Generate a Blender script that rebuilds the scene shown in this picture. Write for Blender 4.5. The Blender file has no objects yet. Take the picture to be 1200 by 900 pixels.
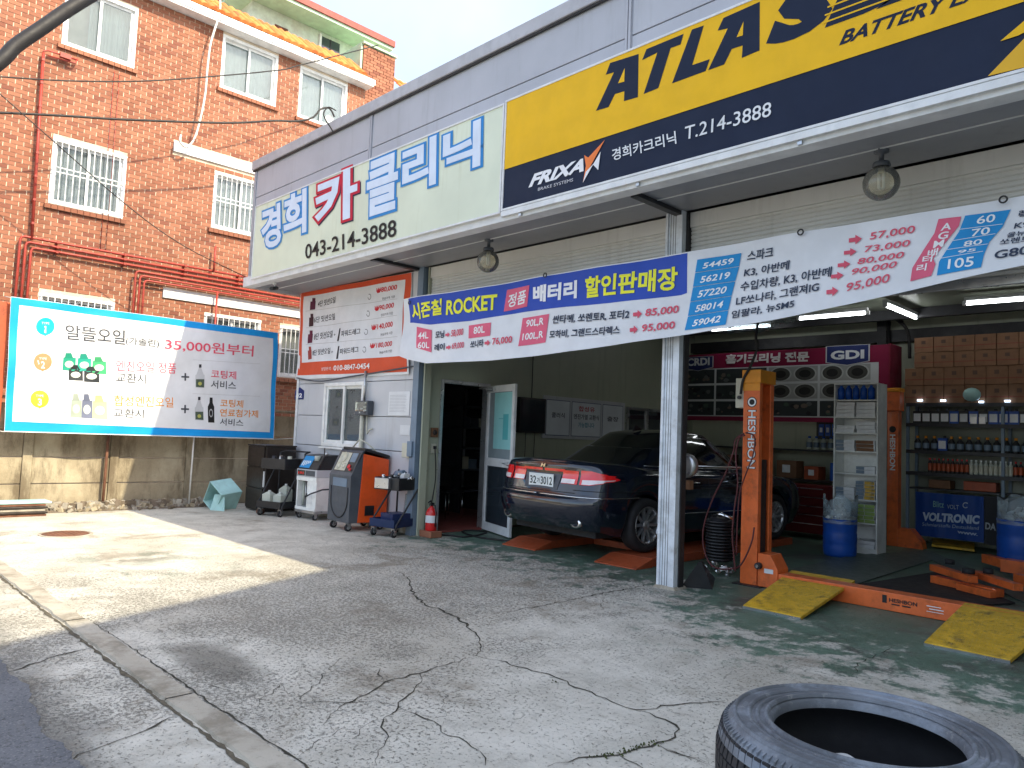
import bpy, bmesh, math, random
from mathutils import Vector, Matrix, Euler
random.seed(7)
rnd = random.random
def U(a, b): return a + (b - a) * rnd()
PI = math.pi
S = bpy.context.scene
COL = S.collection

# ---------------------------------------------------------------- camera
CH = 1.45
YAW, PITCH, ROLL, FPX = 0.795258678, 0.0683473312, 0.0407859563, 875.433552
fw = Vector((-math.sin(YAW) * math.cos(PITCH), math.cos(YAW) * math.cos(PITCH), math.sin(PITCH)))
r0 = Vector((math.cos(YAW), math.sin(YAW), 0)); u0 = r0.cross(fw)
rt = math.cos(ROLL) * r0 + math.sin(ROLL) * u0
up = -math.sin(ROLL) * r0 + math.cos(ROLL) * u0
CAM = Vector((0, 0, CH))
cd = bpy.data.cameras.new('camera'); cam = bpy.data.objects.new('camera', cd); COL.objects.link(cam)
cd.sensor_width = 36; cd.lens = FPX / 1200 * 36; cd.clip_end = 2000; cd.clip_start = 0.05
m = Matrix((rt, up, -fw)).transposed().to_4x4(); m.translation = CAM; cam.matrix_world = m
S.camera = cam
# ---------------------------------------------------------------- light
W = bpy.data.worlds.new('World'); S.world = W; W.use_nodes = True
nt = W.node_tree; bg = nt.nodes['Background']; sky = nt.nodes.new('ShaderNodeTexSky'); sky.sky_type = 'NISHITA'
SD = Vector((-1.1, -0.22, -1.0)).normalized()          # the way the sunlight travels
sky.sun_disc = False; sky.sun_elevation = math.asin(-SD.z); sky.sun_rotation = math.atan2(-SD.x, -SD.y)
sky.altitude = 100; sky.air_density = 1.0; sky.dust_density = 2.5; sky.ozone_density = 1.0
tcw = nt.nodes.new('ShaderNodeTexCoord'); nzw = nt.nodes.new('ShaderNodeTexNoise'); nzw.inputs['Scale'].default_value = 2.2; nzw.inputs['Detail'].default_value = 6; nt.links.new(tcw.outputs['Generated'], nzw.inputs['Vector'])
rgw = nt.nodes.new('ShaderNodeMapRange'); nt.links.new(nzw.outputs['Fac'], rgw.inputs[0]); rgw.inputs[1].default_value = .35; rgw.inputs[2].default_value = .65; rgw.inputs[3].default_value = .12; rgw.inputs[4].default_value = .82
mxw = nt.nodes.new('ShaderNodeMix'); mxw.data_type = 'RGBA'; nt.links.new(rgw.outputs[0], mxw.inputs[0]); nt.links.new(sky.outputs[0], mxw.inputs[6]); mxw.inputs[7].default_value = (2.1, 2.28, 2.65, 1)
nt.links.new(mxw.outputs[2], bg.inputs[0]); bg.inputs[1].default_value = 0.15
ld = bpy.data.lights.new('sun', 'SUN'); ld.energy = 2.1; ld.angle = math.radians(0.5); ld.color = (1, .89, .66)
sun = bpy.data.objects.new('sun', ld); COL.objects.link(sun); sun.rotation_euler = SD.to_track_quat('-Z', 'Y').to_euler(); sun.location = (10, 5, 20)
S.view_settings.view_transform = 'Standard'; S.view_settings.look = 'None'; S.view_settings.gamma = 1
S.view_settings.exposure = 1.78
S.cycles.max_bounces = 8; S.cycles.diffuse_bounces = 5; S.cycles.use_denoising = True

# ---------------------------------------------------------------- measuring: sight lines onto planes of the place
def ray(px, py): return fw * FPX + rt * (px - 600) - up * (py - 450)
def onY(px, py, Y): d = ray(px, py); return CAM + d * (Y / d.y)
def onX(px, py, X): d = ray(px, py); return CAM + d * (X / d.x)
def onZ(px, py, Z=0.0): d = ray(px, py); return CAM + d * ((Z - CH) / d.z)

# ---------------------------------------------------------------- materials
MATS = {}
class NG:
    def __init__(s, name):
        s.m = bpy.data.materials.new(name); s.m.use_nodes = True; s.t = s.m.node_tree
        s.b = s.t.nodes['Principled BSDF']; s.tc = None
    def n(s, ty): return s.t.nodes.new(ty)
    def L(s, a, b):
        if hasattr(a, 'is_output') or isinstance(a, bpy.types.NodeSocket): s.t.links.new(a, b)
        elif isinstance(a, (tuple, list)) and len(a) == 3 and b.type == 'RGBA': b.default_value = (*a, 1)
        else: b.default_value = a
    def obj(s):
        if not s.tc: s.tc = s.n('ShaderNodeTexCoord')
        return s.tc.outputs['Object']
    def pos(s): return s.n('ShaderNodeNewGeometry').outputs['Position']
    def noise(s, scale, detail=3, rough=.6, v=None, dist=0, col=False):
        k = s.n('ShaderNodeTexNoise'); s.L(v or s.obj(), k.inputs['Vector']); k.inputs['Scale'].default_value = scale
        k.inputs['Detail'].default_value = detail; k.inputs['Roughness'].default_value = rough; k.inputs['Distortion'].default_value = dist
        return k.outputs['Color' if col else 'Fac']
    def vor(s, scale, feat='F1', v=None, out='Distance', rnd_=1):
        k = s.n('ShaderNodeTexVoronoi'); k.feature = feat; s.L(v or s.obj(), k.inputs['Vector']); k.inputs['Scale'].default_value = scale
        k.inputs['Randomness'].default_value = rnd_
        return k.outputs[out]
    def rng(s, f, a, b, c=0., d=1.):
        k = s.n('ShaderNodeMapRange'); k.interpolation_type = 'SMOOTHSTEP'; s.L(f, k.inputs[0])
        for i, v in enumerate((a, b, c, d)): k.inputs[i + 1].default_value = v
        return k.outputs[0]
    def ma(s, op, a, b=0., c=None):
        k = s.n('ShaderNodeMath'); k.operation = op; s.L(a, k.inputs[0]); s.L(b, k.inputs[1])
        if c is not None: s.L(c, k.inputs[2])
        return k.outputs[0]
    def mix(s, f, a, b, mode='MIX'):
        k = s.n('ShaderNodeMix'); k.data_type = 'RGBA'; k.blend_type = mode
        s.L(f, k.inputs[0]); s.L(a, k.inputs[6]); s.L(b, k.inputs[7]); return k.outputs[2]
    def sep(s, v):
        k = s.n('ShaderNodeSeparateXYZ'); s.L(v, k.inputs[0]); return k.outputs
    def scl(s, v, sc):
        k = s.n('ShaderNodeVectorMath'); k.operation = 'MULTIPLY'; s.L(v, k.inputs[0]); k.inputs[1].default_value = sc; return k.outputs[0]
    def bump(s, h, st=.3, dist=.01):
        k = s.n('ShaderNodeBump'); s.L(h, k.inputs['Height']); k.inputs['Strength'].default_value = st; k.inputs['Distance'].default_value = dist
        s.L(k.outputs[0], s.b.inputs['Normal'])
def M(name, col, rough=.6, metal=0, var=.12, vs=6, dirt=0, dcol=(.09, .07, .05), ds=3, bump=0, bs=60, coat=0, spec=.5, emit=0, trans=0, ior=1.45, alpha=1):
    if name in MATS: return MATS[name]
    g = NG(name); c0 = tuple(max(0, c * (1 - var)) for c in col); c1 = tuple(min(1, c * (1 + var)) for c in col)
    c = g.mix(g.rng(g.noise(vs, 4), .3, .7), c0, c1)
    if dirt:
        c = g.mix(g.ma('MULTIPLY', g.rng(g.noise(ds, 6, .7), .48, .72), dirt), c, dcol)
    g.L(c, g.b.inputs['Base Color'])
    g.L(g.rng(g.noise(vs * 2.3, 3), .2, .8, max(0, rough - .08), min(1, rough + .08)), g.b.inputs['Roughness'])
    g.b.inputs['Metallic'].default_value = metal; g.b.inputs['Coat Weight'].default_value = coat; g.b.inputs['Coat Roughness'].default_value = .05
    g.b.inputs['Specular IOR Level'].default_value = spec; g.b.inputs['IOR'].default_value = ior
    if trans: g.b.inputs['Transmission Weight'].default_value = trans
    if alpha < 1: g.b.inputs['Alpha'].default_value = alpha
    if emit: g.L(col, g.b.inputs['Emission Color']); g.b.inputs['Emission Strength'].default_value = emit
    if bump: g.bump(g.noise(bs, 5, .65), bump, .004)
    MATS[name] = g.m; return g.m
def INK(col, rough=.45):
    return M('print_%d_%d_%d' % tuple(int(c * 255) for c in col), col, .5, var=.05, vs=3, dirt=.08, dcol=tuple(.75 * c + .04 for c in col), ds=2, spec=.22)

def mat_brick(name, cA, cB, cC):
    g = NG(name); a = g.n('ShaderNodeAttribute'); a.attribute_name = 'var'; oi = g.n('ShaderNodeObjectInfo')
    f = g.ma('FRACT', g.ma('ADD', a.outputs['Fac'], oi.outputs['Random']))
    c = g.mix(g.rng(f, 0, .75), cA, cB); c = g.mix(g.rng(f, .8, 1), c, cC)
    P_ = g.pos()
    c = g.mix(g.rng(g.noise(1.1, 5, .65, P_), .45, .75, 0, .35), c, tuple(x * .55 for x in cA))
    c = g.mix(g.rng(g.noise(45, 4, .7, P_), .5, .8, 0, .4), c, tuple(x * .6 for x in cB))
    g.L(c, g.b.inputs['Base Color']); g.b.inputs['Roughness'].default_value = .85
    g.bump(g.noise(90, 5, .7, P_), .35, .004); MATS[name] = g.m; return g.m
mat_brick('brick_clay', (.235, .085, .045), (.33, .135, .075), (.19, .062, .036))
mat_brick('tile_clay', (.62, .16, .035), (.74, .24, .055), (.50, .11, .03))

def mat_ground():
    g = NG('yard_concrete'); P_ = g.pos(); X, Y, Z = g.sep(P_)
    big = g.noise(.55, 5, .6, P_); mid = g.noise(2.6, 6, .65, P_); fine = g.noise(28, 5, .7, P_); grit = g.noise(75, 3, .7, P_)
    c = g.mix(g.rng(mid, .35, .65), (.50, .475, .405), (.63, .60, .52))
    c = g.mix(g.rng(big, .46, .64, 0, .5), c, (.32, .285, .22))
    wear = g.ma('MULTIPLY', g.rng(g.noise(.8, 5, .65, P_, .3), .36, .60), g.ma('MULTIPLY', g.rng(X, -2.4, -4.6, .30, 1), g.rng(X, -8.4, -7.0, .35, 1)))
    wear = g.ma('MAXIMUM', wear, g.ma('MULTIPLY', g.ma('MULTIPLY', g.ma('MULTIPLY', g.rng(Y, 1.9, 2.8), g.rng(X, -8.2, -6.6)), g.rng(X, -3.6, -4.8)), .85))
    # exposed aggregate: fine dark gaps round pale grains where the skin is worn off
    f1 = g.rng(g.ma('SUBTRACT', g.noise(42, 5, .8, P_, .3), g.ma('SUBTRACT', .60, g.ma('MULTIPLY', .10, wear))), -.005, .045)
    f2 = g.rng(g.ma('SUBTRACT', g.noise(19, 6, .8, P_, .6), g.ma('SUBTRACT', .645, g.ma('MULTIPLY', .085, wear))), -.005, .04)
    cell = g.ma('MULTIPLY', g.rng(g.vor(48, 'DISTANCE_TO_EDGE', v=P_), .10, .02), g.rng(wear, .25, .8))
    fleck = g.ma('MINIMUM', 1., g.ma('ADD', g.ma('MAXIMUM', f1, g.ma('MULTIPLY', f2, .7)), g.ma('MULTIPLY', cell, .30)))
    c = g.mix(g.ma('MULTIPLY', fleck, .76), c, (.095, .088, .072))
    pits = g.rng(g.vor(34, v=P_), .16, .05); pm = g.rng(g.noise(3.4, 4, .7, P_), .46, .60)
    c = g.mix(g.ma('MULTIPLY', g.ma('MULTIPLY', pits, pm), .8), c, (.08, .075, .065))
    band = g.ma('MULTIPLY', g.rng(g.ma('ADD', Y, g.ma('MULTIPLY', g.noise(3, 6, .7, P_), .6)), 1.66, 1.26), g.rng(X, -7.2, -5.8)); c = g.mix(g.ma('MULTIPLY', band, .85), c, (.13, .125, .11))
    ex_ = g.ma('DIVIDE', g.ma('ADD', X, 4.55), .62); ey_ = g.ma('DIVIDE', g.ma('SUBTRACT', Y, 2.02), .24)
    sd = g.ma('ADD', g.ma('ADD', g.ma('MULTIPLY', ex_, ex_), g.ma('MULTIPLY', ey_, ey_)), g.ma('MULTIPLY', g.noise(6, 6, .75, P_), 1.6))
    c = g.mix(g.rng(sd, 1.9, .9, 0, .75), c, (.11, .10, .078))
    # fine light mineral grains
    c = g.mix(g.rng(grit, .55, .7, 0, .35), c, (.64, .61, .53))
    # earthy stains
    c = g.mix(g.rng(g.noise(1.25, 6, .7, P_, .4), .52, .68, 0, .6), c, (.20, .165, .115))
    c = g.mix(g.rng(g.noise(5.5, 7, .8, P_, .6), .53, .66, 0, .40), c, (.21, .19, .16))
    # green floor paint: solid indoors, worn in front of the doors
    yy = g.ma('ADD', Y, g.ma('MULTIPLY', g.ma('SUBTRACT', g.noise(1.6, 7, .74, P_, .1), .5), 1.5))
    lim = g.rng(X, -5.0, -2.9, 6.45, 4.35)
    pen = g.ma('ADD', g.ma('SUBTRACT', yy, lim), g.rng(X, -4.0, -4.9, 0, 1.0))
    worn = g.noise(3.4, 9, .76, P_, .15)
    solid = g.rng(pen, 1.3, 2.8)
    patch = g.ma('MULTIPLY', g.rng(pen, -.25, .15), g.rng(g.ma('SUBTRACT', worn, g.rng(pen, 0., 2.2, .55, .34)), -.02, .10))
    # old green splashes out in the yard
    sp = g.ma('MULTIPLY', g.rng(g.noise(1.5, 5, .7, P_, .9), .50, .60), g.ma('MULTIPLY', g.rng(Y, 1.9, 2.5), g.rng(Y, 3.9, 3.1)))
    sp = g.ma('MULTIPLY', sp, g.ma('MULTIPLY', g.rng(X, -9.6, -9.0), g.rng(X, -6.9, -7.6)))
    inb = g.ma('MULTIPLY', g.rng(X, -9.3, -8.6), g.rng(Y, 4.3, 4.9))
    gm = g.ma('MULTIPLY', g.ma('MAXIMUM', solid, patch), inb)
    gm = g.ma('MULTIPLY', gm, g.rng(g.noise(22, 5, .8, P_), .78, .62))
    gm = g.ma('MAXIMUM', gm, g.ma('MULTIPLY', sp, .4))
    green = g.mix(g.rng(g.noise(2.1, 6, .7, P_), .35, .7), (.045, .125, .08), (.095, .19, .135))
    green = g.mix(g.rng(g.noise(1.3, 7, .75, P_, .5), .47, .66), green, (.035, .045, .038))
    c = g.mix(g.ma('MULTIPLY', gm, .9), c, green)
    g.L(c, g.b.inputs['Base Color'])
    g.L(g.ma('SUBTRACT', .9, g.ma('MULTIPLY', gm, .42)), g.b.inputs['Roughness'])
    h = g.ma('SUBTRACT', g.ma('MULTIPLY', fine, .6), g.ma('ADD', g.ma('MULTIPLY', fleck, .35), g.ma('MULTIPLY', g.ma('MULTIPLY', pits, pm), .5)))
    g.bump(h, .9, .012); MATS['yard_concrete'] = g.m; return g.m
mat_ground()
def mat_asphalt():
    g = NG('asphalt'); P_ = g.pos()
    c = g.mix(g.rng(g.noise(1.8, 5, .6, P_), .3, .7), (.10, .105, .115), (.155, .16, .17))
    c = g.mix(g.rng(g.vor(60, v=P_), .0, .40, .8, 0), c, (.27, .27, .265)); c = g.mix(g.rng(g.noise(40, 5, .8, P_), .52, .62, 0, .7), c, (.035, .036, .038))
    c = g.mix(g.rng(g.noise(5, 6, .7, P_), .55, .75, 0, .5), c, (.20, .19, .17))
    g.L(c, g.b.inputs['Base Color']); g.b.inputs['Roughness'].default_value = .85
    g.bump(g.noise(80, 4, .7, P_), .7, .008); MATS['asphalt'] = g.m
mat_asphalt()
def mat_wallconc(name, c1, c2, stain):
    g = NG(name); P_ = g.pos()
    c = g.mix(g.rng(g.noise(1.4, 6, .65, P_), .35, .65), c1, c2)
    st = g.noise(2.4, 6, .7, g.scl(P_, (1, 1, .28)))
    c = g.mix(g.rng(st, .44, .64, 0, .85), c, stain)
    c = g.mix(g.rng(g.noise(30, 5, .75, P_), .58, .75, 0, .6), c, tuple(x * .5 for x in stain))
    g.L(c, g.b.inputs['Base Color']); g.b.inputs['Roughness'].default_value = .9
    g.bump(g.noise(26, 7, .72, P_), .6, .012); MATS[name] = g.m
mat_wallconc('block_concrete', (.29, .24, .16), (.43, .37, .26), (.12, .09, .055))
mat_wallconc('strip_concrete', (.40, .36, .29), (.48, .44, .36), (.22, .19, .14))
def mat_metal_panel(name, col, streak):
    g = NG(name); P_ = g.pos()
    c = g.mix(g.rng(g.noise(.9, 4, .6, P_), .3, .7), tuple(x * .93 for x in col), tuple(x * 1.06 for x in col))
    st = g.noise(7, 5, .7, g.scl(P_, (1, 1, .08)))
    c = g.mix(g.rng(st, .52, .75, 0, .45), c, streak)
    g.L(c, g.b.inputs['Base Color']); g.b.inputs['Roughness'].default_value = .42; g.b.inputs['Metallic'].default_value = .0
    g.bump(g.noise(1.6, 2, .5, P_), .12, .02); MATS[name] = g.m
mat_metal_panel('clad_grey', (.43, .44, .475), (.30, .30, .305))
mat_metal_panel('clad_light', (.54, .55, .575), (.36, .35, .34))
mat_metal_panel('shutter_beige', (.64, .635, .60), (.46, .45, .41))
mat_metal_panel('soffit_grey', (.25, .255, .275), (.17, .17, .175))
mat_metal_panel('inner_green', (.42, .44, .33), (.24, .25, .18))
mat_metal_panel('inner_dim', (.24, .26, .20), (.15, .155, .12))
mat_metal_panel('sign_face', (.68, .73, .57), (.50, .52, .34))
MT = {}
def T(k): return MATS[k]
M('white_trim', (.72, .73, .73), .45, dirt=.35, dcol=(.35, .31, .25))
M('column_white', (.66, .70, .74), .4, dirt=.5, dcol=(.30, .30, .28), ds=5)
M('steel_blue', (.16, .22, .29), .45, dirt=.3)
M('cap_grey', (.44, .44, .46), .4, dirt=.2)
M('alu', (.55, .56, .57), .32, .85, dirt=.2)
M('dark_metal', (.035, .035, .038), .45, .3, dirt=.2, dcol=(.1, .09, .08))
M('black_plastic', (.018, .018, .02), .4, dirt=.15, dcol=(.08, .075, .07))
M('rubber', (.022, .022, .024), .7, bump=.2, bs=90)
M('orange_paint', (.74, .15, .035), .38, dirt=.55, dcol=(.14, .045, .02), ds=5, coat=.2)
M('orange_dull', (.42, .085, .03), .5, dirt=.7, dcol=(.08, .035, .02), ds=6)
M('yellow_paint', (.66, .40, .03), .5, dirt=.85, dcol=(.09, .07, .035), ds=7, var=.2)
M('cap_yellow', (.80, .30, .02), .4, dirt=.3)
M('grey_plastic', (.075, .085, .10), .5, var=.1, dirt=.2, dcol=(.14, .13, .12))
M('red_pipe', (.34, .045, .03), .5, dirt=.5, dcol=(.12, .04, .03), ds=9)
M('white_paint', (.76, .77, .76), .5, dirt=.25, dcol=(.4, .37, .3))
M('cream', (.58, .56, .45), .5, dirt=.3)
M('blue_plastic', (.012, .085, .42), .38, dirt=.2, dcol=(.02, .04, .12))
M('carton', (.21, .105, .055), .8, dirt=.3, var=.15)
M('teal_plastic', (.38, .62, .60), .45, dirt=.35, dcol=(.2, .26, .22))
M('wood_dark', (.028, .02, .016), .4, var=.2)
M('bin_white', (.82, .83, .80), .45, dirt=.3)
M('jug', (.62, .66, .58), .35, trans=.25, dirt=.2)
M('red_paint', (.62, .02, .02), .3, coat=.4)
M('chrome', (.80, .81, .82), .12, 1, var=.03)
M('car_paint', (.006, .010, .021), .12, .0, var=.05, coat=1, spec=.5)
M('tint_glass', (.008, .010, .011), .04, var=.02, spec=.8, coat=1)
M('window_glass', (.30, .36, .38), .06, var=.05, spec=.7, coat=.8)
M('dark_glass', (.03, .04, .05), .06, var=.05, spec=.7, coat=.6)
M('curtain', (.50, .53, .50), .7, var=.1)
M('lamp_red', (.65, .012, .015), .15, coat=1, emit=.04)
M('lamp_white', (.78, .70, .70), .15, coat=1)
M('tube_light', (.93, .97, 1), .5, emit=4, var=0)
M('led', (.55, .75, 1), .5, emit=2.5, var=0)
M('machine_orange', (.82, .10, .015), .4, dirt=.25, dcol=(.2, .05, .02), coat=.2)
M('navy_plastic', (.015, .03, .10), .4, dirt=.2)
M('wire', (.02, .018, .018), .6)
M('wire_white', (.62, .60, .55), .5)
M('hose_red', (.10, .022, .025), .5)
M('soil', (.16, .125, .09), .95, bump=.6, bs=30, var=.3)
M('stone', (.30, .27, .22), .9, bump=.6, bs=20, var=.25)
M('floor_sheet', (.085, .115, .10), .5, dirt=.5, dcol=(.08, .09, .08))
M('rust', (.16, .07, .04), .8, bump=.5, var=.3)
M('crack', (.05, .045, .032), .95, var=.3, vs=20)
M('moss', (.06, .075, .02), .95, var=.4, vs=40, bump=.6)
M('pent_green', (.42, .58, .42), .6, dirt=.3)
M('pent_wall', (.55, .62, .52), .7, dirt=.6, dcol=(.42, .36, .28), ds=1.2)
M('eave_red', (.26, .065, .05), .6, dirt=.3)
M('paper', (.74, .75, .76), .6)
def m_clear(name, col, rough=.03, alpha=.25, bumpy=False):
    g = NG(name); tr = g.n('ShaderNodeBsdfTransparent'); gl = g.n('ShaderNodeBsdfGlossy'); mx = g.n('ShaderNodeMixShader'); df = g.n('ShaderNodeBsdfDiffuse')
    g.L(col, tr.inputs[0]); gl.inputs['Roughness'].default_value = rough; g.L((.85, .88, .88), gl.inputs[0]); g.L(col, df.inputs[0])
    fr = g.n('ShaderNodeFresnel'); fr.inputs[0].default_value = 1.5
    m2 = g.n('ShaderNodeMixShader'); m2.inputs[0].default_value = alpha; g.L(tr.outputs[0], m2.inputs[1]); g.L(df.outputs[0], m2.inputs[2])
    g.L(fr.outputs[0], mx.inputs[0]); g.L(m2.outputs[0], mx.inputs[1]); g.L(gl.outputs[0], mx.inputs[2])
    g.L(mx.outputs[0], g.t.nodes['Material Output'].inputs[0]); MATS[name] = g.m
m_clear('clear_glass', (.80, .86, .86), .03, .12)
m_clear('globe_glass', (.80, .77, .66), .05, .16)
m_clear('plastic_bag', (.72, .82, .88), .25, .25)

# ---------------------------------------------------------------- building blocks
WM = {}
_on = 'first second third fourth fifth sixth seventh eighth ninth tenth eleventh twelfth thirteenth fourteenth fifteenth sixteenth seventeenth eighteenth nineteenth twentieth'.split()
def ordw(n):                       # 0 -> first
    if n < 20: return _on[n]
    t, u = divmod(n + 1, 10); w = ['', '', 'twent', 'thirt', 'fort', 'fift'][t]
    return w + 'ieth' if u == 0 else w + 'y-' + _on[u - 1]
class MB:
    def __init__(s): s.v = []; s.f = []; s.mi = []; s.sm = []; s.var = []; s.mats = []
    def mid(s, m):
        if m is None: m = s.mats[0] if s.mats else 'white_paint'
        if m not in s.mats: s.mats.append(m)
        return s.mats.index(m)
    def add(s, vs, fs, m=None, smooth=False, var=0.):
        b = len(s.v); s.v += [Vector(v) for v in vs]; k = s.mid(m)
        for f in fs: s.f.append([b + i for i in f]); s.mi.append(k); s.sm.append(smooth); s.var.append(var)
        return s
    def box(s, x0, x1, y0, y1, z0, z1, m=None, var=0., rot=None):
        if x0 > x1: x0, x1 = x1, x0
        if y0 > y1: y0, y1 = y1, y0
        if z0 > z1: z0, z1 = z1, z0
        vs = [Vector(p) for p in ((x0, y0, z0), (x1, y0, z0), (x1, y1, z0), (x0, y1, z0), (x0, y0, z1), (x1, y0, z1), (x1, y1, z1), (x0, y1, z1))]
        if rot:
            c = Vector(((x0 + x1) / 2, (y0 + y1) / 2, (z0 + z1) / 2)); vs = [c + rot @ (v - c) for v in vs]
        return s.add(vs, [(0, 3, 2, 1), (4, 5, 6, 7), (0, 1, 5, 4), (1, 2, 6, 5), (2, 3, 7, 6), (3, 0, 4, 7)], m, False, var)
    def hexa(s, b4, t4, m=None):      # bottom four and top four points
        return s.add(list(b4) + list(t4), [(0, 3, 2, 1), (4, 5, 6, 7), (0, 1, 5, 4), (1, 2, 6, 5), (2, 3, 7, 6), (3, 0, 4, 7)], m)
    def prism(s, pts, d, m=None):     # polygon pts (3D) pushed along d
        n = len(pts); d = Vector(d); a = [Vector(p) for p in pts]
        return s.add(a + [p + d for p in a], [tuple(range(n))[::-1], tuple(range(n, 2 * n))] + [(i, (i + 1) % n, n + (i + 1) % n, n + i) for i in range(n)], m)
    def tube(s, pts, r, n=8, m=None, cap=True, smooth=True, r2=None):
        pts = [Vector(p) for p in pts]; vs = []; N_ = len(pts); prev = None
        for i, p in enumerate(pts):
            t = (pts[min(i + 1, N_ - 1)] - pts[max(i - 1, 0)]).normalized()
            a = prev if prev else (Vector((0, 0, 1)) if abs(t.z) < .9 else Vector((1, 0, 0)))
            x = (a - t * a.dot(t)).normalized(); y = t.cross(x); prev = x
            rr = r if r2 is None else r + (r2 - r) * i / max(1, N_ - 1)
            for k in range(n): an = 2 * PI * k / n; vs.append(p + x * (rr * math.cos(an)) + y * (rr * math.sin(an)))
        fs = [(i * n + k, i * n + (k + 1) % n, (i + 1) * n + (k + 1) % n, (i + 1) * n + k) for i in range(N_ - 1) for k in range(n)]
        s.add(vs, fs, m, smooth)
        if cap: b = len(s.v) - len(vs); k = s.mid(m); s.f += [[b + i for i in range(n)][::-1], [b + (N_ - 1) * n + i for i in range(n)]]; s.mi += [k, k]; s.sm += [False] * 2; s.var += [0, 0]
        return s
    def cyl(s, p0, p1, r, n=16, m=None, r2=None): return s.tube([p0, p1], r, n, m, r2=r2)
    def lathe(s, prof, c=(0, 0, 0), n=20, m=None, axis='z', smooth=True, rot=None):
        c = Vector(c); vs = []
        for (r, h) in prof:
            for k in range(n):
                a = 2 * PI * k / n; p = (r * math.cos(a), r * math.sin(a), h)
                p = Vector(p) if axis == 'z' else (Vector((p[0], -p[2], p[1])) if axis == 'y' else Vector((p[2], p[0], p[1])))
                if rot: p = rot @ p
                vs.append(c + p)
        fs = [(i * n + k, i * n + (k + 1) % n, (i + 1) * n + (k + 1) % n, (i + 1) * n + k) for i in range(len(prof) - 1) for k in range(n)]
        return s.add(vs, fs, m, smooth)
    def sphere(s, c, r, n=20, m=None, sc=(1, 1, 1)):
        prof = [(max(1e-4, r * math.sin(PI * i / (n // 2))), -r * math.cos(PI * i / (n // 2))) for i in range(n // 2 + 1)]
        b = len(s.v); s.lathe(prof, (0, 0, 0), n, m); c = Vector(c)
        for i in range(b, len(s.v)): v = s.v[i]; s.v[i] = c + Vector((v.x * sc[0], v.y * sc[1], v.z * sc[2]))
        return s
    def grid(s, fn, nu, nv, m=None, smooth=True):
        vs = [fn(i / nu, j / nv) for j in range(nv + 1) for i in range(nu + 1)]
        fs = [(j * (nu + 1) + i, j * (nu + 1) + i + 1, (j + 1) * (nu + 1) + i + 1, (j + 1) * (nu + 1) + i) for j in range(nv) for i in range(nu)]
        return s.add(vs, fs, m, smooth)
    def mesh(s, name, inv=None):
        me = bpy.data.meshes.new(name)
        me.from_pydata([(inv @ v if inv else v) for v in s.v], [], s.f)
        for k in s.mats: me.materials.append(MATS[k])
        me.polygons.foreach_set('material_index', s.mi); me.polygons.foreach_set('use_smooth', s.sm)
        if any(s.var): a = me.attributes.new('var', 'FLOAT', 'FACE'); a.data.foreach_set('value', s.var)
        me.update(); return me
    def build(s, name, parent=None, label=None, cat=None, group=None, kind=None, local=False, bev=0, thick=0, normals=False):
        inv = None; wm = Matrix()
        if parent is not None:
            wm = WM[parent]
            if not local: inv = wm.inverted()
        me = s.mesh(name, inv)
        if normals: bm = bmesh.new(); bm.from_mesh(me); bmesh.ops.recalc_face_normals(bm, faces=bm.faces); bm.to_mesh(me); bm.free()
        o = bpy.data.objects.new(name, me); COL.objects.link(o); WM[o] = wm
        if parent is not None: o.parent = parent
        tag(o, label, cat, group, kind)
        if thick: k = o.modifiers.new('thickness', 'SOLIDIFY'); k.thickness = thick; k.offset = -1
        if bev: k = o.modifiers.new('bevel', 'BEVEL'); k.width = bev; k.segments = 2; k.limit_method = 'ANGLE'; k.angle_limit = .6
        return o
def tag(o, label=None, cat=None, group=None, kind=None):
    for k, v in (('label', label), ('category', cat), ('group', group), ('kind', kind)):
        if v: o[k] = v
    return o
def thing(name, label, cat, loc=(0, 0, 0), rz=0, group=None):
    o = bpy.data.objects.new(name, None); COL.objects.link(o); o.location = loc; o.rotation_euler = (0, 0, rz); o.empty_display_size = .1
    WM[o] = Matrix.Translation(Vector(loc)) @ Matrix.Rotation(rz, 4, 'Z')
    return tag(o, label, cat, group)
def copy_tree(o, parent=None):
    c = o.copy(); COL.objects.link(c); c.parent = parent; WM[c] = WM.get(o)
    for ch in list(o.children): copy_tree(ch, c)
    return c
def dup(o, loc, rz=None, label=None, group=None):
    c = copy_tree(o); c.location = loc
    if rz is not None: c.rotation_euler = (0, 0, rz)
    if label: c['label'] = label
    if group: c['group'] = group
    return c
def inst(name, me, parent, loc, rot=None, label=None, kind=None):     # one more piece sharing a mesh; loc in world
    o = bpy.data.objects.new(name, me); COL.objects.link(o)
    if parent is not None: o.parent = parent; loc = WM[parent].inverted() @ Vector(loc)
    o.location = loc
    if rot: o.rotation_euler = rot
    WM[o] = Matrix.Translation(Vector(loc)); tag(o, label, kind=kind); return o

# lettering: the outline font's flat mesh, fitted to a parallelogram
TC = {}
def glyphs(txt, bold=0.0, sp=1.0):
    k = (txt, bold, sp)
    if k in TC: return TC[k]
    cu = bpy.data.curves.new('t', 'FONT'); cu.body = txt; cu.size = 1; cu.offset = bold; cu.resolution_u = 3; cu.fill_mode = 'FRONT'; cu.space_character = sp
    ob = bpy.data.objects.new('t', cu); me = bpy.data.meshes.new_from_object(ob)
    vs = [v.co.copy() for v in me.vertices]; fs = [list(p.vertices) for p in me.polygons]
    bpy.data.objects.remove(ob); bpy.data.meshes.remove(me); bpy.data.curves.remove(cu)
    x0 = min(v.x for v in vs); x1 = max(v.x for v in vs); y0 = min(v.y for v in vs); y1 = max(v.y for v in vs)
    vs = [((v.x - x0) / (x1 - x0), (v.y - y0) / (y1 - y0)) for v in vs]; TC[k] = (vs, fs); return TC[k]
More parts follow.
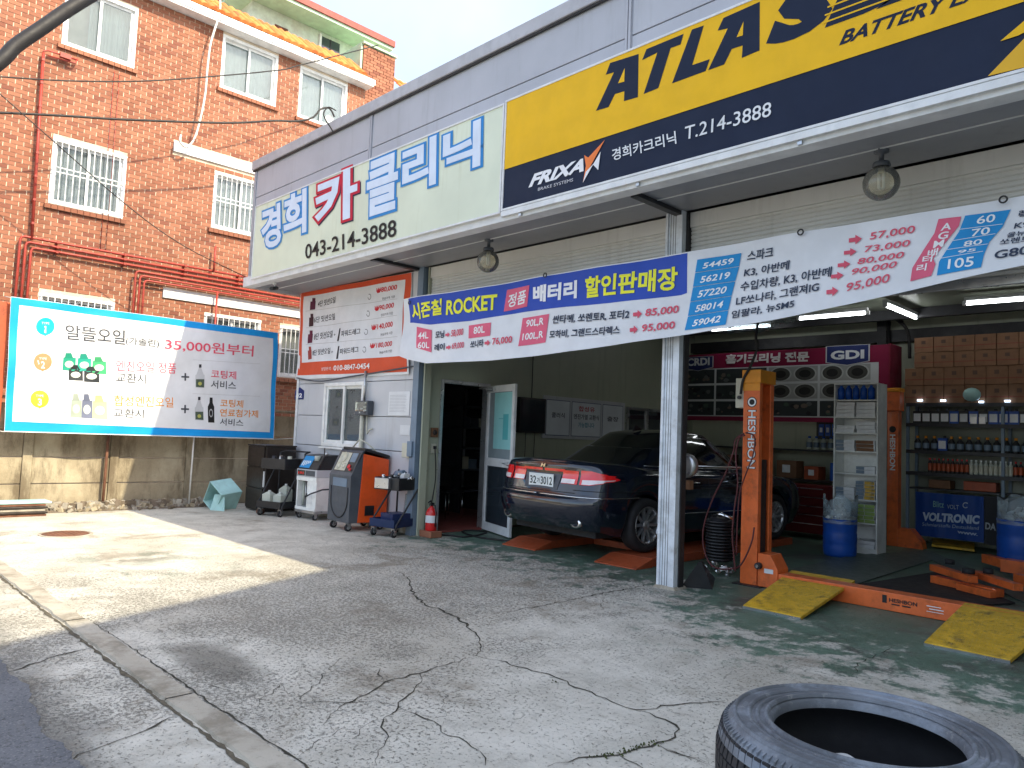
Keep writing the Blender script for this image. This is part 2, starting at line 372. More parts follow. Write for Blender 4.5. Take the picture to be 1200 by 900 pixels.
def outline(txt, bevel, off=0.02):     # the letter's contour as a flat ribbon, in the same unit box as glyphs()
    cu = bpy.data.curves.new('t', 'FONT'); cu.body = txt; cu.size = 1; cu.offset = off; cu.resolution_u = 3; cu.fill_mode = 'NONE'; cu.bevel_depth = bevel; cu.bevel_resolution = 1
    ob = bpy.data.objects.new('t', cu); me = bpy.data.meshes.new_from_object(ob); vs = [v.co.copy() for v in me.vertices]; fs = [list(p.vertices) for p in me.polygons]
    bpy.data.objects.remove(ob); bpy.data.meshes.remove(me); bpy.data.curves.remove(cu)
    cu = bpy.data.curves.new('t', 'FONT'); cu.body = txt; cu.size = 1; cu.offset = off; cu.resolution_u = 3; ob = bpy.data.objects.new('t', cu); me = bpy.data.meshes.new_from_object(ob)
    w = [v.co for v in me.vertices]; x0 = min(v.x for v in w); x1 = max(v.x for v in w); y0 = min(v.y for v in w); y1 = max(v.y for v in w)
    bpy.data.objects.remove(ob); bpy.data.meshes.remove(me); bpy.data.curves.remove(cu)
    return [((v.x - x0) / (x1 - x0), (v.y - y0) / (y1 - y0), v.z / bevel) for v in vs], fs
class Print:                       # flat print lying on a vertical face (axis y or x), optionally rippling with its cloth
    def __init__(s, axis, val, warp=None): s.ax = axis; s.val = val; s.w = warp; s.mb = MB(); s.lv = 0
    def at(s, px, py): return onY(px, py, s.val) if s.ax == 'y' else onX(px, py, s.val)
    def off(s, p, lv):
        d = .0022 * lv + (s.w(p) if s.w else 0)
        return p + (Vector((0, -d, 0)) if s.ax == 'y' else Vector((d, 0, 0)))
    def key(s, col):
        return INK(col).name if not isinstance(col, str) else col
    def put(s, vs, fs, col, lv):
        if s.w:
            bm = bmesh.new(); bv = [bm.verts.new(v) for v in vs]
            for f in fs:
                try: bm.faces.new([bv[i] for i in f])
                except ValueError: pass
            for it in range(6):
                le = [e for e in bm.edges if e.calc_length() > .10]
                if not le: break
                bmesh.ops.subdivide_edges(bm, edges=le, cuts=1); bmesh.ops.triangulate(bm, faces=[f for f in bm.faces if len(f.verts) > 3])
            bm.verts.index_update(); vs = [v.co.copy() for v in bm.verts]; fs = [[v.index for v in f.verts] for f in bm.faces]; bm.free(); lv = lv * 1.6
        k = s.key(col); MATS[k] = MATS.get(k) or bpy.data.materials[k]; s.mb.add([s.off(p, lv) for p in vs], fs, k)
    def poly(s, pts, col, lv=1):
        s.put([s.at(*p) for p in pts], [tuple(range(len(pts)))], col, lv)
    def poly3(s, pts, col, lv=1): s.put([Vector(p) for p in pts], [tuple(range(len(pts)))], col, lv)
    def quad(s, bl, br, tr, tl, col, lv=1, n=1, k=1):
        if s.w: n = k = 1
        a, b, c, d = [s.at(*p) for p in (bl, br, tr, tl)]
        vs = []; fs = []
        for j in range(k + 1):
            for i in range(n + 1):
                u, v = i / n, j / k; vs.append((a * (1 - u) + b * u) * (1 - v) + (d * (1 - u) + c * u) * v)
        for j in range(k):
            for i in range(n): q = j * (n + 1) + i; fs.append((q, q + 1, q + n + 2, q + n + 1))
        s.put(vs, fs, col, lv)
    def text(s, t, bl, br, tl, col, lv=2, bold=0., sp=1.0):
        a, b, d = s.at(*bl), s.at(*br), s.at(*tl); g, fs = glyphs(t, bold, sp)
        s.put([a + (b - a) * x + (d - a) * y for x, y in g], fs, col, lv)
    def ell(s, c, rx, ry, col, lv=1, n=20, a0=0, a1=2 * PI, ring=0):
        pt = [(c[0] + rx * math.cos(a0 + (a1 - a0) * i / n), c[1] + ry * math.sin(a0 + (a1 - a0) * i / n)) for i in range(n + (1 if ring else 0))]
        if ring:
            q = [(c[0] + (x - c[0]) * (1 - ring), c[1] + (y - c[1]) * (1 - ring)) for x, y in pt]
            s.put([s.at(*p) for p in pt + q], [(i, i + 1, n + 2 + i, n + 1 + i) for i in range(n)], col, lv)
        else: s.poly(pt, col, lv)
    def build(s, name, parent): return s.mb.build(name, parent, normals=False)
def rot2(k): return Euler(k).to_matrix()
# ================================================================ GROUND
mb = MB()
ex = [-260, -60, -30, -20] + [-16 + i for i in range(0, 25)] + [12, 20, 60, 260]
mb.add([(x, y, 0) for y in (-260, -60, -10, 0, 5, 10, 20, 60, 260) for x in ex], [(j * len(ex) + i, j * len(ex) + i + 1, (j + 1) * len(ex) + i + 1, (j + 1) * len(ex) + i) for j in range(8) for i in range(len(ex) - 1)], 'yard_concrete')
yard = mb.build('ground', kind='structure')
mb = MB(); top = []; x = -40.
while x < 14:
    top.append((x, 1.04 + .03 * math.sin(x * 2.1) + .02 * math.sin(x * 5.3 + 1) + .012 * math.sin(x * 13) + U(-.012, .012), .004)); x += .04
mb.add(top + [(t[0], -9, .004) for t in top], [(i, len(top) + i, len(top) + i + 1, i + 1) for i in range(len(top) - 1)], 'asphalt')
mb.build('road', kind='structure')
ks = bpy.data.objects.new('kerb', None); COL.objects.link(ks); ks['kind'] = 'structure'; ks.location = (-6, 1.6, 0); WM[ks] = Matrix.Translation((-6, 1.6, 0))
x = -30.
while x < 8:
    L_ = U(1.5, 2.3) if x > -12 else 6; x1 = x + L_
    mb = MB(); nn = max(2, int(L_ / .12)); dz = U(0, .004)
    vs = []
    for i in range(nn + 1):
        t = x + (L_ - .015) * i / nn; a = U(-.008, .008); b = U(-.010, .010)
        vs += [(t, 1.555 + a, 0), (t, 1.562 + a, .011 + dz), (t, 1.697 + b, .011 + dz), (t, 1.708 + b, 0)]
    mb.add(vs, [(i * 4 + k, i * 4 + k + 4, i * 4 + k + 5, i * 4 + k + 1) for i in range(nn) for k in range(3)], 'strip_concrete')
    mb.build('kerb_stone', ks); x = x1
# cracks and dirt joints traced in the yard
def jag(pts, step=.05, amp=.022):
    out = [Vector(pts[0])]
    for a, b in zip(pts[:-1], pts[1:]):
        a, b = Vector(a), Vector(b); L_ = (b - a).length; k = max(1, int(L_ / step)); d = (b - a).normalized(); nrm = Vector((-d.y, d.x, 0))
        for i in range(1, k + 1): out.append(a.lerp(b, i / k) + nrm * (U(-amp, amp) if i < k else 0))
    return out
def crack(mb, pts, w, m='crack', z=.0035, amp=.022):
    P_ = jag(pts, .05, amp); nP = len(P_); vs = []
    for i, p in enumerate(P_):
        d = (P_[min(i + 1, nP - 1)] - P_[max(i - 1, 0)]).normalized(); nr = Vector((-d.y, d.x, 0)); e = min(1, .25 + 3 * min(i, nP - 1 - i) / nP)
        ww = w * e * U(.35, 1.5); vs += [p + nr * ww + Vector((0, 0, z)), p - nr * ww * U(.5, 1.2) + Vector((0, 0, z))]
    mb.add(vs, [(2 * i, 2 * i + 1, 2 * i + 3, 2 * i + 2) for i in range(nP - 1)], m)
def cz(o, s_, pts): return [onZ(o[0] + a / s_, o[1] + b / s_) for a, b in pts]
A = lambda *p: cz((350, 600), 2.4, p); B = lambda *p: cz((0, 560), 2.647, p); C3 = lambda *p: cz((780, 720), 2.857, p)
mb = MB()
for pts, w in ((A((285, 170), (310, 190), (325, 235), (355, 262), (400, 275), (450, 300), (500, 345), (510, 385), (500, 405)), .014),
               (A((500, 405), (560, 418), (640, 440), (720, 465), (800, 500), (880, 535), (950, 558), (1050, 545), (1100, 540), (1200, 532)), .010),
               (A((500, 405), (430, 425), (340, 455), (270, 470), (230, 490), (190, 515), (130, 540), (90, 570), (70, 600)), .009),
               (A((340, 455), (345, 480), (310, 515), (280, 550), (240, 580), (245, 620), (240, 660), (220, 715)), .007),
               (A((280, 550), (330, 570), (380, 590), (400, 620), (450, 635), (510, 675), (525, 715)), .008),
               (A((180, 430), (215, 435), (235, 465), (240, 480)), .005), (A((0, 540), (90, 535), (180, 535), (250, 540), (280, 550)), .005),
               (A((700, 718), (760, 705), (830, 690), (900, 685), (960, 665), (1010, 650), (1060, 635), (1060, 600), (1030, 585), (960, 560)), .010),
               (A((900, 685), (950, 710), (990, 740)), .006), (A((1010, 655), (1080, 685), (1150, 712)), .007), (A((415, 500), (410, 540), (415, 575)), .003),
               (A((1005, 200), (900, 222), (800, 240), (680, 265), (560, 285)), .010), (A((860, 235), (850, 275)), .004),
               (A((130, 605), (60, 640), (0, 690)), .004), (A((150, 640), (190, 600), (240, 585)), .003),
               (C3((0, 310), (60, 300), (120, 298), (195, 292)), .006), (C3((0, 450), (60, 475), (140, 500)), .006), (C3((770, 105), (700, 140), (640, 165), (625, 215)), .004),
               (B((310, 530), (250, 535), (180, 552), (90, 580), (0, 612)), .011), (B((560, 738), (500, 758), (450, 785), (330, 830), (240, 860), (180, 900)), .009),
               (B((700, 745), (760, 735), (870, 640), (930, 690)), .004), (B((640, 640), (700, 660)), .004),
               (B((1059, 560), (1000, 620), (930, 690), (1020, 700)), .004)):
    crack(mb, pts, w * .62)
mb.build('ground_crack', kind='stuff')
M('soil_dark', (.10, .085, .058), .95, var=.35, vs=15, bump=.8)
mb = MB()
crack(mb, [Vector((x_, 1.535 + U(-.006, .006), 0)) for x_ in (-14, -10, -8, -6.4, -5, -4.2, -3.4, -2.4, 0, 5)], .012, 'soil_dark', amp=.006)
crack(mb, [Vector((x_, 1.725 + U(-.006, .006), 0)) for x_ in (-5.9, -5.2, -4.4, -3.8, -3.2, -2, 0)], .006, amp=.008)
mb.build('kerb_joint_dirt', kind='stuff')
mb = MB()
for pts in (A((830, 690), (900, 685), (960, 665), (1010, 650)), A((715, 480), (725, 483))):
    P_ = jag(pts, .02, .02)
    for p in P_:
        for k in range(3):
            c = p + Vector((U(-.02, .02), U(-.02, .02), .004)); r_ = U(.004, .010)
            mb.add([c + Vector((-r_, 0, 0)), c + Vector((r_, 0, 0)), c + Vector((0, r_, 0)), c + Vector((U(-.005, .005), 0, r_ * 1.3))], [(0, 1, 3), (1, 2, 3), (2, 0, 3)], 'moss')
mb.build('moss', kind='stuff')
# manhole cover
c = onZ(77, 626); t = thing('manhole_cover', 'round rusty manhole cover set in the sunlit concrete yard', 'manhole cover', c)
mb = MB().lathe([(0, .012), (.25, .012), (.25, .006), (.262, .006), (.262, 0)], c, 32, 'rust', smooth=False); mb.build('cover', t)
mb = MB()
for i in range(-4, 5):
    for j in range(-4, 5):
        if i * i + j * j < 18: mb.box(c.x + i * .05 - .014, c.x + i * .05 + .014, c.y + j * .05 - .014, c.y + j * .05 + .014, .012, .016, 'rust')
mb.build('tread_stud', t, kind='stuff')
mb = MB().lathe([(.264, .008), (.30, .008), (.30, 0)], c, 32, 'strip_concrete', smooth=False); mb.build('frame', t)

# ================================================================ BRICK BUILDING (face on x = BX)
BX = -15.0; BY0, BY1, BZ0, BZ1 = 0.4, 9.42, 1.2, 9.52
bb = thing('brick_building', 'orange-red brick apartment building with white windows and a clay tile roof', 'building', (BX, 5, 0))
wins = [  # y0,y1,z0,z1,grille, curtain
    (3.12, 4.34, 5.19, 6.38, True), (3.12, 4.34, 8.09, 9.26, False), (5.97, 7.20, 8.33, 9.47, False), (7.72, 8.94, 8.30, 9.47, False),
    (5.99, 7.21, 5.40, 6.58, True), (3.10, 4.32, 2.45, 3.60, True), (5.98, 7.18, 2.55, 3.66, True), (7.62, 8.84, 2.50, 3.62, True)]
bands = [(5.15, 9.42, 6.73, 6.93), (5.15, 9.42, 3.83, 4.02)]
holes = [(a, b, c_, d) for a, b, c_, d, g in wins] + bands
# backing of mortar with openings left for the windows
mb = MB()
ys = sorted({BY0, BY1} | {h[0] for h in holes} | {h[1] for h in holes}); zs = sorted({0., BZ1} | {h[2] for h in holes} | {h[3] for h in holes})
for a, b in zip(ys[:-1], ys[1:]):
    for c_, d in zip(zs[:-1], zs[1:]):
        my, mz = (a + b) / 2, (c_ + d) / 2
        if any(h[0] < my < h[1] and h[2] < mz < h[3] for h in holes[:8]): continue
        mb.add([(BX - .008, a, c_), (BX - .008, b, c_), (BX - .008, b, d), (BX - .008, a, d)], [(0, 1, 2, 3)], 'mortar')
M('mortar', (.56, .47, .36), .9, var=.2, vs=5, bump=.4)
mb.build('mortar_face', bb)
mb = MB(); mb.box(-24, BX - .35, BY0, BY1, 0, BZ1, 'mortar')
mb.box(BX - .34, BX - .010, BY1 - .2, BY1, 0, BZ1, 'mortar'); mb.box(BX - .34, BX - .010, BY0, BY0 + .2, 0, BZ1, 'mortar'); mb.build('wall_core', bb)
full = MB().box(-.028, 0, -.0925, .0925, -.0335, .0335, 'brick_clay').mesh('brick')
rows = MB(); singles = []
j = 0; z = BZ0
while z + .067 < BZ1:
    y = BY0 - (.1 if j % 2 else 0)
    zc0, zc1 = z, z + .067
    while y < BY1:
        a, b = max(y, BY0), min(y + .185, BY1); y += .2
        segs = [(a, b)]
        for h in holes:
            if h[2] - .005 < zc1 and h[3] + .005 > zc0:
                ns = []
                for (p, q) in segs:
                    if q <= h[0] - .004 or p >= h[1] + .004: ns.append((p, q)); continue
                    if p < h[0] - .012: ns.append((p, h[0] - .004))
                    if q > h[1] + .012: ns.append((h[1] + .004, q))
                segs = ns
        for (p, q) in segs:
            if q - p < .006: continue
            jx = U(-.0025, .003)
            if abs(q - p - .185) < 1e-4: singles.append((p, z, jx))
            else: rows.box(BX - .028 + jx, BX + jx, p, q, zc0, zc1, 'brick_clay', var=rnd())
    z += .075; j += 1
def vis(s_): p, z_, _ = s_; return (math.hypot(15, p) if (p > 2.45 and z_ > 3.7) else 99) + max(0, z_ - 8.3) * 5
singles.sort(key=vis)
for p, z_, jx in singles[:295]: inst('brick', full, bb, (BX + jx, p + .0925, z_ + .0335))
for p, z_, jx in singles[295:]: rows.box(BX - .028 + jx, BX + jx, p, p + .185, z_, z_ + .067, 'brick_clay', var=rnd())
rows.build('brick_courses', bb, kind='stuff')
for (a, b, c_, d) in bands: MB().box(BX - .03, BX + .035, a, b, c_, d, 'white_paint').build('white_band', bb, bev=.004)
for wi, (a, b, c_, d, gr) in enumerate(wins):
    X0 = BX - .05
    fr = MB(); f_ = .06; mid = (a + b) / 2
    for (p, q, r_, s_) in ((a, b, c_, c_ + f_), (a, b, d - f_, d), (a, a + f_, c_ + f_, d - f_), (b - f_, b, c_ + f_, d - f_)): fr.box(X0 - .08, X0 + .045, p, q, r_, s_, 'white_paint')
    w = fr.build('window', bb, bev=.004)
    for k, (p, q, xx) in enumerate(((a + f_, mid + .03, X0 - .05), (mid - .03, b - f_, X0 - .012))):
        sh = MB(); e = .045
        for (u0_, u1_, v0_, v1_) in ((p, q, c_ + f_, c_ + f_ + e), (p, q, d - f_ - e, d - f_), (p, p + e, c_ + f_ + e, d - f_ - e), (q - e, q, c_ + f_ + e, d - f_ - e)): sh.box(xx - .03, xx, u0_, u1_, v0_, v1_, 'white_paint')
        sh.build('sash', w)
        MB().box(xx - .018, xx - .012, p + e, q - e, c_ + f_ + e, d - f_ - e, 'clear_glass').build('pane', w)
    # curtain hanging in the room and the dark room itself
    cu = MB(); cols = 46
    cu.grid(lambda u, v: Vector((X0 - .20 + .018 * math.sin(u * 70 + math.sin(u * 17) * 2), a + (b - a) * (u * (.62 if wi in (1,) else 1) + (.38 if wi == 1 else 0)), c_ + (d - c_) * v)), cols, 1, 'curtain')
    cu.build('curtain', w)
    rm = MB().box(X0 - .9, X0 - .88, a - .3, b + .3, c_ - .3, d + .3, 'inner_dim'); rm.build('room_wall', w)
    if gr:
        g_ = MB(); xg = BX + .045; k = int((b - a) / .11)
        for i in range(k + 1): yy = a + .03 + (b - a - .06) * i / k; g_.box(xg - .006, xg + .006, yy - .006, yy + .006, c_ + .02, d - .02, 'white_paint')
        for zz in (c_ + .03, c_ + (d - c_) * .48, c_ + (d - c_) * .55, d - .03): g_.box(xg - .009, xg + .009, a + .01, b - .01, zz - .008, zz + .008, 'white_paint')
        g_.build('grille', w)
    sl = MB(); k = 13
    for i in range(k):
        y0 = a - .06 + (b - a + .12) * i / k; y1 = a - .06 + (b - a + .12) * (i + 1) / k - .008
        sl.hexa([(BX - .02, y0, c_ - .085), (BX + .055, y0, c_ - .10), (BX + .055, y1, c_ - .10), (BX - .02, y1, c_ - .085)], [(BX - .02, y0, c_ - .006), (BX + .055, y0, c_ - .03), (BX + .055, y1, c_ - .03), (BX - .02, y1, c_ - .006)], 'brick_clay')
    sl.build('window_sill', w)
# gutter and clay tile skirt roof
g_ = MB(); g_.box(BX - .3, BX + .27, BY0 - .3, BY1 + .05, BZ1 + .005, BZ1 + .045, 'white_paint'); g_.box(BX + .20, BX + .29, BY0 - .3, BY1 + .08, BZ1 + .04, BZ1 + .17, 'white_paint')
g_.box(BX - .3, BX + .198, BY1 - .0, BY1 + .07, BZ1 + .05, BZ1 + .2, 'white_paint')
g_.build('eave_board', bb, bev=.006)
def tile_mesh():
    mb = MB(); L_, R_ = .34, .080; n_ = 8; vs = []
    for k in range(2):
        for i in range(n_ + 1):
            a_ = PI * i / n_; rr = R_ * (1.06 if k == 0 else .92); vs.append((-k * L_, -math.cos(a_) * rr, math.sin(a_) * rr * .8))
    mb.add(vs, [(i, i + 1, n_ + 2 + i, n_ + 1 + i) for i in range(n_)], 'tile_clay', True)
    mb.add([vs[i] for i in range(n_ + 1)], [tuple(range(n_ + 1))], 'tile_clay')
    mb.add([(0, .06, .0), (0, .11, .0), (-L_, .11, .012), (-L_, .06, .012), (0, .06, -.02), (0, .11, -.02)], [(0, 1, 2, 3), (4, 5, 1, 0)], 'tile_clay')
    return mb.mesh('tile')
tm = tile_mesh(); pit = math.radians(38)
rf = MB(); rf.hexa([(BX + .22, BY0 - .2, BZ1 + .17), (BX + .22, BY1, BZ1 + .17), (BX - 1.2, BY1, BZ1 + .17), (BX - 1.2, BY0 - .2, BZ1 + .17)],
    [(BX + .21, BY0 - .2, BZ1 + .18), (BX + .21, BY1, BZ1 + .18), (BX - .62, BY1, BZ1 + .18 + .83 * math.tan(pit)), (BX - .62, BY0 - .2, BZ1 + .18 + .83 * math.tan(pit))], 'tile_clay')
roof = rf.build('roof', bb)
for r_ in range(3):
    yy = 3.2
    while yy < BY1 - .1:
        inst('tile', tm, roof, (BX + .27 - r_ * .30 * math.cos(pit), yy, BZ1 + .195 + r_ * .30 * math.sin(pit) + U(-.006, .006)), (U(-.03, .03), pit + .03 + U(-.02, .02), U(-.02, .02))); yy += .162
# rooftop room with its wide eave, and the brick stair tower behind the gutter's end
pr = MB(); pr.box(-22, -17, 7.4, 11.3, 9.6, 12.0, 'pent_wall'); room = pr.build('rooftop_room', bb)
ev = MB().box(-23, -16.35, 6.95, 11.05, 11.62, 11.70, 'pent_green'); ev.build('soffit', room)
MB().box(-23, -16.30, 6.92, 11.08, 11.70, 11.86, 'eave_red').build('eave', room)
q = MB(); a, b = onX(377, 31, -17), onX(397, 58, -17); q.box(-17.02, -16.96, a.y, b.y, 10.9, 11.5, 'dark_glass'); wn = q.build('window', room)
MB().box(-17.0, -16.95, a.y - .06, a.y - .002, 10.85, 11.55, 'white_paint').box(-16.97, -16.95, (a.y + b.y) / 2 - .02, (a.y + b.y) / 2 + .02, 10.9, 11.5, 'dark_metal').build('frame', wn)
st = MB(); st.grid(lambda u, v: Vector((-16.995, 8.0 + .35 * u, 10.3 + 1.0 * v)), 2, 2, 'rust'); st.build('rust_patch', room)
tw = MB().box(-17.5, -15.33, 9.5, 10.42, 2, 10.75, 'mortar'); tow = tw.build('stair_tower', bb)
tb = MB(); z = 8.6; j = 0
while z + .067 < 10.8:
    y = 9.5 - (.1 if j % 2 else 0)
    while y < 10.42:
        a, b = max(9.5, y), min(10.42, y + .185); y += .2
        if b - a > .02: tb.box(-15.34, -15.30 + U(-.002, .002), a, b, z, z + .067, 'brick_clay', var=rnd())
    z += .075; j += 1
tb.build('brick_courses', tow, kind='stuff')
MB().box(-16.6, -15.34, 9.44, 9.498, 9.9, 10.8, 'pent_green').build('green_panel', tow)
MB().box(-16.3, -15.8, 9.43, 9.438, 10.3, 10.55, 'dark_metal').build('vent', tow)
MB().box(-17.6, -15.26, 9.46, 10.46, 10.80, 10.85, 'pent_green').build('capping', tow)
for k in range(5):
    inst('tile', tm, roof, (-15.25 , 10.7 + k * .19, 10.08 - .0 * k), (0, pit, 0)); inst('tile', tm, roof, (-15.48, 10.7 + k * .19, 10.28), (0, pit, 0))
MB().box(-17, -15.3, 10.6, 12.4, 2, 10.05, 'mortar').build('rear_wing', bb)
# red gas pipes
gp = thing('gas_pipes', 'run of dark red gas pipes bracketed along the brick wall', 'pipes', (BX, 4, 4.4))
def clampbox(mb, p): mb.box(BX, p.x + .03, p.y - .02, p.y + .02, p.z - .02, p.z + .02, 'red_pipe')
XP = BX + .10
mb = MB(); p0, p1 = onX(51, 62, XP), onX(37, 281, XP); mb.tube([p0, p1], .026, 8, 'red_pipe')
mb.tube([p0, p0 + Vector((0, .0, .03)), onX(56, 59, XP), onX(90, 70, XP)], .016, 8); mb.tube([onX(56, 65, XP), onX(88, 74, XP), onX(91, 69, XP)], .014, 8)
for k in range(8): clampbox(mb, p0.lerp(p1, (k + .3) / 8))
mb.box(XP - .02, XP + .05, onX(76, 67, XP).y - .08, onX(76, 67, XP).y + .09, onX(76, 67, XP).z - .03, onX(76, 67, XP).z + .05, 'red_pipe'); mb.build('riser_pipe', gp)
for k in range(3):
    mb = MB(); z_ = 4.50 - k * .085; y_ = 2.74 + k * .085
    mb.tube([(XP, y_, 2.0), (XP, y_, z_ - .06), (XP, y_ + .02, z_ - .015), (XP, y_ + .06, z_), (XP, 9.2, z_)], .021, 8, 'red_pipe')
    for i in range(6): clampbox(mb, Vector((XP, 3.3 + i * 1.1, z_)))
    mb.build('level_pipe', gp)
for k in range(3):
    mb = MB(); z_ = 4.235 - k * .075; y_ = 4.60 + k * .08
    mb.tube([(XP + .03, y_, 1.9), (XP + .03, y_, z_ - .06), (XP + .03, y_ + .02, z_ - .015), (XP + .03, y_ + .06, z_), (XP + .03, 9.2, z_)], .020, 8, 'red_pipe'); mb.build('level_pipe', gp)
for y_, z0_, z1_ in ((6.05, 4.5, 5.0), (6.15, 2.0, 4.1)):
    MB().tube([(XP + .04, y_, z0_), (XP + .04, y_, z1_)], .022, 8, 'red_pipe').build('riser_pipe', gp)
mb = MB(); mb.tube([(BX + .02, 4.0, 7.9), (BX + .02, 4.0, 4.5)], .006, 5, 'red_pipe').tube([(BX + .02, 4.09, 7.9), (BX + .02, 4.09, 4.5)], .006, 5, 'red_pipe'); mb.build('thin_pipe', gp)

# ================================================================ PRECAST PANEL WALL below the banner
WX = -13.30
bw = thing('panel_wall', 'stained precast concrete panel wall between the yard and the brick building', 'wall', (WX, 4, 0))
for i in range(-2, 8):
    y_ = -0.9 + i * 1.22 + .02
    MB().box(WX - .12, WX + .02, y_ - .065, y_ + .065, 0, 1.68 + U(-.02, .02), 'block_concrete').build('post', bw, bev=.008)
    for r_ in range(4):
        MB().box(WX - .06 + U(-.006, .006), WX - .0 + U(-.012, 0), y_ + .068, y_ + 1.22 - .068, r_ * .41 + .006, r_ * .41 + .402, 'block_concrete').build('panel', bw, bev=.008)
MB().box(WX - .13, WX + .03, -4, 9.2, 1.70, 1.74, 'block_concrete').build('coping', bw, bev=.008)
# small tubes leaning on the wall and the red painted post
p = onZ(122, 598); MB().tube([(WX + .10, 3.85, .0), (WX + .10, 3.86, 1.30)], .022, 8, 'rust').build('pipe_stub', None, 'rusty upright pipe standing against the concrete panel wall under the banner', 'pipe')
MB().tube([(WX + .30, 5.14, 0), (WX + .30, 5.15, 1.22)], .014, 8, 'wire_white').build('rod', None, 'thin pale rod with a red foot standing right of the wall shadow', 'rod')
MB().box(-13.08, -12.98, 2.18, 2.335, 0, 3.10, 'orange_dull').build('post', None, 'rusty red square post at the left end of the blue banner', 'post', bev=.006)
# rubble along the wall foot
mb = MB()
for i in range(520):
    y_ = U(3.1, 5.45); x_ = WX + .06 + abs(random.gauss(0, .14)); r_ = U(.014, .065) * (1.3 if x_ < WX + .2 else .7); rr = rot2((U(0, 3), U(0, 3), U(0, 3)))
    mb.box(x_ - r_, x_ + r_ * U(.6, 1), y_ - r_, y_ + r_ * U(.5, 1.2), r_ * .1, r_ * 1.1, random.choice(['stone', 'stone', 'block_concrete', 'soil']), rot=rr)
mb.grid(lambda u, v: Vector((WX + .02 + .38 * v, 3.0 + 2.5 * u, .07 * (1 - v) * (math.sin(u * PI) ** .5) * (1 + .3 * math.sin(u * 40)) + .002)), 50, 5, 'soil')
mb.build('rubble', kind='stuff')
# pallet-like stack of boards, top one light blue
for k in range(6):
    nm = 'pale blue board on top of the pile by the red post' if k == 5 else 'weathered board %s in the pile under the blue board' % ['at the very bottom', 'second from the ground', 'third from the ground', 'fourth from the ground', 'fifth from the ground'][k]
    if k == 5: MB().box(-12.98 + .02, -12.55, 2.25, 2.98, .185, .21, 'teal_plastic').build('board', None, nm, 'board', 'boards piled by the red post', bev=.004)
    else: MB().box(-12.98 + U(0, .03), -12.55 + U(-.03, .02), 2.2 + U(0, .05), 2.95 + U(-.05, .04), .001 + k * .037, .001 + k * .037 + .028, ['rust', 'wood_dark', 'stone', 'wood_dark', 'rust'][k]).build('board', None, nm, 'board', 'boards piled by the red post', bev=.003)
# ================================================================ GARAGE BUILDING
FY, WY, GX0, GX1, BK = 5.5, 6.5, -12.0, 3.6, 13.6
gb = thing('garage_building', 'grey metal-clad single-storey garage with a deep signboard fascia over two open bays', 'building', (-4, 6.5, 0))
XL = -8.45
seams = [GX0 + .02, onY(436, 155, FY).x, onY(738.5, 20, FY).x, -1.5, GX1]
zc = onY(308, 229.3, FY).z
for a, b in zip(seams[:-1], seams[1:]):
    MB().box(a + .045, b - .045, FY - .015, FY + .03, zc + .006, 5.74, 'clad_grey').build('fascia_panel', gb, bev=.004)
    MB().box(a + .045, b - .045, FY - .015, FY + .03, 3.90, zc - .006, 'clad_grey').build('fascia_panel', gb, bev=.004)
for a in seams:
    mb = MB(); mb.box(a - .04, a + .04, FY - .008, FY + .03, 3.9, 5.74, 'clad_grey')
    for k in (-.034, .004): mb.box(a + k, a + k + .026, FY - .030, FY - .0085, 3.9, 5.74, 'clad_grey')
    mb.build('seam_rib', gb)
MB().box(GX0 - .06, GX1, FY - .07, FY + .10, 5.745, 5.90, 'cap_grey').box(GX0 - .06, GX1, FY - .05, FY - .02, 5.72, 5.744, 'dark_metal').build('roof_cap', gb, bev=.008)
MB().box(GX0 - .02, GX0 + .03, FY + .032, BK, 3.9, 5.74, 'clad_grey').build('side_cladding', gb)
MB().box(GX0 - .06, GX0 + .10, FY + .101, BK + .1, 5.745, 5.90, 'cap_grey').build('roof_cap', gb)
MB().box(GX0 + .05, GX1, FY + .05, BK, 5.3, 5.4, 'clad_grey').build('roof_slab', gb)
MB().box(GX0 + .035, GX1 - .05, FY + .035, BK - .05, 4.05, 4.1, 'dark_metal').build('roof_void_floor', gb)
MB().box(GX0 - .03, GX1, FY - .10, FY + .06, 3.735, 3.895, 'white_trim').build('fascia_beam', gb, bev=.004)
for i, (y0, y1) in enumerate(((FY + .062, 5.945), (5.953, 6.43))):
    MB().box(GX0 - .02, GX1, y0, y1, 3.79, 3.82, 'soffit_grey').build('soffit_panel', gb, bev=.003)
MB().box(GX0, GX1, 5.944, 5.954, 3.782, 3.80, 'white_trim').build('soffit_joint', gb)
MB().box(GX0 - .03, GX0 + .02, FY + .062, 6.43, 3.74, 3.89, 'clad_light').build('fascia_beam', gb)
for px, py in ((738, 236), (437, 307)):
    x_ = onZ(px, py, 3.77).x; MB().box(x_ + .12, x_ + .2, 5.62, 6.42, 3.745, 3.788, 'dark_metal').build('soffit_bracket', gb, bev=.003)
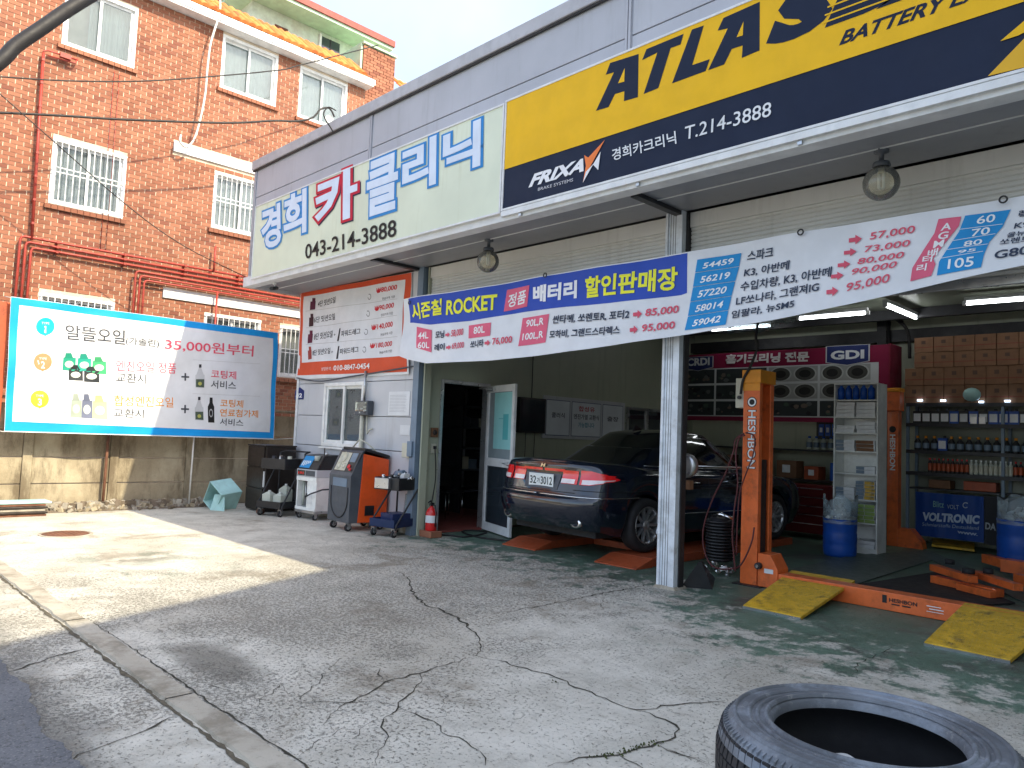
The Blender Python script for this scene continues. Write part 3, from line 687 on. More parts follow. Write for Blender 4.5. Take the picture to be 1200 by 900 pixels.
# office front: horizontal sandwich panels with a window
wx0, wx1, wz0, wz1 = -11.04, -9.86, 1.15, 2.19
zz = [0, .62, 1.11, 1.65, 2.19, 2.75, 3.30, 3.79]
for a, b in zip(zz[:-1], zz[1:]):
    for c_, d in (((GX0 + .06, wx0 - .002), (wx1 + .002, XL - .02)) if 1.0 < (a + b) / 2 < 2.19 else ((GX0 + .06, XL - .02),)):
        if (a, b) == (.62, 1.11): b = 1.145
        a2 = 1.147 if a == 1.11 else a
        MB().box(c_, d, WY, WY + .08, a2 + .004, b - .004, 'clad_light').build('wall_panel', gb, bev=.006)
MB().box(GX0 - .01, GX0 + .055, WY - .02, WY + .09, 0, 3.79, 'white_trim').build('corner_flashing', gb, bev=.004)
MB().box(GX0, GX0 + .05, WY + .092, BK, 0, 3.79, 'clad_light').build('side_wall', gb)
MB().box(GX0 + .06, XL - .02, WY - .012, WY - .001, 0, .10, 'strip_concrete').build('plinth', gb)
fr = MB(); f_ = .06
for (p, q, r_, s_) in ((wx0, wx1, wz0, wz0 + f_), (wx0, wx1, wz1 - f_, wz1), (wx0, wx0 + f_, wz0 + f_, wz1 - f_), (wx1 - f_, wx1, wz0 + f_, wz1 - f_)): fr.box(p, q, WY - .045, WY + .06, r_, s_, 'white_paint')
w = fr.build('window', gb, bev=.004); mx_ = (wx0 + wx1) / 2 - .02
for (p, q, yy) in ((wx0 + f_, mx_ + .03, WY - .02), (mx_ - .03, wx1 - f_, WY + .015)):
    e = .045; sh = MB()
    for (u0_, u1_, v0_, v1_) in ((p, q, wz0 + f_, wz0 + f_ + e), (p, q, wz1 - f_ - e, wz1 - f_), (p, p + e, wz0 + f_ + e, wz1 - f_ - e), (q - e, q, wz0 + f_ + e, wz1 - f_ - e)): sh.box(u0_, u1_, yy, yy + .03, v0_, v1_, 'white_paint')
    sh.build('sash', w); MB().box(p + e, q - e, yy + .01, yy + .016, wz0 + f_ + e, wz1 - f_ - e, 'clear_glass').build('pane', w)
MB().box(wx0 + .1, mx_, WY + .10, WY + .11, wz0, wz1, 'grey_plastic').build('blind', w)
MB().box(wx0 - .06, wx1 + .06, WY - .05, WY - .002, wz0 - .04, wz0 - .006, 'white_paint').build('sill', w)
# left wall of the bay with a doorway into the office
DY0, DY1, DZ = 6.87, 7.78, 2.19
for (a, b, c_, d) in ((WY + .1, DY0, 0, 3.75), (DY1, BK, 0, 1.18), (DY1, 9.4, 1.181, 3.75), (9.402, BK, 1.181, 3.75), (DY0 + .001, DY1 - .001, DZ, 3.75)):
    MB().box(XL - .10, XL, a, b, c_, d, 'inner_green').build('inner_wall_panel', gb)
mb = MB()
for (a, b, c_, d) in ((DY0 - .03, DY0 + .02, 0, DZ + .03), (DY1 - .02, DY1 + .03, 0, DZ + .03), (DY0 + .021, DY1 - .021, DZ - .02, DZ + .03)): mb.box(XL - .11, XL + .022, a, b, c_, d, 'alu')
mb.build('door_frame', gb, bev=.003)
# hinged glazed door standing open into the bay
hd = Vector((XL + .03, DY1 - .02, 0)); en = Vector((-7.50, 7.44, 0)); dl = (en - hd).length; az = math.atan2((en - hd).y, (en - hd).x)
dr = thing('door', None, None, hd, az); dr.parent = gb; dr.location = WM[gb].inverted() @ hd
mb = MB()
for (a, b, c_, d) in ((0, dl, .02, .14), (0, dl, 2.08, 2.18), (0, .08, .14, 2.08), (dl - .08, dl, .14, 2.08), (.08, dl - .08, .98, 1.10)): mb.box(a, b, -.02, .02, c_, d, 'white_trim')
mb.build('leaf_frame', dr, local=True, bev=.003)
MB().box(.08, dl - .08, -.004, .004, 1.10, 2.08, 'window_glass').build('pane', dr, local=True)
MB().box(.08, dl - .08, -.004, .004, .14, .98, 'dark_glass').build('pane', dr, local=True)
mb = MB().box(.27, dl - .085, -.009, -.006, 1.24, 2.07, INK((.30, .62, .62)).name); mb.mats = [INK((.30, .62, .62)).name]
MATS[INK((.30, .62, .62)).name] = INK((.30, .62, .62))
mb.box(.60, .78, -.011, -.0095, 1.38, 1.75, INK((.10, .42, .44)).name).box(.45, .60, -.011, -.0095, 1.68, 1.69, INK((.10, .42, .44)).name)
mb.build('door_poster', dr, local=True)
mb = MB().cyl((dl - .04, -.03, 1.04), (dl - .04, -.075, 1.04), .025, 12, 'alu').tube([(dl - .04, -.075, 1.04), (dl - .10, -.08, 1.04), (dl - .20, -.075, 1.045)], .010, 8).cyl((dl - .04, .03, 1.04), (dl - .04, .08, 1.04), .025, 12).sphere((dl - .03, .10, 1.04), .028, 10); mb.build('handle', dr, local=True)
mb = MB().box(.05, .30, -.06, -.021, 2.10, 2.15, 'alu').tube([(.28, -.04, 2.125), (.10, -.20, 2.13), (.0, -.08, 2.17)], .008, 6, 'alu'); mb.build('door_closer', dr, local=True)
# rear walls, ceiling, right end, office partitions
MB().box(XL, GX1, BK, BK + .1, 0, 4.0, 'inner_green').build('rear_wall', gb)
MB().box(GX1 - .1, GX1 + .02, WY, BK, 0, 5.74, 'clad_grey').build('end_wall', gb)
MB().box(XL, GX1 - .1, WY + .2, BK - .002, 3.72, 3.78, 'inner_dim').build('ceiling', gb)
for y_ in (8.6, 10.6, 12.7): MB().box(XL, GX1 - .1, y_, y_ + .12, 3.56, 3.718, 'dark_metal').build('ceiling_beam', gb)
MB().box(XL, GX1 - .1, BK - .16, BK - .003, 3.30, 3.50, 'dark_metal').build('wall_beam', gb)
MB().box(-4.75, -4.6, BK - .18, BK - .164, 0, 3.7, 'dark_metal').build('wall_post', gb)
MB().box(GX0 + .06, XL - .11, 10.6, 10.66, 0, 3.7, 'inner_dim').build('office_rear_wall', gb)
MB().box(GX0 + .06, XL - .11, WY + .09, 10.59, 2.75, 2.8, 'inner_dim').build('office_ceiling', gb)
MB().box(GX0 + .06, XL - .0, WY + .085, 10.59, .002, .03, 'eave_red').build('office_floor', gb)
# steel post of the office corner and the middle column with its shutter guides
mb = MB().box(XL - .09, XL + .04, WY - .10, WY + .095, 0, 3.79, 'steel_blue').box(XL + .06, XL + .09, WY - .03, WY + .09, 0, 3.79, 'inner_green').box(XL + .04, XL + .06, WY + .0, WY + .08, 0, 3.79, 'dark_metal')
mb.build('corner_post', gb, bev=.003)
cx = -4.335
mb = MB().box(cx, cx + .03, WY - .13, WY + .05, .004, 3.79, 'column_white').box(cx + .03, cx + .135, WY - .115, WY + .05, .004, 3.79, 'column_white').box(cx + .135, cx + .20, WY - .13, WY + .05, .004, 3.79, 'column_white')
mb.box(cx + .20, cx + .215, WY - .06, WY + .03, .004, 3.79, 'dark_metal')
mb.build('column', gb, bev=.003)
mb = MB()
for k in (.055, .085, .112): mb.box(cx + k, cx + k + .005, WY - .1165, WY - .1151, .01, 3.78, 'dark_metal')
mb.build('column_groove', gb)
MB().hexa([(cx - .03, WY - .14, 0), (cx + .23, WY - .14, 0), (cx + .23, WY + .08, 0), (cx - .03, WY + .08, 0)], [(cx - .01, WY - .132, .03), (cx + .21, WY - .132, .03), (cx + .21, WY + .06, .03), (cx - .01, WY + .06, .03)], 'strip_concrete').build('column_foot', gb)
# rolled shutters part-lowered behind the banner
for (a, b, zb_) in ((XL + .10, cx - .002, 2.72), (cx + .22, -.3, 2.80), (-.1, GX1 - .15, 2.8)):
    sh = MB(); z = zb_; k = .042
    while z < 3.62:
        sh.add([(a, WY + .02, z), (b, WY + .02, z), (b, WY + .006, z + k * .3), (a, WY + .006, z + k * .3), (b, WY + .006, z + k * .8), (a, WY + .006, z + k * .8), (b, WY + .02, z + k), (a, WY + .02, z + k)], [(0, 1, 2, 3), (3, 2, 4, 5), (5, 4, 6, 7)], 'shutter_beige'); z += k
    s_ = sh.build('shutter_curtain', gb)
    MB().box(a, b, WY + .021, WY + .03, zb_, 3.62, 'shutter_beige').build('shutter_back', s_)
    MB().box(a, b, WY - .02, WY + .03, 3.63, 3.785, 'shutter_beige').build('shutter_box', s_, bev=.004)
    MB().box(a, b, WY - .0, WY + .04, zb_ - .07, zb_ - .002, 'alu').build('bottom_bar', s_, bev=.003)
# unseen block right of the camera, placed and shaped to shade the yard
nb = thing('unseen_building', 'plain tall rendered building beyond the yard, to the right of the camera', 'building', (6, 0, 0))
tip = Vector((-6.78, 4.0, 0)); q = Vector((-5.66, 1.10, 0)); Hh = 9.0; off = -SD * (Hh / -SD.z); a = tip + off; dB = (q - tip).normalized()
p1, p2 = a - dB * .35, a + dB * 16; nn = Vector((-dB.y, dB.x, 0)); nn = nn if nn.x > 0 else -nn
mb = MB().prism([p1 * 1 - Vector((0, 0, Hh)), p2 - Vector((0, 0, Hh)), p2 + nn * 7 - Vector((0, 0, Hh)), p1 + nn * 7 - Vector((0, 0, Hh))], (0, 0, Hh), 'pent_wall')
mb.build('wall', nb, normals=True)
for i in range(4):
    for j in range(2):
        c = p1 + dB * (2.5 + 3.4 * i) - nn * .02; c.z = 1.2 + 3 * j; e = dB * 1.4
        MB().prism([c, c + e, c + e + Vector((0, 0, 1.3)), c + Vector((0, 0, 1.3))], nn * .04, 'dark_glass').build('window', nb, normals=True)

# ---------------------------------------------------------------- SIGNS
def Zf(ox, oy, s_): return lambda a, b: (ox + a / s_, oy + b / s_)
BLU, NAVY, YEL = (.035, .24, .58), (.010, .017, .042), (.82, .47, .012)
SY = FY - .14
def lightbox(name, label, cat, px_l, px_r, z0, z1, face, frame='white_trim'):
    x0, x1 = px_l, px_r
    t = thing(name, label, cat, (x0, SY, z0))
    MB().box(x0 + .02, x1 - .02, SY + .004, FY - .032, z0 + .02, z1 - .02, face).build('face', t)
    mb = MB()
    for (a, b, c_, d) in ((x0, x1, z0, z0 + .022), (x0, x1, z1 - .022, z1), (x0, x0 + .022, z0 + .022, z1 - .022), (x1 - .022, x1, z0 + .022, z1 - .022)): mb.box(a, b, SY - .008, FY - .034, c_, d, frame)
    mb.build('frame', t, bev=.002); return t
xs0 = onY(294, 326, SY).x; xs1 = onY(586.5, 250, SY).x; z0s = onY(586.7, 250, SY).z; z1s = onY(586.7, 122.7, SY).z
ks_ = lightbox('shop_sign', 'pale green lightbox sign with large outlined blue and red Korean letters and a phone number', 'sign', xs0, xs1 - .004, z0s, z1s, 'sign_face')
P = Print('y', SY); z3 = Zf(280, 120, 3.75)
LBL = (.66, .74, .86); MATS[INK((.03, .03, .06)).name] = INK((.03, .03, .06))
for ch, bl, br, tl, col in (('경', (103, 655), (188, 625), (100, 470), BLU), ('희', (198, 605), (298, 585), (200, 412), BLU), ('카', (335, 562), (522, 520), (338, 345), (.55, .018, .045)),
                            ('클', (560, 512), (700, 470), (565, 265), BLU), ('리', (718, 412), (866, 395), (722, 200), BLU), ('닉', (896, 338), (1062, 300), (900, 135), BLU)):
    bl, br, tl = z3(*bl), z3(*br), z3(*tl)
    # keep the letters on the sign's own level lines
    A_, B_ = P.at(*bl), P.at(*br); C_ = P.at(*tl); 
    wv = Vector((B_.x - A_.x, 0, 0)); hv = Vector((C_.x - A_.x, 0, C_.z - A_.z))
    ix, iy = .045, .05; B0 = A_ + wv * ix + hv * iy; wv = wv * (1 - 2 * ix); hv = hv * (1 - 2 * iy)
    kc = P.key(col); MATS[kc] = MATS.get(kc) or bpy.data.materials[kc]; kl = P.key(LBL); MATS[kl] = MATS.get(kl) or bpy.data.materials[kl]
    g1, f1 = outline(ch, .080, 0); g3, f3 = outline(ch, .034, 0); g2, f2 = glyphs(ch, 0)
    P.mb.add([B0 + wv * x + hv * y + Vector((0, -.003 - .0015 * zq, 0)) for x, y, zq in g1], f1, kc); P.put([B0 + wv * x + hv * y for x, y in g2], f2, col, 1.5)
    P.mb.add([B0 + wv * x + hv * y + Vector((0, -.008 - .0015 * zq, 0)) for x, y, zq in g3], f3, kl); P.put([B0 + wv * x + hv * y for x, y in g2], f2, LBL, 4)
    if ch == '카': P.mb.add([B0 + wv * x + hv * y + Vector((.022, -.001 - .001 * zq, -.022)) for x, y, zq in g1], f1, P.key((.03, .03, .06)))
P.text('043-214-3888', z3(292, 690), z3(693, 588), z3(292, 625), (.02, .02, .02), 2, .012)
P.build('lettering', ks_)
# yellow and navy battery sign
xr = 1.6; xb0 = onY(586.8, 250, SY).x + .004; zb0 = onY(880, 169.5, SY).z; zb1 = zb0 + (z1s - z0s) * 1.0
zsp = onY(587, 200, SY).z; zsp2 = onY(1200, 2, SY).z; zsp = (zsp + zsp2) / 2
bs_ = lightbox('battery_sign', 'yellow and navy lightbox sign with big slanted dark lettering', 'sign', xb0, xr, zb0, zb1, INK(NAVY).name)
P = Print('y', SY); MATS[INK(YEL).name] = INK(YEL)
P.poly3([(xb0 + .024, SY, zsp), (xr - .024, SY, zsp), (xr - .024, SY, zb1 - .022), (xb0 + .024, SY, zb1 - .022)], YEL, 0.5)
z5 = Zf(580, 0, 3.6); z6 = Zf(880, 0, 3.6)
def pp(zf, pts, col, lv=1.5): P.poly([zf(*p) for p in pts], col, lv)
pp(z5, [(427, 468), (503, 305), (468, 316), (487, 266), (607, 228), (604, 410), (545, 427), (547, 385), (507, 397), (480, 452)], NAVY); pp(z5, [(549, 288), (547, 345), (521, 352)], YEL, 2.5)
pp(z5, [(640, 208), (797, 143), (784, 188), (742, 203), (690, 372), (628, 397), (686, 222), (622, 254)], NAVY)
pp(z5, [(832, 125), (882, 108), (833, 275), (907, 250), (890, 300), (748, 352)], NAVY)
pp(z5, [(900, 297), (983, 120), (940, 130), (965, 76), (1118, 8), (1117, 213), (1042, 245), (1046, 192), (1000, 207), (968, 272)], NAVY); pp(z5, [(1050, 92), (1047, 150), (1021, 158)], YEL, 2.5)
# S, then B (striped at the foot), A, T, T: continue beyond the frame of view
def ttext(t, x0, x1, z0, z1, sl, col, lv=1.5, bold=.05):
    A_ = Vector((x0, SY, z0)); g, f = glyphs(t, bold); P.put([A_ + Vector((x1 - x0, 0, 0)) * a_ + Vector((sl, 0, z1 - z0)) * b_ for a_, b_ in g], f, col, lv)
a = P.at(*z6(50, 213)); b = P.at(*z6(240, 130)); hT = (P.at(*z5(607, 228)).z - P.at(*z5(604, 410)).z)
ttext('S', a.x, b.x + .13, a.z, a.z + hT, .18, NAVY, 1.5, .07)
a = P.at(*z6(312, 118)); ttext('BX', a.x, a.x + 1.25, a.z, a.z + hT, .2, NAVY, 1.5, .07)
for k in range(3): zz_ = a.z + .035 + k * .055; P.poly3([(a.x - .02 + k * .02, SY, zz_), (a.x + .68, SY, zz_), (a.x + .68, SY, zz_ + .012), (a.x - .02 + k * .02, SY, zz_ + .012)], YEL, 2.5)
a = P.at(*z6(372, 193)); b = P.at(*z6(770, 45)); c = P.at(*z6(395, 130))
k = (b.x - a.x) / 7 * 14.2
ttext('BATTERY EXPERT', a.x, a.x + k, a.z, a.z + (c.z - a.z), .05, NAVY, 1.5, .03)
P.text('T.214-3888', z5(800, 592), z5(1165, 490), z5(803, 535), (.72, .74, .76), 1.5, .006)
P.text('경희카크리닉', z5(497, 680), z5(767, 606), z5(493, 630), (.72, .74, .76), 1.5, .014)
P.text('FRIXA', z5(142, 792), z5(375, 722), z5(168, 733), (.80, .80, .82), 1.5, .045)
P.text('BRAKE SYSTEMS', z5(182, 806), z5(330, 765), z5(183, 793), (.60, .60, .64), 1.5, .0)
pp(z5, [(378, 655), (395, 665), (465, 590), (405, 700), (372, 772), (385, 700)], (.85, .22, .06), 2); pp(z5, [(372, 772), (385, 725), (418, 690), (447, 640), (437, 718), (415, 695)], (.80, .80, .82), 2.2)
# gold zigzag near the right end
pp(z6, [(1052, 175), (1152, 90), (1300, -20), (1300, 60), (1130, 150)], YEL, 2); pp(z6, [(1000, 322), (1152, 165), (1250, 90), (1260, 250), (1152, 285)], (.74, .42, .03), 2)
P.build('lettering', bs_)
MB().box(xb0, xr, SY - .004, FY - .10, zb0 - .06, zb0 - .003, 'white_trim').build('drip_rail', bs_)
for i in range(5): x_ = xb0 + .25 + i * 1.5; MB().box(x_, x_ + .035, FY - .125, FY - .101, 3.74, zb0 - .062, 'alu').build('bracket', bs_)

# ---- orange price poster on the office front
PY = WY - .03
po = thing('price_poster', 'orange-bordered transmission oil price poster hung on the grey office front', 'poster', (-10.5, PY, 3))
def wp(p): return .012 * math.sin(p.x * 5 + p.z * 3) + .006 * math.sin(p.z * 9 + p.x)
z1 = Zf(330, 310, 6.43); OR = (.66, .09, .035)
P = Print('y', PY, wp)
P.quad(z1(105, 868), z1(960, 826), z1(978, 58), z1(150, 212), (.74, .75, .76), 0, 16, 8)
P.quad(z1(118, 835), z1(948, 808), z1(975, 60), z1(155, 212), OR, 1, 16, 8)
P.quad(z1(148, 740), z1(905, 690), z1(930, 112), z1(175, 243), (.74, .75, .78), 2, 16, 8)
DK = (.035, .035, .045); RD = (.62, .025, .035)
for (t, bl, br, tl) in (('4단 밋션오일', (275, 322), (412, 290), (278, 275)), ('6단 밋션오일', (248, 442), (403, 415), (250, 395)), ('8단 밋션오일', (252, 572), (382, 548), (255, 520)), ('8단 밋션오일', (240, 690), (368, 672), (243, 645)),
                        ('파워드레그', (450, 545), (597, 525), (452, 500)), ('파워드레그', (438, 678), (590, 662), (440, 635))): P.text(t, z1(*bl), z1(*br), z1(*tl), DK, 3, .012)
for (t, bl, br, tl) in (('₩80,000', (715, 225), (872, 195), (718, 180)), ('₩90,000', (702, 360), (856, 332), (705, 315)), ('₩140,000', (672, 502), (842, 475), (675, 455)), ('₩180,000', (668, 640), (835, 620), (672, 595))): P.text(t, z1(*bl), z1(*br), z1(*tl), RD, 3, .02)
for (x_, y_) in ((765, 270), (752, 393), (742, 540), (738, 676)): P.text('현금가격 기준', z1(x_, y_), z1(x_ + 98, y_ - 16), z1(x_ + 1, y_ - 20), DK, 3)
for (x_, y_) in ((662, 243), (652, 370), (637, 508), (632, 642)): P.ell(z1(x_, y_), 2.0, 3.6, (.25, .25, .27), 3, 14, -2.2, 3.0, ring=.25)
for (x_, y_, w_, h_, c_) in ((222, 345, 36, 92, (.10, .02, .05)), (212, 470, 32, 98, (.05, .02, .03)), (205, 596, 36, 98, (.12, .02, .05)), (202, 718, 30, 98, (.35, .06, .05))):
    P.quad(z1(x_, y_), z1(x_ + w_, y_ - 6), z1(x_ + w_ + 3, y_ - h_ * .75), z1(x_ + 3, y_ - h_ * .7), c_, 3); P.quad(z1(x_ + w_ * .4, y_ - h_ * .7), z1(x_ + w_, y_ - h_ * .72), z1(x_ + w_, y_ - h_), z1(x_ + w_ * .4, y_ - h_), c_, 3)
for (x_, y_) in ((418, 578), (410, 712)): P.quad(z1(x_, y_), z1(x_ + 14, y_ - 2), z1(x_ + 28, y_ - 98), z1(x_ + 18, y_ - 96), DK, 3)
for (x_, y_) in ((398, 530), (382, 660)): P.text('+', z1(x_ - 8, y_ + 8), z1(x_ + 8, y_ + 5), z1(x_ - 8, y_ - 8), DK, 3)
for y_ in ((355, 240 + 22), (480, 385), (606, 545)): P.quad(z1(190, y_[0]), z1(880, y_[1]), z1(880, y_[1] - 3), z1(190, y_[0] - 3), (.5, .5, .5), 3)
P.text('상담문의 :', z1(305, 800), z1(382, 795), z1(306, 775), (.85, .8, .78), 3); P.text('010-8847-0454', z1(390, 800), z1(668, 785), z1(392, 760), (.85, .82, .8), 3, .02)
P.build('print', po)

# ---- long battery banner slung across both bays
LY = 6.20
lb = thing('battery_banner', 'long white and blue battery price banner sagging across the two garage bays', 'banner', (-5, LY, 3))
def wl(p): return .022 * math.sin(p.x * 2.3) + .010 * math.sin(p.x * 6.1 + p.z * 4) + .03 * math.exp(-((p.x + 8.35) / .3) ** 2) * math.sin(p.z * 8)
topz = lambda x: 3.31 - .018 * (1 - math.cos((x + 8.5) * 2 * PI / 2.65)) / 2
botpts = [(-8.62, 2.50), (-8.40, 2.44), (-8.0, 2.37), (-7.5, 2.36), (-6.7, 2.355), (-6.2, 2.37), (-5.2, 2.41), (-4.2, 2.47), (-3.2, 2.55), (-2.4, 2.63), (-1.2, 2.80), (-.2, 2.87), (1.5, 2.9)]
def lin(pts, x):
    for (a, b), (c_, d) in zip(pts[:-1], pts[1:]):
        if x <= c_: return b + (d - b) * max(0, (x - a)) / (c_ - a)
    return pts[-1][1]
P = Print('y', LY, wl); P.mb.grid(lambda u, v: P.off(Vector((-8.60 + 10.0 * u, LY, lin(botpts, -8.60 + 10.0 * u) * (1 - v) + topz(-8.60 + 10.0 * u) * v)), 0), 160, 10, INK((.74, .76, .80)).name)
MATS[INK((.74, .76, .80)).name] = INK((.74, .76, .80))
z7 = Zf(470, 240, 1200 / 330); z8 = Zf(780, 220, 1200 / 420)
BB = (.035, .085, .46); PK = (.72, .13, .22); CY = (.02, .27, .62); YT = (.86, .86, .06); INKD = (.035, .05, .09); RT = (.68, .10, .16)
# blue field
xs_ = [onY(*z7(a, 300), LY).x for a in (38,)][0]; xe = onY(*z8(72, 300), LY).x
blo = [(onY(*z7(a, b), LY).x, onY(*z7(a, b), LY).z) for a, b in ((36, 500), (130, 512), (300, 495), (520, 455), (700, 435), (900, 420), (1190, 385))]
blo.append((xe, onY(*z8(70, 352), LY).z))
P.mb.grid(lambda u, v: P.off(Vector((xs_ + (xe - xs_) * u, LY, lin(blo, xs_ + (xe - xs_) * u) * (1 - v) + (topz(xs_ + (xe - xs_) * u) - .012) * v)), 1), 70, 8, INK(BB).name); MATS[INK(BB).name] = INK(BB)
def t7(t, bl, br, tl, c_, b_=.02): P.text(t, z7(*bl), z7(*br), z7(*tl), c_, 3, b_)
def t8(t, bl, br, tl, c_, b_=.02): P.text(t, z8(*bl), z8(*br), z8(*tl), c_, 3, b_)
t7('시즌철', (40, 492), (180, 470), (42, 425), YT, .03); t7('ROCKET', (198, 472), (408, 448), (200, 408), YT, .03)
P.quad(z7(435, 455), z7(532, 432), z7(545, 342), z7(447, 362), PK, 2); t7('정품', (448, 440), (525, 418), (456, 382), (.86, .86, .88), .02)
t7('배터리', (560, 418), (750, 398), (562, 345), (.86, .87, .92), .045); t7('할인판매장', (785, 400), (1178, 362), (790, 310), YT, .03)
P.quad(z7(70, 610), z7(135, 630), z7(138, 535), z7(58, 518), PK, 2); t7('44L', (72, 572), (122, 570), (72, 543), (.86, .86, .88), .02); t7('60L', (76, 612), (126, 612), (76, 585), (.86, .86, .88), .02)
t7('모닝', (155, 572), (193, 568), (156, 540), INKD, .03); t7('레이', (150, 625), (195, 620), (151, 596), INKD, .03)
t7('58,000', (220, 568), (268, 560), (222, 535), RT); t7('69,000', (225, 620), (272, 614), (226, 590), RT)
P.quad(z7(290, 570), z7(382, 558), z7(386, 502), z7(292, 515), PK, 2); t7('80L', (312, 552), (360, 545), (314, 522), (.86, .86, .88))
t7('쏘나타', (297, 612), (352, 605), (299, 580), INKD, .03); t7('76,000', (390, 602), (470, 592), (392, 568), RT)
P.quad(z7(495, 602), z7(612, 586), z7(632, 465), z7(512, 482), PK, 2); t7('90L,R', (525, 525), (605, 515), (530, 490), (.86, .86, .88)); t7('100L,R', (510, 582), (602, 570), (514, 548), (.86, .86, .88))
t7('싼타페, 쏘렌토R, 포터2', (645, 510), (980, 490), (650, 472), INKD, .025); t7('모하비, 그랜드스타렉스', (630, 572), (938, 555), (634, 536), INKD, .025)
t7('85,000', (1045, 482), (1180, 465), (1050, 445), RT); t7('95,000', (1032, 548), (1165, 532), (1036, 512), RT)
def arr(zf, x_, y_, w_, h_, sl):      # block arrow
    s_ = w_ * sl; f = lambda a, b: zf(x_ + a * w_ + b * 0, y_ + b * h_ - a * s_)
    P.poly([f(0, .22), f(.5, .22), f(.5, .5), f(1, 0), f(.5, -.5), f(.5, -.22), f(0, -.22)], RT, 3)
for q_ in ((198, 556, 18, 22), (202, 610, 20, 22), (358, 590, 24, 26), (998, 470, 36, 36), (984, 536, 34, 36)): arr(z7, *q_, .12)
for q_ in ((616, 178, 44, 32), (600, 220, 42, 28), (580, 262, 42, 28), (558, 300, 42, 28), (543, 352, 40, 32)): arr(z8, *q_, .14)
Lx, Ly = (107, 100, 92, 82, 73, 62), (240, 285, 333, 382, 430, 478); Rx, Ry = (249, 242, 230, 219, 209, 200), (216, 262, 312, 362, 410, 459)
for k, t in enumerate(('54459', '56219', '57220', '58014', '59042')):
    P.quad(z8(Lx[k + 1], Ly[k + 1] - 1), z8(Rx[k + 1], Ry[k + 1] - 1), z8(Rx[k], Ry[k] + 1), z8(Lx[k], Ly[k] + 1), CY, 2)
    t8(t, (Lx[k + 1] + 24, Ly[k + 1] - 13), (Rx[k + 1] - 20, Ry[k + 1] - 9), (Lx[k] + 22, Ly[k] + 12), (.86, .88, .9), .02)
t8('스파크', (268, 245), (358, 232), (272, 210), INKD, .02); t8('K3, 아반떼', (257, 300), (412, 276), (262, 268), INKD, .02); t8('수입차량, K3, 아반떼', (246, 348), (558, 302), (250, 314), INKD, .02)
t8('LF쏘나타, 그랜져IG', (233, 396), (516, 350), (236, 364), INKD, .02); t8('임팔라, 뉴SM5', (218, 440), (428, 402), (222, 412), INKD, .02)
for t, bl, br, tl in (('57,000', (685, 180), (838, 158), (690, 152)), ('73,000', (665, 222), (820, 202), (672, 197)), ('80,000', (642, 262), (798, 240), (650, 238)), ('90,000', (620, 298), (772, 272), (630, 273)), ('95,000', (606, 355), (750, 322), (612, 322))): t8(t, bl, br, tl, RT, .012)
P.poly([z8(*q_) for q_ in ((918, 108), (992, 98), (985, 130), (900, 240), (908, 258), (893, 297), (822, 315), (830, 270), (905, 155))], PK, 2)
for t, x_, y_ in (('A', 925, 148), ('G', 915, 178), ('M', 900, 206), ('배', 880, 235), ('터', 862, 256), ('리', 842, 285)): t8(t, (x_, y_), (x_ + 34, y_ - 6), (x_ + 5, y_ - 24), (.86, .86, .88), .02)
P.poly([z8(*q_) for q_ in ((1005, 95), (1155, 72), (1128, 130), (1085, 182), (1068, 225), (1058, 268), (912, 296), (920, 250), (985, 150))], CY, 2)
for t, x_, y_, h_ in (('60', 1042, 124, 27), ('70', 1025, 166, 25), ('80', 1000, 200, 18), ('95', 980, 224, 11), ('105', 948, 275, 33)): t8(t, (x_, y_), (x_ + (85 if t == '105' else 60), y_ - 10), (x_ + 4, y_ - h_), (.86, .88, .9), .012)
for q_ in (((985, 143), (1128, 122)), ((960, 182), (1105, 155)), ((940, 212), (1080, 190)), ((925, 240), (1065, 215))): P.quad(z8(*q_[0]), z8(*q_[1]), z8(q_[1][0], q_[1][1] - 2), z8(q_[0][0], q_[0][1] - 2), (.7, .75, .8), 2.6)
t8('렉스턴', (1178, 105), (1290, 85), (1184, 75), INKD); t8('K9, K7', (1164, 140), (1290, 120), (1170, 118), INKD); t8('올뉴', (1140, 168), (1200, 158), (1146, 150), INKD); t8('쏘렌토', (1118, 192), (1220, 178), (1122, 172), INKD); t8('G80, K9', (1100, 245), (1330, 205), (1104, 212), INKD)
P.build('print', lb)
mb = MB()
for px, py in ((641, 323), (940, 273), (1177, 235), (482, 355)):
    mb = MB(); p = onY(px, py, LY); p.y -= .03; mb.lathe([(.018, 0), (.030, 0), (.030, .006), (.018, .006), (.018, 0)], p, 12, 'dark_metal', axis='y'); mb.build('eyelet', lb)

# ---- blue engine oil banner on its plane above the panel wall
AX_ = -12.87
ob = thing('oil_banner', 'large white oil change banner with a bright blue border strung above the panel wall', 'banner', (AX_, 4.5, 2))
def wo(p): return .012 * math.sin(p.y * 4 + p.z * 5) + .016 * math.exp(-((p.y - 3.0) / 1.0) ** 2) * math.sin(p.z * 8 - p.y * 4) + .005 * math.sin(p.y * 8 - p.z * 7)
P = Print('x', AX_, wo); z4 = Zf(0, 330, 1055 / 340)
BO = (.015, .32, .78)
P.quad(z4(15, 546), z4(995, 574), z4(1012, 186), z4(40, 54), (.7, .75, .8), 0, 40, 16)
P.quad(z4(17, 542), z4(993, 570), z4(1012, 187), z4(41, 56), BO, 1, 40, 16)
P.quad(z4(44, 508), z4(980, 548), z4(993, 207), z4(70, 86), (.76, .77, .79), 2, 40, 16)
DKo = (.07, .075, .09); RDo = (.78, .10, .16); OGo = (.80, .28, .03)
def t4(t, bl, br, tl, c_, b_=.01): P.text(t, z4(*bl), z4(*br), z4(*tl), c_, 3, b_)
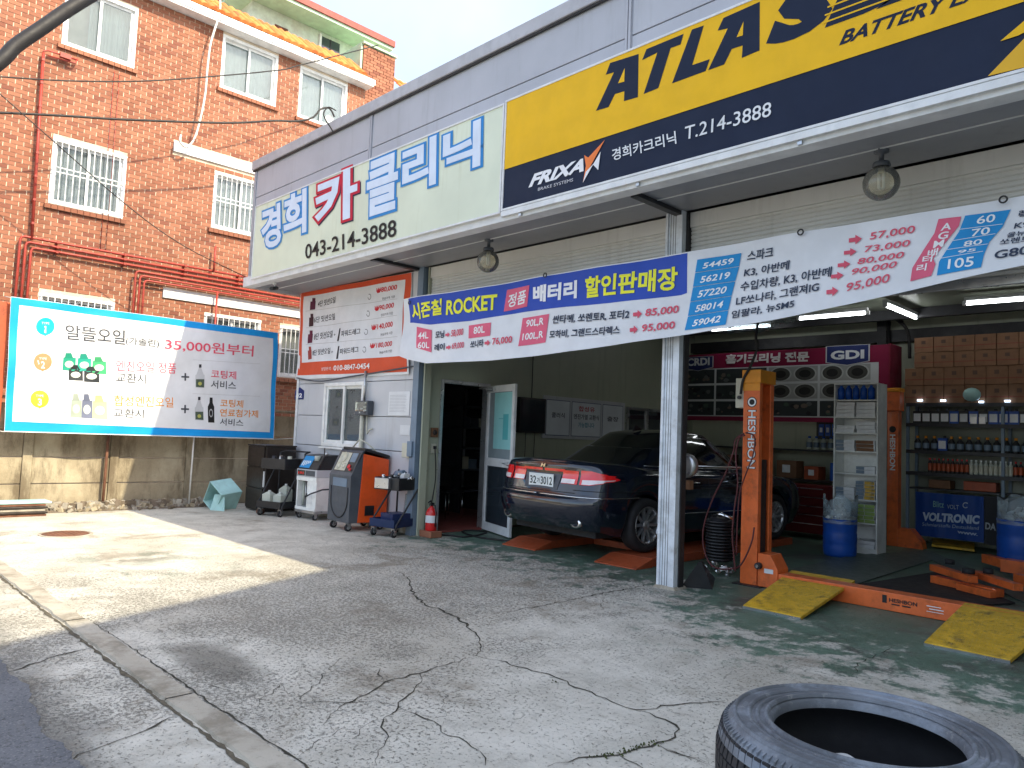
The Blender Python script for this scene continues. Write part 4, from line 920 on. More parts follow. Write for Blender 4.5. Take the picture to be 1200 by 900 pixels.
for (x_, y_, c_, n_) in ((165, 163, (.02, .55, .72), '1'), (155, 292, (.85, .25, .12), '2'), (143, 427, (.82, .50, .04), '3')):
    P.ell(z4(x_, y_), 10.8, 10.2, c_, 3, 24); P.poly([z4(x_ - 14, y_ + 22), z4(x_, y_ + 36), z4(x_ + 14, y_ + 22)], c_, 3)
    hw_ = 3 if n_ == '1' else 7; P.text(n_, z4(x_ - hw_, y_ + 23), z4(x_ + hw_, y_ + 24), z4(x_ - hw_, y_ - 2), (.86, .88, .88), 4, .02); P.text('TYPE', z4(x_ - 14, y_ - 8), z4(x_ + 14, y_ - 7), z4(x_ - 14, y_ - 16), (.86, .88, .88), 4)
t4('알뜰오일', (237, 210), (455, 230), (238, 155), DKo, .012); t4('(가솔린)', (457, 232), (578, 243), (458, 200), DKo); t4('35,000원부터', (598, 250), (920, 275), (600, 205), RDo, .012)
t4('엔진오일 정품', (420, 325), (640, 335), (421, 285), RDo, .004); t4('교환시', (420, 365), (528, 372), (421, 330), DKo, .004); t4('+', (660, 360), (688, 361), (660, 332), DKo)
t4('합성엔진오일', (415, 452), (628, 458), (416, 413), OGo, .004); t4('교환시', (412, 492), (522, 497), (413, 460), DKo, .004); t4('+', (656, 478), (686, 479), (657, 448), DKo)
t4('코팅제', (765, 350), (858, 356), (766, 320), RDo, .01); t4('서비스', (765, 388), (856, 393), (766, 358), DKo, .01)
t4('코팅제', (800, 455), (882, 459), (801, 427), OGo, .01); t4('연료첨가제', (799, 490), (936, 495), (800, 462), OGo, .01); t4('서비스', (799, 522), (884, 527), (800, 496), DKo, .01)
for (x_, y_, w_, h_, c1) in ((228, 322, 48, 62, (.03, .33, .22)), (282, 325, 50, 62, (.03, .35, .26)), (335, 334, 50, 60, (.06, .36, .16)), (250, 358, 52, 55, (.03, .035, .04)), (305, 364, 55, 55, (.03, .035, .04)),
                             (212, 488, 44, 82, (.55, .56, .58)), (256, 492, 40, 84, (.35, .40, .34)), (296, 495, 40, 86, (.16, .18, .26)), (336, 498, 54, 84, (.55, .58, .30))):
    P.quad(z4(x_, y_), z4(x_ + w_, y_ + 3), z4(x_ + w_, y_ - h_ * .72), z4(x_ + 2, y_ - h_ * .76), c1, 3); P.quad(z4(x_ + w_ * .15, y_ - h_ * .7), z4(x_ + w_ * .8, y_ - h_ * .7), z4(x_ + w_ * .62, y_ - h_), z4(x_ + w_ * .2, y_ - h_), tuple(k_ * .8 for k_ in c1), 3.2)
    P.ell(z4(x_ + w_ * .5, y_ - h_ * .35), w_ * .11, h_ * .065, (.62, .64, .55), 4, 12)
for (x_, y_) in ((710, 385), (708, 503)):
    P.quad(z4(x_, y_), z4(x_ + 32, y_ + 2), z4(x_ + 32, y_ - 46), z4(x_, y_ - 46), (.55, .56, .58), 3); P.quad(z4(x_ + 2, y_ - 2), z4(x_ + 31, y_), z4(x_ + 31, y_ - 30), z4(x_ + 2, y_ - 30), (.08, .11, .08), 3.5)
    P.quad(z4(x_ + 3, y_ - 46), z4(x_ + 29, y_ - 46), z4(x_ + 20, y_ - 72), z4(x_ + 12, y_ - 72), (.55, .56, .58), 3); P.quad(z4(x_ + 12, y_ - 72), z4(x_ + 21, y_ - 72), z4(x_ + 21, y_ - 84), z4(x_ + 12, y_ - 84), (.04, .04, .05), 3.5); P.ell(z4(x_ + 16, y_ - 14), 2.2, 2.2, (.45, .45, .12), 4, 10)
P.poly([z4(*q_) for q_ in ((756, 512), (779, 513), (779, 455), (774, 442), (773, 422), (763, 421), (762, 441), (756, 455))], (.02, .02, .022), 3)
P.ell(z4(767, 478), 2.2, 5, (.4, .4, .4), 4, 12, ring=.3)
for q_ in ((700, 285, 945, 300), (700, 408, 945, 418)): P.quad(z4(q_[0], q_[1]), z4(q_[2], q_[3]), z4(q_[2], q_[3] - 1.5), z4(q_[0], q_[1] - 1.5), (.6, .6, .6), 3)
P.build('print', ob)
for qa, qb in (((41, 58), (1012, 188)), ((15, 546), (995, 574))):
    c = P.at(*z4(*qa)); d = P.at(*z4(*qb))
    for e, f in ((Vector((-13.0, 2.26, c.z + .02)), c), (d, Vector((-12.0, 6.5, d.z + .05)))): MB().tube([e, f], .005, 5, 'wire_white').build('cord', ob)
# ================================================================ LAMPS, CAMERA, WIRES
for k, (px, py, pb, lab) in enumerate(((573, 281, (568, 302), 'small round glass globe lamp under the canopy above the word ROCKET end of the banner'), (1033, 176, (1025, 211), 'larger round glass globe lamp under the canopy below the navy sign'))):
    b = onZ(px, py, 3.79); r_ = .135
    t = thing('globe_lamp', lab, 'lamp', (b.x, b.y, 3.79), group='globe lamps under the canopy')
    MB().lathe([(.055, 0), (.055, -.02), (.02, -.03), (.02, -.09), (.06, -.10), (.07, -.13), (.062, -.14)], (b.x, b.y, 3.79), 16, 'grey_plastic').build('bracket', t)
    c = Vector((b.x, b.y, 3.79 - .14 - r_ * .93)); MB().sphere(c, r_, 26, 'globe_glass').build('globe', t)
    mb = MB(); 
    for a in (-.018, .018): mb.tube([c + Vector((a, 0, .10)), c + Vector((a, 0, -.03)), c + Vector((a * .3, .01, -.045))], .011, 8, 'white_paint')
    mb.cyl(c + Vector((0, 0, .12)), c + Vector((0, 0, .075)), .024, 10, 'cream'); mb.build('bulb', t)
c = onZ(322, 331, 3.74); t = thing('security_camera', 'small black and white security camera under the left end of the canopy', 'camera', c)
MB().cyl(c + Vector((0, 0, .0)), c + Vector((0, 0, -.03)), .035, 12, 'white_paint').build('base', t); MB().cyl(c + Vector((0, 0, -.031)), c + Vector((0, 0, -.06)), .012, 8, 'white_paint').cyl(c + Vector((.06, -.08, -.12)), c + Vector((-.04, .06, -.08)), .032, 12, 'black_plastic').build('body', t)
def wire(name, label, cat, pts, r, m='wire', n=6):
    pts = [Vector(p) for p in pts]; out = []
    for i in range(len(pts) - 1):          # Catmull-Rom
        p0, p1, p2, p3 = pts[max(i - 1, 0)], pts[i], pts[i + 1], pts[min(i + 2, len(pts) - 1)]
        for k in range(6):
            t_ = k / 6; out.append(.5 * ((2 * p1) + (p2 - p0) * t_ + (2 * p0 - 5 * p1 + 4 * p2 - p3) * t_ ** 2 + (3 * p1 - p0 - 3 * p2 + p3) * t_ ** 3))
    out.append(pts[-1]); return MB().tube(out, r, n, m).build(name, None, label, cat)
X8 = lambda pts, X: [onX(a, b, X) for a, b in pts]
mb_pts = X8(((-60, 118), (0, 72), (18, 54), (50, 32), (85, 8), (130, -18), (230, -70)), -8)
wire('cable_bundle', 'thick black bundle of overhead cables crossing the top left corner', 'cable', mb_pts, .062, n=8)
wire('cable', 'thin wire lashed above the thick cable bundle', 'cable', X8(((-60, 95), (3, 66), (20, 50), (48, 28), (75, 8), (130, -25)), -8), .010)
for k, (a, b) in enumerate(((3, 64), (20, 48), (45, 29), (68, 14), (76, 7))):
    c = onX(a, b, -8); MB().lathe([(.028, 0), (.036, 0), (.036, .01), (.028, .01), (.028, 0)], c, 10, 'wire', rot=rot2((1.2, .4, .5))).build('cable_ring', None, 'small ring hanger, %s from the left along the thick overhead cable bundle' % ordw(k), 'ring', 'ring hangers on the cable bundle')
wire('cable', 'thin dark wire crossing the brick wall below the upper windows', 'cable', X8(((-40, 88), (0, 90), (90, 95), (189, 94), (320, 83), (349, 77), (400, 64), (443, 53)), -13.6), .012)
wire('cable', 'heavier black cable running across the brick wall to the third upper window', 'cable', X8(((-40, 131), (0, 132), (80, 136), (144, 140), (264, 144), (320, 141.5), (347, 142), (366, 138), (376, 128), (386, 127), (392, 137)), -13.8), .020)
wire('cable', 'thin wire sloping down the brick wall past the barred window', 'cable', X8(((-30, 82), (0, 110), (60, 163), (148, 240), (215, 288), (291, 326)), -13.7), .009)
wire('hose', 'white cable hanging in a loop down the brick wall from the roof', 'cable', X8(((255, -30), (258, 3), (256, 20), (247, 50), (243, 80), (240, 113), (232, 150), (225, 167), (217, 172), (211, 166), (212, 158)), -14.75), .022, 'wire_white')
t = thing('aerial', 'small white dish-like unit at the foot of the third upper window', 'aerial', onX(385, 141, -14.9)); c = onX(385, 141, -14.85)
MB().lathe([(.001, 0), (.09, .02), (.11, .05)], c, 14, 'white_paint', axis='x').cyl(c, c + Vector((-.1, 0, -.02)), .015, 8, 'dark_metal').build('dish', t)
wire('cable', 'short black cable end hooked over the grey roof edge', 'cable', [(-9.35, 5.4, 6.0), (-9.4, 5.3, 6.03), (-9.42, 5.25, 5.9), (-9.42, 5.38, 5.75), (-9.40, 5.40, 5.70)], .010)

# ================================================================ ON THE OFFICE FRONT
def wallY(px, py, y=WY): return onY(px, py, y)
def notice(name, label, cat, tl, br, col, y=WY - .012, lines=0, th=.004):
    a, b = onY(*tl, y), onY(*br, y); t = thing(name, label, cat, a); MATS[INK(col).name] = INK(col)
    MB().box(a.x, b.x, y, y + th + .006, b.z, a.z, INK(col).name).build('sheet', t)
    if lines:
        P = Print('y', y - .0005); h = (a.z - b.z)
        for k in range(lines):
            z_ = a.z - h * (.15 + .75 * k / lines); P.poly3([(a.x + .03, y, z_), (b.x - .03 - U(0, .1), y, z_), (b.x - .03 - U(0, .1), y, z_ - .006), (a.x + .03, y, z_ - .006)], (.45, .45, .47), 1)
        P.build('print', t)
    return t
notice('paper_notice', 'white paper notice with rows of grey text on the office front right of the window', 'notice', (456, 459), (479, 487), (.72, .73, .74), lines=12)
notice('paper_slip', 'small curled paper slip below the white notice on the office front', 'notice', (469, 498), (480, 510), (.66, .67, .68))
t = thing('number_plate', 'small dark blue house-shaped number plate reading 42 on the office front', 'plate', onY(351, 462, WY)); a, b = onY(346.5, 458, WY), onY(356, 468, WY)
MATS[INK((.02, .03, .14)).name] = INK((.02, .03, .14))
MB().prism([(a.x, WY - .012, b.z), (b.x, WY - .012, b.z), (b.x, WY - .012, a.z), ((a.x + b.x) / 2, WY - .012, a.z + .06), (a.x, WY - .012, a.z)], (0, .01, 0), INK((.02, .03, .14)).name).build('plate', t, normals=True)
P = Print('y', WY - .0125); g, f = glyphs('42', .03); P.put([Vector((a.x + .04 + (b.x - a.x - .08) * x, WY - .0125, b.z + .03 + (a.z - b.z) * .5 * y)) for x, y in g], f, (.75, .76, .8), 1); P.build('print', t)
t = thing('electric_meter', 'grey electricity meter box with conduits beside the office window', 'meter', onY(431, 480, WY)); a, b = onY(424, 470, WY), onY(438, 487, WY)
MB().box(a.x, b.x, WY - .12, WY - .015, b.z, a.z, 'grey_plastic').build('body', t, bev=.01)
MB().box(a.x + .02, b.x - .02, WY - .128, WY - .1205, b.z + .06, a.z - .02, 'clear_glass').build('cover', t)
mb = MB()
for i in range(9): x_ = U(a.x + .03, b.x - .05); z_ = U(b.z + .03, a.z - .04); MB().box(x_, x_ + .025, WY - .127, WY - .1203, z_, z_ + .02, random.choice(['white_paint', 'dark_metal', 'cream'])).build('fitting', t)
xm = (a.x + b.x) / 2; MB().tube([(xm - .02, WY - .06, 2.35), (xm - .02, WY - .06, a.z)], .02, 8, 'alu').build('conduit', t)
MB().tube([(xm - .04, WY - .06, b.z), (xm - .05, WY - .06, 1.06), (xm - .02, WY - .06, .98), (xm - .02, WY - .05, .6)], .03, 8, 'cream').build('conduit', t)
MB().tube([(xm + .05, WY - .04, b.z), (xm + .06, WY - .04, b.z - .2), (xm + .10, WY - .05, b.z - .28), (xm + .14, WY - .04, b.z - .22), (xm + .20, WY - .03, b.z - .2)], .012, 6, 'cream').build('conduit', t)
wire('cable', 'pair of cables sagging along the wall under the orange poster', 'cable', [(-12.0, WY - .04, 2.30), (-11.2, WY - .05, 2.22), (-10.3, WY - .05, 2.27), (-9.6, WY - .05, 2.31), (-8.55, WY - .05, 2.38)], .012, 'grey_plastic')
a, b = onY(471, 519, WY - .1), onY(483, 537, WY - .1)
t = thing('outlet_box', 'grey outdoor socket box low on the wall behind the tool cart', 'socket', a); MB().box(a.x, b.x, WY - .10, WY - .012, b.z, a.z, 'cream').build('body', t, bev=.008); MB().box(b.x - .10, b.x + .01, WY - .13, WY - .101, b.z + .02, a.z + .03, 'steel_blue').build('cover', t, bev=.006)
# inside left wall fittings
def plX(name, label, cat, tl, br, mat, th=.03, bev=.004):
    a, b = onX(*tl, XL), onX(*br, XL); t = thing(name, label, cat, a); MB().box(XL + .001, XL + th, a.y, b.y, b.z, a.z, mat).build('body', t, bev=bev); return t, a, b
t, a, b = plX('wall_plate', 'brown wooden plate on the wall left of the doorway', 'plate', (504.5, 501), (512, 512.5), 'carton'); MB().lathe([(.04, .0), (.03, .02), (.001, .02)], (XL + .03, (a.y + b.y) / 2, (a.z + b.z) / 2), 10, 'wood_dark', axis='x').build('knob', t)
t, a, b = plX('wall_socket', 'small cream socket with a plug and hanging cord left of the doorway', 'socket', (505, 520), (509.5, 531), 'cream'); MB().box(XL + .031, XL + .06, a.y + .02, b.y - .02, b.z + .06, a.z - .03, 'black_plastic').build('plug', t)
wire('cord', 'thin black cord hanging from the wall socket to the floor', 'cord', [(XL + .06, a.y + .03, b.z + .08), (XL + .08, a.y + .05, .8), (XL + .05, a.y + .02, .4), (XL + .12, a.y - .05, .02)], .008)
t, a, b = plX('television', 'black wall-mounted television on the left wall beyond the open door', 'television', (606, 465), (635, 508), 'black_plastic', .07); MB().box(XL + .0705, XL + .073, a.y + .03, b.y - .03, b.z + .03, a.z - .03, 'dark_glass').build('screen', t)
MB().tube([(XL + .03, a.y + .2, b.z), (XL + .02, a.y + .2, .5)], .006, 5, 'wire').build('cord', t); MB().tube([(XL + .03, b.y - .2, b.z), (XL + .02, b.y - .22, .5)], .006, 5, 'wire').build('cord', t)
MB().tube([(XL + .03, (a.y + b.y) / 2, a.z), (XL + .02, (a.y + b.y) / 2, 3.7)], .008, 5, 'wire').build('cord', t)
t, a, b = plX('price_board', 'white framed three-panel Korean price board on the left wall behind the car', 'board', (636, 463), (730, 517), 'clad_light', .025)
w_ = (b.y - a.y); P = Print('x', XL + .0255)
for k, (u0_, u1_, tx, cc) in enumerate(((.03, .30, ('쿨러식',), (.1, .1, .13)), (.32, .68, ('합성유', '엔진가열 교환식', '가능합니다'), (.1, .1, .13)), (.70, .97, ('출장',), (.1, .1, .13)))):
    y0, y1 = a.y + w_ * u0_, a.y + w_ * u1_; zt = a.z - .06; zb = b.z + .05
    P.poly3([(XL, y0, zb), (XL, y1, zb), (XL, y1, zt), (XL, y0, zt)], (.10, .12, .2), 1); P.poly3([(XL, y0 + .012, zb + .012), (XL, y1 - .012, zb + .012), (XL, y1 - .012, zt - .012), (XL, y0 + .012, zt - .012)], (.70, .73, .76), 2)
    for i, s_ in enumerate(tx):
        g, f = glyphs(s_, .02); ww = (y1 - y0) * (.55 if i != 1 else .86); yc = (y0 + y1) / 2 - ww / 2; zc_ = zt - .22 - i * .14 + (.06 if len(tx) > 1 else -.08); hh = .09
        P.put([Vector((XL, yc + ww * x, zc_ + hh * y)) for x, y in g], f, (.45, .05, .07) if (i == 0 and k == 1) else ((.1, .3, .4) if i == 2 else cc), 3)
for v in P.mb.v: v.x += .0255
P.build('print', t)
t, a, b = plX('wall_window', 'dim aluminium window on the left wall near the back of the bay', 'window', (735, 480), (776, 520), 'dark_glass', .02)
mb = MB(); 
for (p, q, r_, s_) in ((a.y, b.y, a.z, a.z + .05), (a.y - .05, a.y, b.z, a.z + .05), ((a.y + b.y) / 2 - .03, (a.y + b.y) / 2 + .03, b.z, a.z), (b.y, b.y + .05, b.z, a.z + .05)): mb.box(XL + .001, XL + .05, p, q, r_, s_, 'alu')
mb.build('frame', t)

# ================================================================ YARD EQUIPMENT
def caster(t, x, y, r=.045, z0=0, m='rubber'):
    mb = MB().cyl((x - .016, y, z0 + r), (x + .016, y, z0 + r), r, 14, m).cyl((x - .018, y, z0 + r), (x + .018, y, z0 + r), r * .5, 10, 'alu')
    mb.box(x - .026, x - .020, y - .02, y + .03, z0 + r * .8, z0 + r * 2.25, 'alu').box(x + .020, x + .026, y - .02, y + .03, z0 + r * .8, z0 + r * 2.25, 'alu').box(x - .026, x + .026, y - .025, y + .035, z0 + r * 2.25, z0 + r * 2.4, 'alu')
    mb.build('caster', t, local=True)
# dark drawer cabinet
t = thing('drawer_cabinet', 'tall dark brown three-drawer cabinet against the end of the panel wall', 'cabinet', (-12.42, 5.86, 0))
MB().box(0, .66, .022, .55, .02, 1.09, 'wood_dark').build('body', t, local=True, bev=.004); MB().box(-.01, .67, -.005, .56, 1.092, 1.115, 'wood_dark').build('top', t, local=True, bev=.003)
for k in range(3):
    d = MB().box(.01, .60, -.0, .02, .05 + k * .35, .05 + k * .35 + .335, 'wood_dark').build('drawer', t, local=True, bev=.003)
MB().box(.62, .645, -.004, .018, .42, .68, 'white_paint').build('handle', t, local=True, bev=.002)
# pale blue open box tipped on its edge
R_ = Matrix.Rotation(math.radians(34), 3, 'Y') @ Matrix.Rotation(math.radians(12), 3, 'Z')
bc = Vector((-12.52, 5.62, .0)); t = thing('open_box', 'pale turquoise open box tipped on its edge left of the dark cabinet', 'box', bc)
def rb(mb, x0, x1, y0, y1, z0, z1): 
    vs = [bc + Vector((-.05, 0, .22)) + R_ @ Vector(p) for p in ((x0, y0, z0), (x1, y0, z0), (x1, y1, z0), (x0, y1, z0), (x0, y0, z1), (x1, y0, z1), (x1, y1, z1), (x0, y1, z1))]
    mb.add(vs, [(0, 3, 2, 1), (4, 5, 6, 7), (0, 1, 5, 4), (1, 2, 6, 5), (2, 3, 7, 6), (3, 0, 4, 7)], 'teal_plastic')
for nm, d in (('side', (-.19, -.175, -.30, .10, -.2, .22)), ('side', (.175, .19, -.30, .10, -.2, .22)), ('top', (-.174, .174, -.30, .10, .205, .22)), ('bottom', (-.174, .174, -.30, .10, -.2, -.185)), ('back', (-.174, .174, .085, .10, -.184, .204))):
    mb = MB(); rb(mb, *d); mb.build(nm, t, bev=.004)
mb = MB(); mb.add([bc + Vector(p) for p in ((.02, -.26, .25), (.22, -.2, .26), (.30, -.22, .0), (.06, -.34, .0), (.03, -.24, .26), (.23, -.18, .27), (.31, -.2, .0), (.07, -.32, .0))], [(0, 1, 2, 3), (7, 6, 5, 4), (0, 4, 5, 1), (1, 5, 6, 2), (2, 6, 7, 3), (3, 7, 4, 0)], 'teal_plastic'); mb.build('flap', t)
MB().sphere((0, 0, .04), .09, 10, 'rust', (1, .8, .5)).build('brick_lump', None, 'reddish brown lump of old brick at the foot of the dark cabinet', 'lump').location = (-11.6, 5.75, .0)
# service carts
def cart(name, label, loc, rz, w, d, h, lowm, scale=1):
    t = thing(name, label, 'cart', loc, rz)
    for k, (z0, z1, y0, y1, m_) in enumerate(((.13, .24, 0, d, lowm), (h - .17, h, d * .10, d * 1.0, 'black_plastic'))):
        mb = MB(); mb.box(0, w, y0, y1, z0, z0 + .012, m_)
        for (a, b, c_, e) in ((0, w, y0, y0 + .012), (0, w, y1 - .012, y1), (0, .012, y0 + .012, y1 - .012), (w - .012, w, y0 + .012, y1 - .012)): mb.box(a, b, c_, e, z0 + .012, z1, m_)
        mb.build('tray', t, local=True, bev=.004)
    for x_ in (-.012, w + .012):
        MB().tube([(x_, .02, .10), (x_, .03, .16), (x_, d * .80, h - .14), (x_, d * .80, h)], .013, 8, 'dark_metal').build('leg', t, local=True)
        MB().tube([(x_, d - .02, .10), (x_, d - .02, h + .08)], .013, 8, 'dark_metal').build('leg', t, local=True)
    MB().tube([(-.012, d - .02, h + .08), (-.012, d + .10, h + .11), (w + .012, d + .10, h + .11), (w + .012, d - .02, h + .08)], .013, 8, 'dark_metal').build('handle', t, local=True)
    for x_, y_ in ((.04, .05), (w - .04, .05), (.04, d - .05), (w - .04, d - .05)): caster(t, x_, y_, .048)
    return t
ct = cart('tool_cart', 'black two-tray tool cart heaped with tools beside the red fire extinguisher', (-8.74, 5.93, 0), math.radians(14), .44, .60, .80, INK((.02, .035, .09)).name)
MATS[INK((.02, .035, .09)).name] = INK((.02, .035, .09))
M_ = WM[ct]
MB().box(.05, .30, .03 - .025, .03 + .03, .65, .79, 'alu').build('drawer', ct, local=True, bev=.004)
def pos(lx, ly, lz, W_=None): return (W_ or M_) @ Vector((lx, ly, lz))
def loose(name, label, cat, mb, grp=None): return mb.build(name, None, label, cat, grp)
random.seed(5)
for k in range(9):
    p = pos(U(.05, .40), U(.12, .58), .80 - .10 + k * .016); q = p + Vector((U(-.16, .16), U(-.12, .12), U(-.01, .06)))
    mb = MB().tube([p, q], U(.008, .016), 8, random.choice(['chrome', 'dark_metal', 'alu'])).cyl(q, q + (q - p).normalized() * .035, .022, 10, random.choice(['chrome', 'dark_metal']))
    loose('wrench', 'metal hand tool in the loose heap on the black tool cart', 'tool', mb, 'tools heaped on the black tool cart')
p = pos(.18, .3, .84); mb = MB().cyl(p, p + Vector((.16, .02, .02)), .045, 14, 'steel_blue').cyl(p + Vector((.04, 0, -.02)), p + Vector((.03, -.02, -.14)), .022, 10, 'black_plastic').cyl(p + Vector((.16, .02, .02)), p + Vector((.2, .02, .02)), .02, 10, 'chrome'); loose('impact_gun', 'blue-grey air impact gun lying on top of the black tool cart', 'tool', mb)
p = pos(.36, .28, .80); mb = MB().box(p.x - .05, p.x + .05, p.y - .05, p.y + .04, p.z, p.z + .06, 'white_paint'); loose('white_pack', 'small white pack lying at the right side of the black tool cart', 'pack', mb)
p = pos(.10, .3, .145); mb = MB().box(0, .28, 0, .3, 0, .16, 'navy_plastic'); o_ = loose('parts_bin', 'dark blue bin on the lower tray of the black tool cart', 'bin', mb); o_.location = p + Vector((-.0, -.15, .002))
MATS['x'] = None
p = pos(.30, .48, .145); mb = MB()
mb.grid(lambda u, v: p + Vector((.09 * math.cos(u * 2 * PI) * (1 + .2 * math.sin(u * 19)) * (1 - .3 * v), .09 * math.sin(u * 2 * PI) * (1 - .3 * v), .002 + v * .42)), 22, 6, 'plastic_bag'); loose('plastic_bag', 'clear plastic bag hanging at the back of the black tool cart', 'bag', mb)
c2 = cart('oil_cart', 'small black cart carrying white oil jugs between the dark cabinet and the grey machine', (-11.50, 5.62, 0), math.radians(20), .50, .52, .92, 'black_plastic')
W2 = WM[c2]
for k, (lx, ly, hh) in enumerate(((.06, .06, .26), (.25, .10, .24), (.18, .30, .36))):
    p = W2 @ Vector((lx, ly, .143)); s_ = .17
    mb = MB().hexa([(0, 0, 0), (s_, 0, 0), (s_, s_ * .8, 0), (0, s_ * .8, 0)], [(0, 0, hh * .75), (s_, 0, hh * .75), (s_, s_ * .8, hh * .75), (0, s_ * .8, hh * .75)], 'jug').hexa([(0.001, 0.001, hh * .75 + .001), (s_ - .001, .001, hh * .75 + .001), (s_ - .001, s_ * .8 - .001, hh * .75 + .001), (.001, s_ * .8 - .001, hh * .75 + .001)], [(.06, .05, hh * .92), (.11, .05, hh * .92), (.11, .09, hh * .92), (.06, .09, hh * .92)], 'jug').cyl((.085, .07, hh * .92), (.085, .07, hh), .022, 10, 'white_paint')
    o_ = loose('oil_jug', ('squat white jug at the front left of the small oil cart', 'squat pale jug at the front right of the small oil cart', 'taller white jug at the back of the small oil cart')[k], 'jug', mb, 'jugs on the small oil cart'); o_.location = p; o_.rotation_euler = (0, 0, .3)
for k in range(4):
    p = W2 @ Vector((.08 + .1 * k, .25 + .05 * (k % 2), .925 - .1)); mb = MB().cyl(p, p + Vector((U(-.03, .03), 0, .13)), .035, 12, ('dark_metal', 'alu', 'black_plastic', 'cream')[k]); loose('canister', ('dark', 'silver', 'black', 'cream')[k] + ' canister in the top tray of the small oil cart', 'canister', mb)
# grey oil changer
t = thing('oil_machine', 'silver-grey oil changer on casters with a blue screen and black top', 'machine', (-10.98, 6.02, 0), math.radians(3)); W_ = .56; D_ = .40
MB().box(.0, W_, 0, D_, .10, .14, 'alu').build('base', t, local=True, bev=.004)
mb = MB().box(.30, W_, .012, D_, .142, .66, 'bin_white').box(.0, .03, .012, D_, .142, .66, 'bin_white').box(.031, .299, .20, D_, .142, .66, 'alu').box(.0, W_, .0, .012, .142, .19, 'bin_white').box(0, W_, 0, .0119, .60, .66, 'bin_white'); mb.build('body', t, local=True, bev=.003)
for k, x_ in enumerate((.07, .13, .215, .25)): MB().cyl((x_, .10, .20), (x_, .10, .58), (.018, .010, .022, .022)[k], 10, ('jug', 'alu', 'hose_red', 'hose_red')[k]).build('sight_tube', t, local=True)
MB().box(.33, .45, .003, .0118, .25, .40, 'white_paint').build('service_panel', t, local=True)
MB().box(.0, W_, .0, D_, .662, .78, 'clad_light').build('head', t, local=True, bev=.006); MB().box(.03, .24, -.006, -.0005, .68, .765, 'dark_glass').build('display', t, local=True); MB().box(.26, .52, -.006, -.0005, .68, .765, 'grey_plastic').build('keypad', t, local=True)
mb = MB(); g, f = glyphs('8 88.8', .02); MATS[INK((.8, .05, .04)).name] = INK((.8, .05, .04)); mb.add([Vector((.05 + .16 * x, -.008, .70 + .04 * y)) for x, y in g], f, INK((.8, .05, .04)).name); mb.build('digits', t, local=True)
MB().hexa([(0, 0, .782), (W_, 0, .782), (W_, D_, .782), (0, D_, .782)], [(0, .14, 1.0), (W_, .14, 1.0), (W_, D_, 1.02), (0, D_, 1.02)], 'black_plastic').build('console', t, local=True, bev=.012)
sc_ = MB().add([(.05, .012, .80), (.33, .012, .80), (.33, .128, .985), (.05, .128, .985)], [(0, 1, 2, 3)], INK((.03, .25, .55)).name); MATS[INK((.03, .25, .55)).name] = INK((.03, .25, .55))
for i in range(5): x_ = .08 + .045 * i; sc_.add([(x_, .028 + .004 * i, .83), (x_ + .03, .028 + .004 * i, .83), (x_ + .03, .075, .91), (x_, .075, .91)], [(0, 1, 2, 3)], INK((.6, .72, .8)).name); MATS[INK((.6, .72, .8)).name] = INK((.6, .72, .8))
for i in range(len(sc_.v)): sc_.v[i] = sc_.v[i] + Vector((0, -.006 if i < 4 else -.009, .004))
sc_.build('screen', t, local=True)
MB().cyl((.42, .10, .92), (.42, .10, 1.0), .05, 14, 'jug').build('filler_cup', t, local=True); MB().cyl((.50, .2, 1.0), (.50, .2, 1.06), .03, 14, 'alu').build('valve', t, local=True)
for x_, y_ in ((.06, .05), (W_ - .06, .05), (.06, D_ - .05), (W_ - .06, D_ - .05)): caster(t, x_, y_, .042)
MB().tube([(.30, .02, .40), (.38, -.06, .36), (.55, -.08, .42), (.78, -.02, .50), (.95, .05, .52)], .012, 6, 'dark_metal').build('hose', t, local=True)
MB().tube([(.45, .2, 1.02), (.52, .15, 1.12), (.60, .1, 1.0), (.56, .05, .85)], .010, 6, 'dark_metal').build('hose', t, local=True)
# orange flushing machine
t = thing('flushing_machine', 'tall orange and dark grey service machine on casters with a slanted control panel', 'machine', (-9.72, 5.86, 0), math.radians(-3)); W_ = .62; D_ = .62
prof = [(.0, .12), (.0, .78), (.02, .82), (.16, 1.12), (.22, 1.15)]
body = MB()
for (y0, z0), (y1, z1) in zip(prof[:-1], prof[1:]): body.add([(0, y0, z0), (W_, y0, z0), (W_, y1, z1), (0, y1, z1)], [(0, 1, 2, 3)], 'grey_plastic')
side = [(y, z) for y, z in prof] + [(D_ * .30, 1.15), (D_ * .22, .12)]
for x_ in (0, W_): body.add([(x_, y, z) for y, z in side], [tuple(range(len(side))) if x_ else tuple(range(len(side)))[::-1]], 'grey_plastic')
body.build('front_shell', t, local=True, normals=True)
MB().hexa([(.004, D_ * .222, .12), (W_ - .002, D_ * .222, .12), (W_ - .002, D_, .12), (.004, D_, .12)], [(.004, D_ * .302, 1.10), (W_ - .002, D_ * .302, 1.10), (W_ - .002, D_, 1.02), (.004, D_, 1.02)], 'machine_orange').build('rear_shell', t, local=True, bev=.012)
MB().hexa([(-.01, .20, 1.135), (W_ + .01, .20, 1.135), (W_ + .01, D_ + .01, 1.03), (-.01, D_ + .01, 1.03)], [(-.01, .20, 1.185), (W_ + .01, .20, 1.185), (W_ + .01, D_ + .01, 1.08), (-.01, D_ + .01, 1.08)], 'black_plastic').build('top', t, local=True, bev=.015)
def slant(x0, x1, v0, v1, off_, m_):
    a = Vector((0, .02, .82)); b = Vector((0, .16, 1.12)); n_ = Vector((0, -.906, .423)) * off_
    p = lambda x, v: a.lerp(b, v) + Vector((x, 0, 0)) + n_
    return MB().add([p(x0, v0), p(x1, v0), p(x1, v1), p(x0, v1)], [(0, 1, 2, 3)], m_)
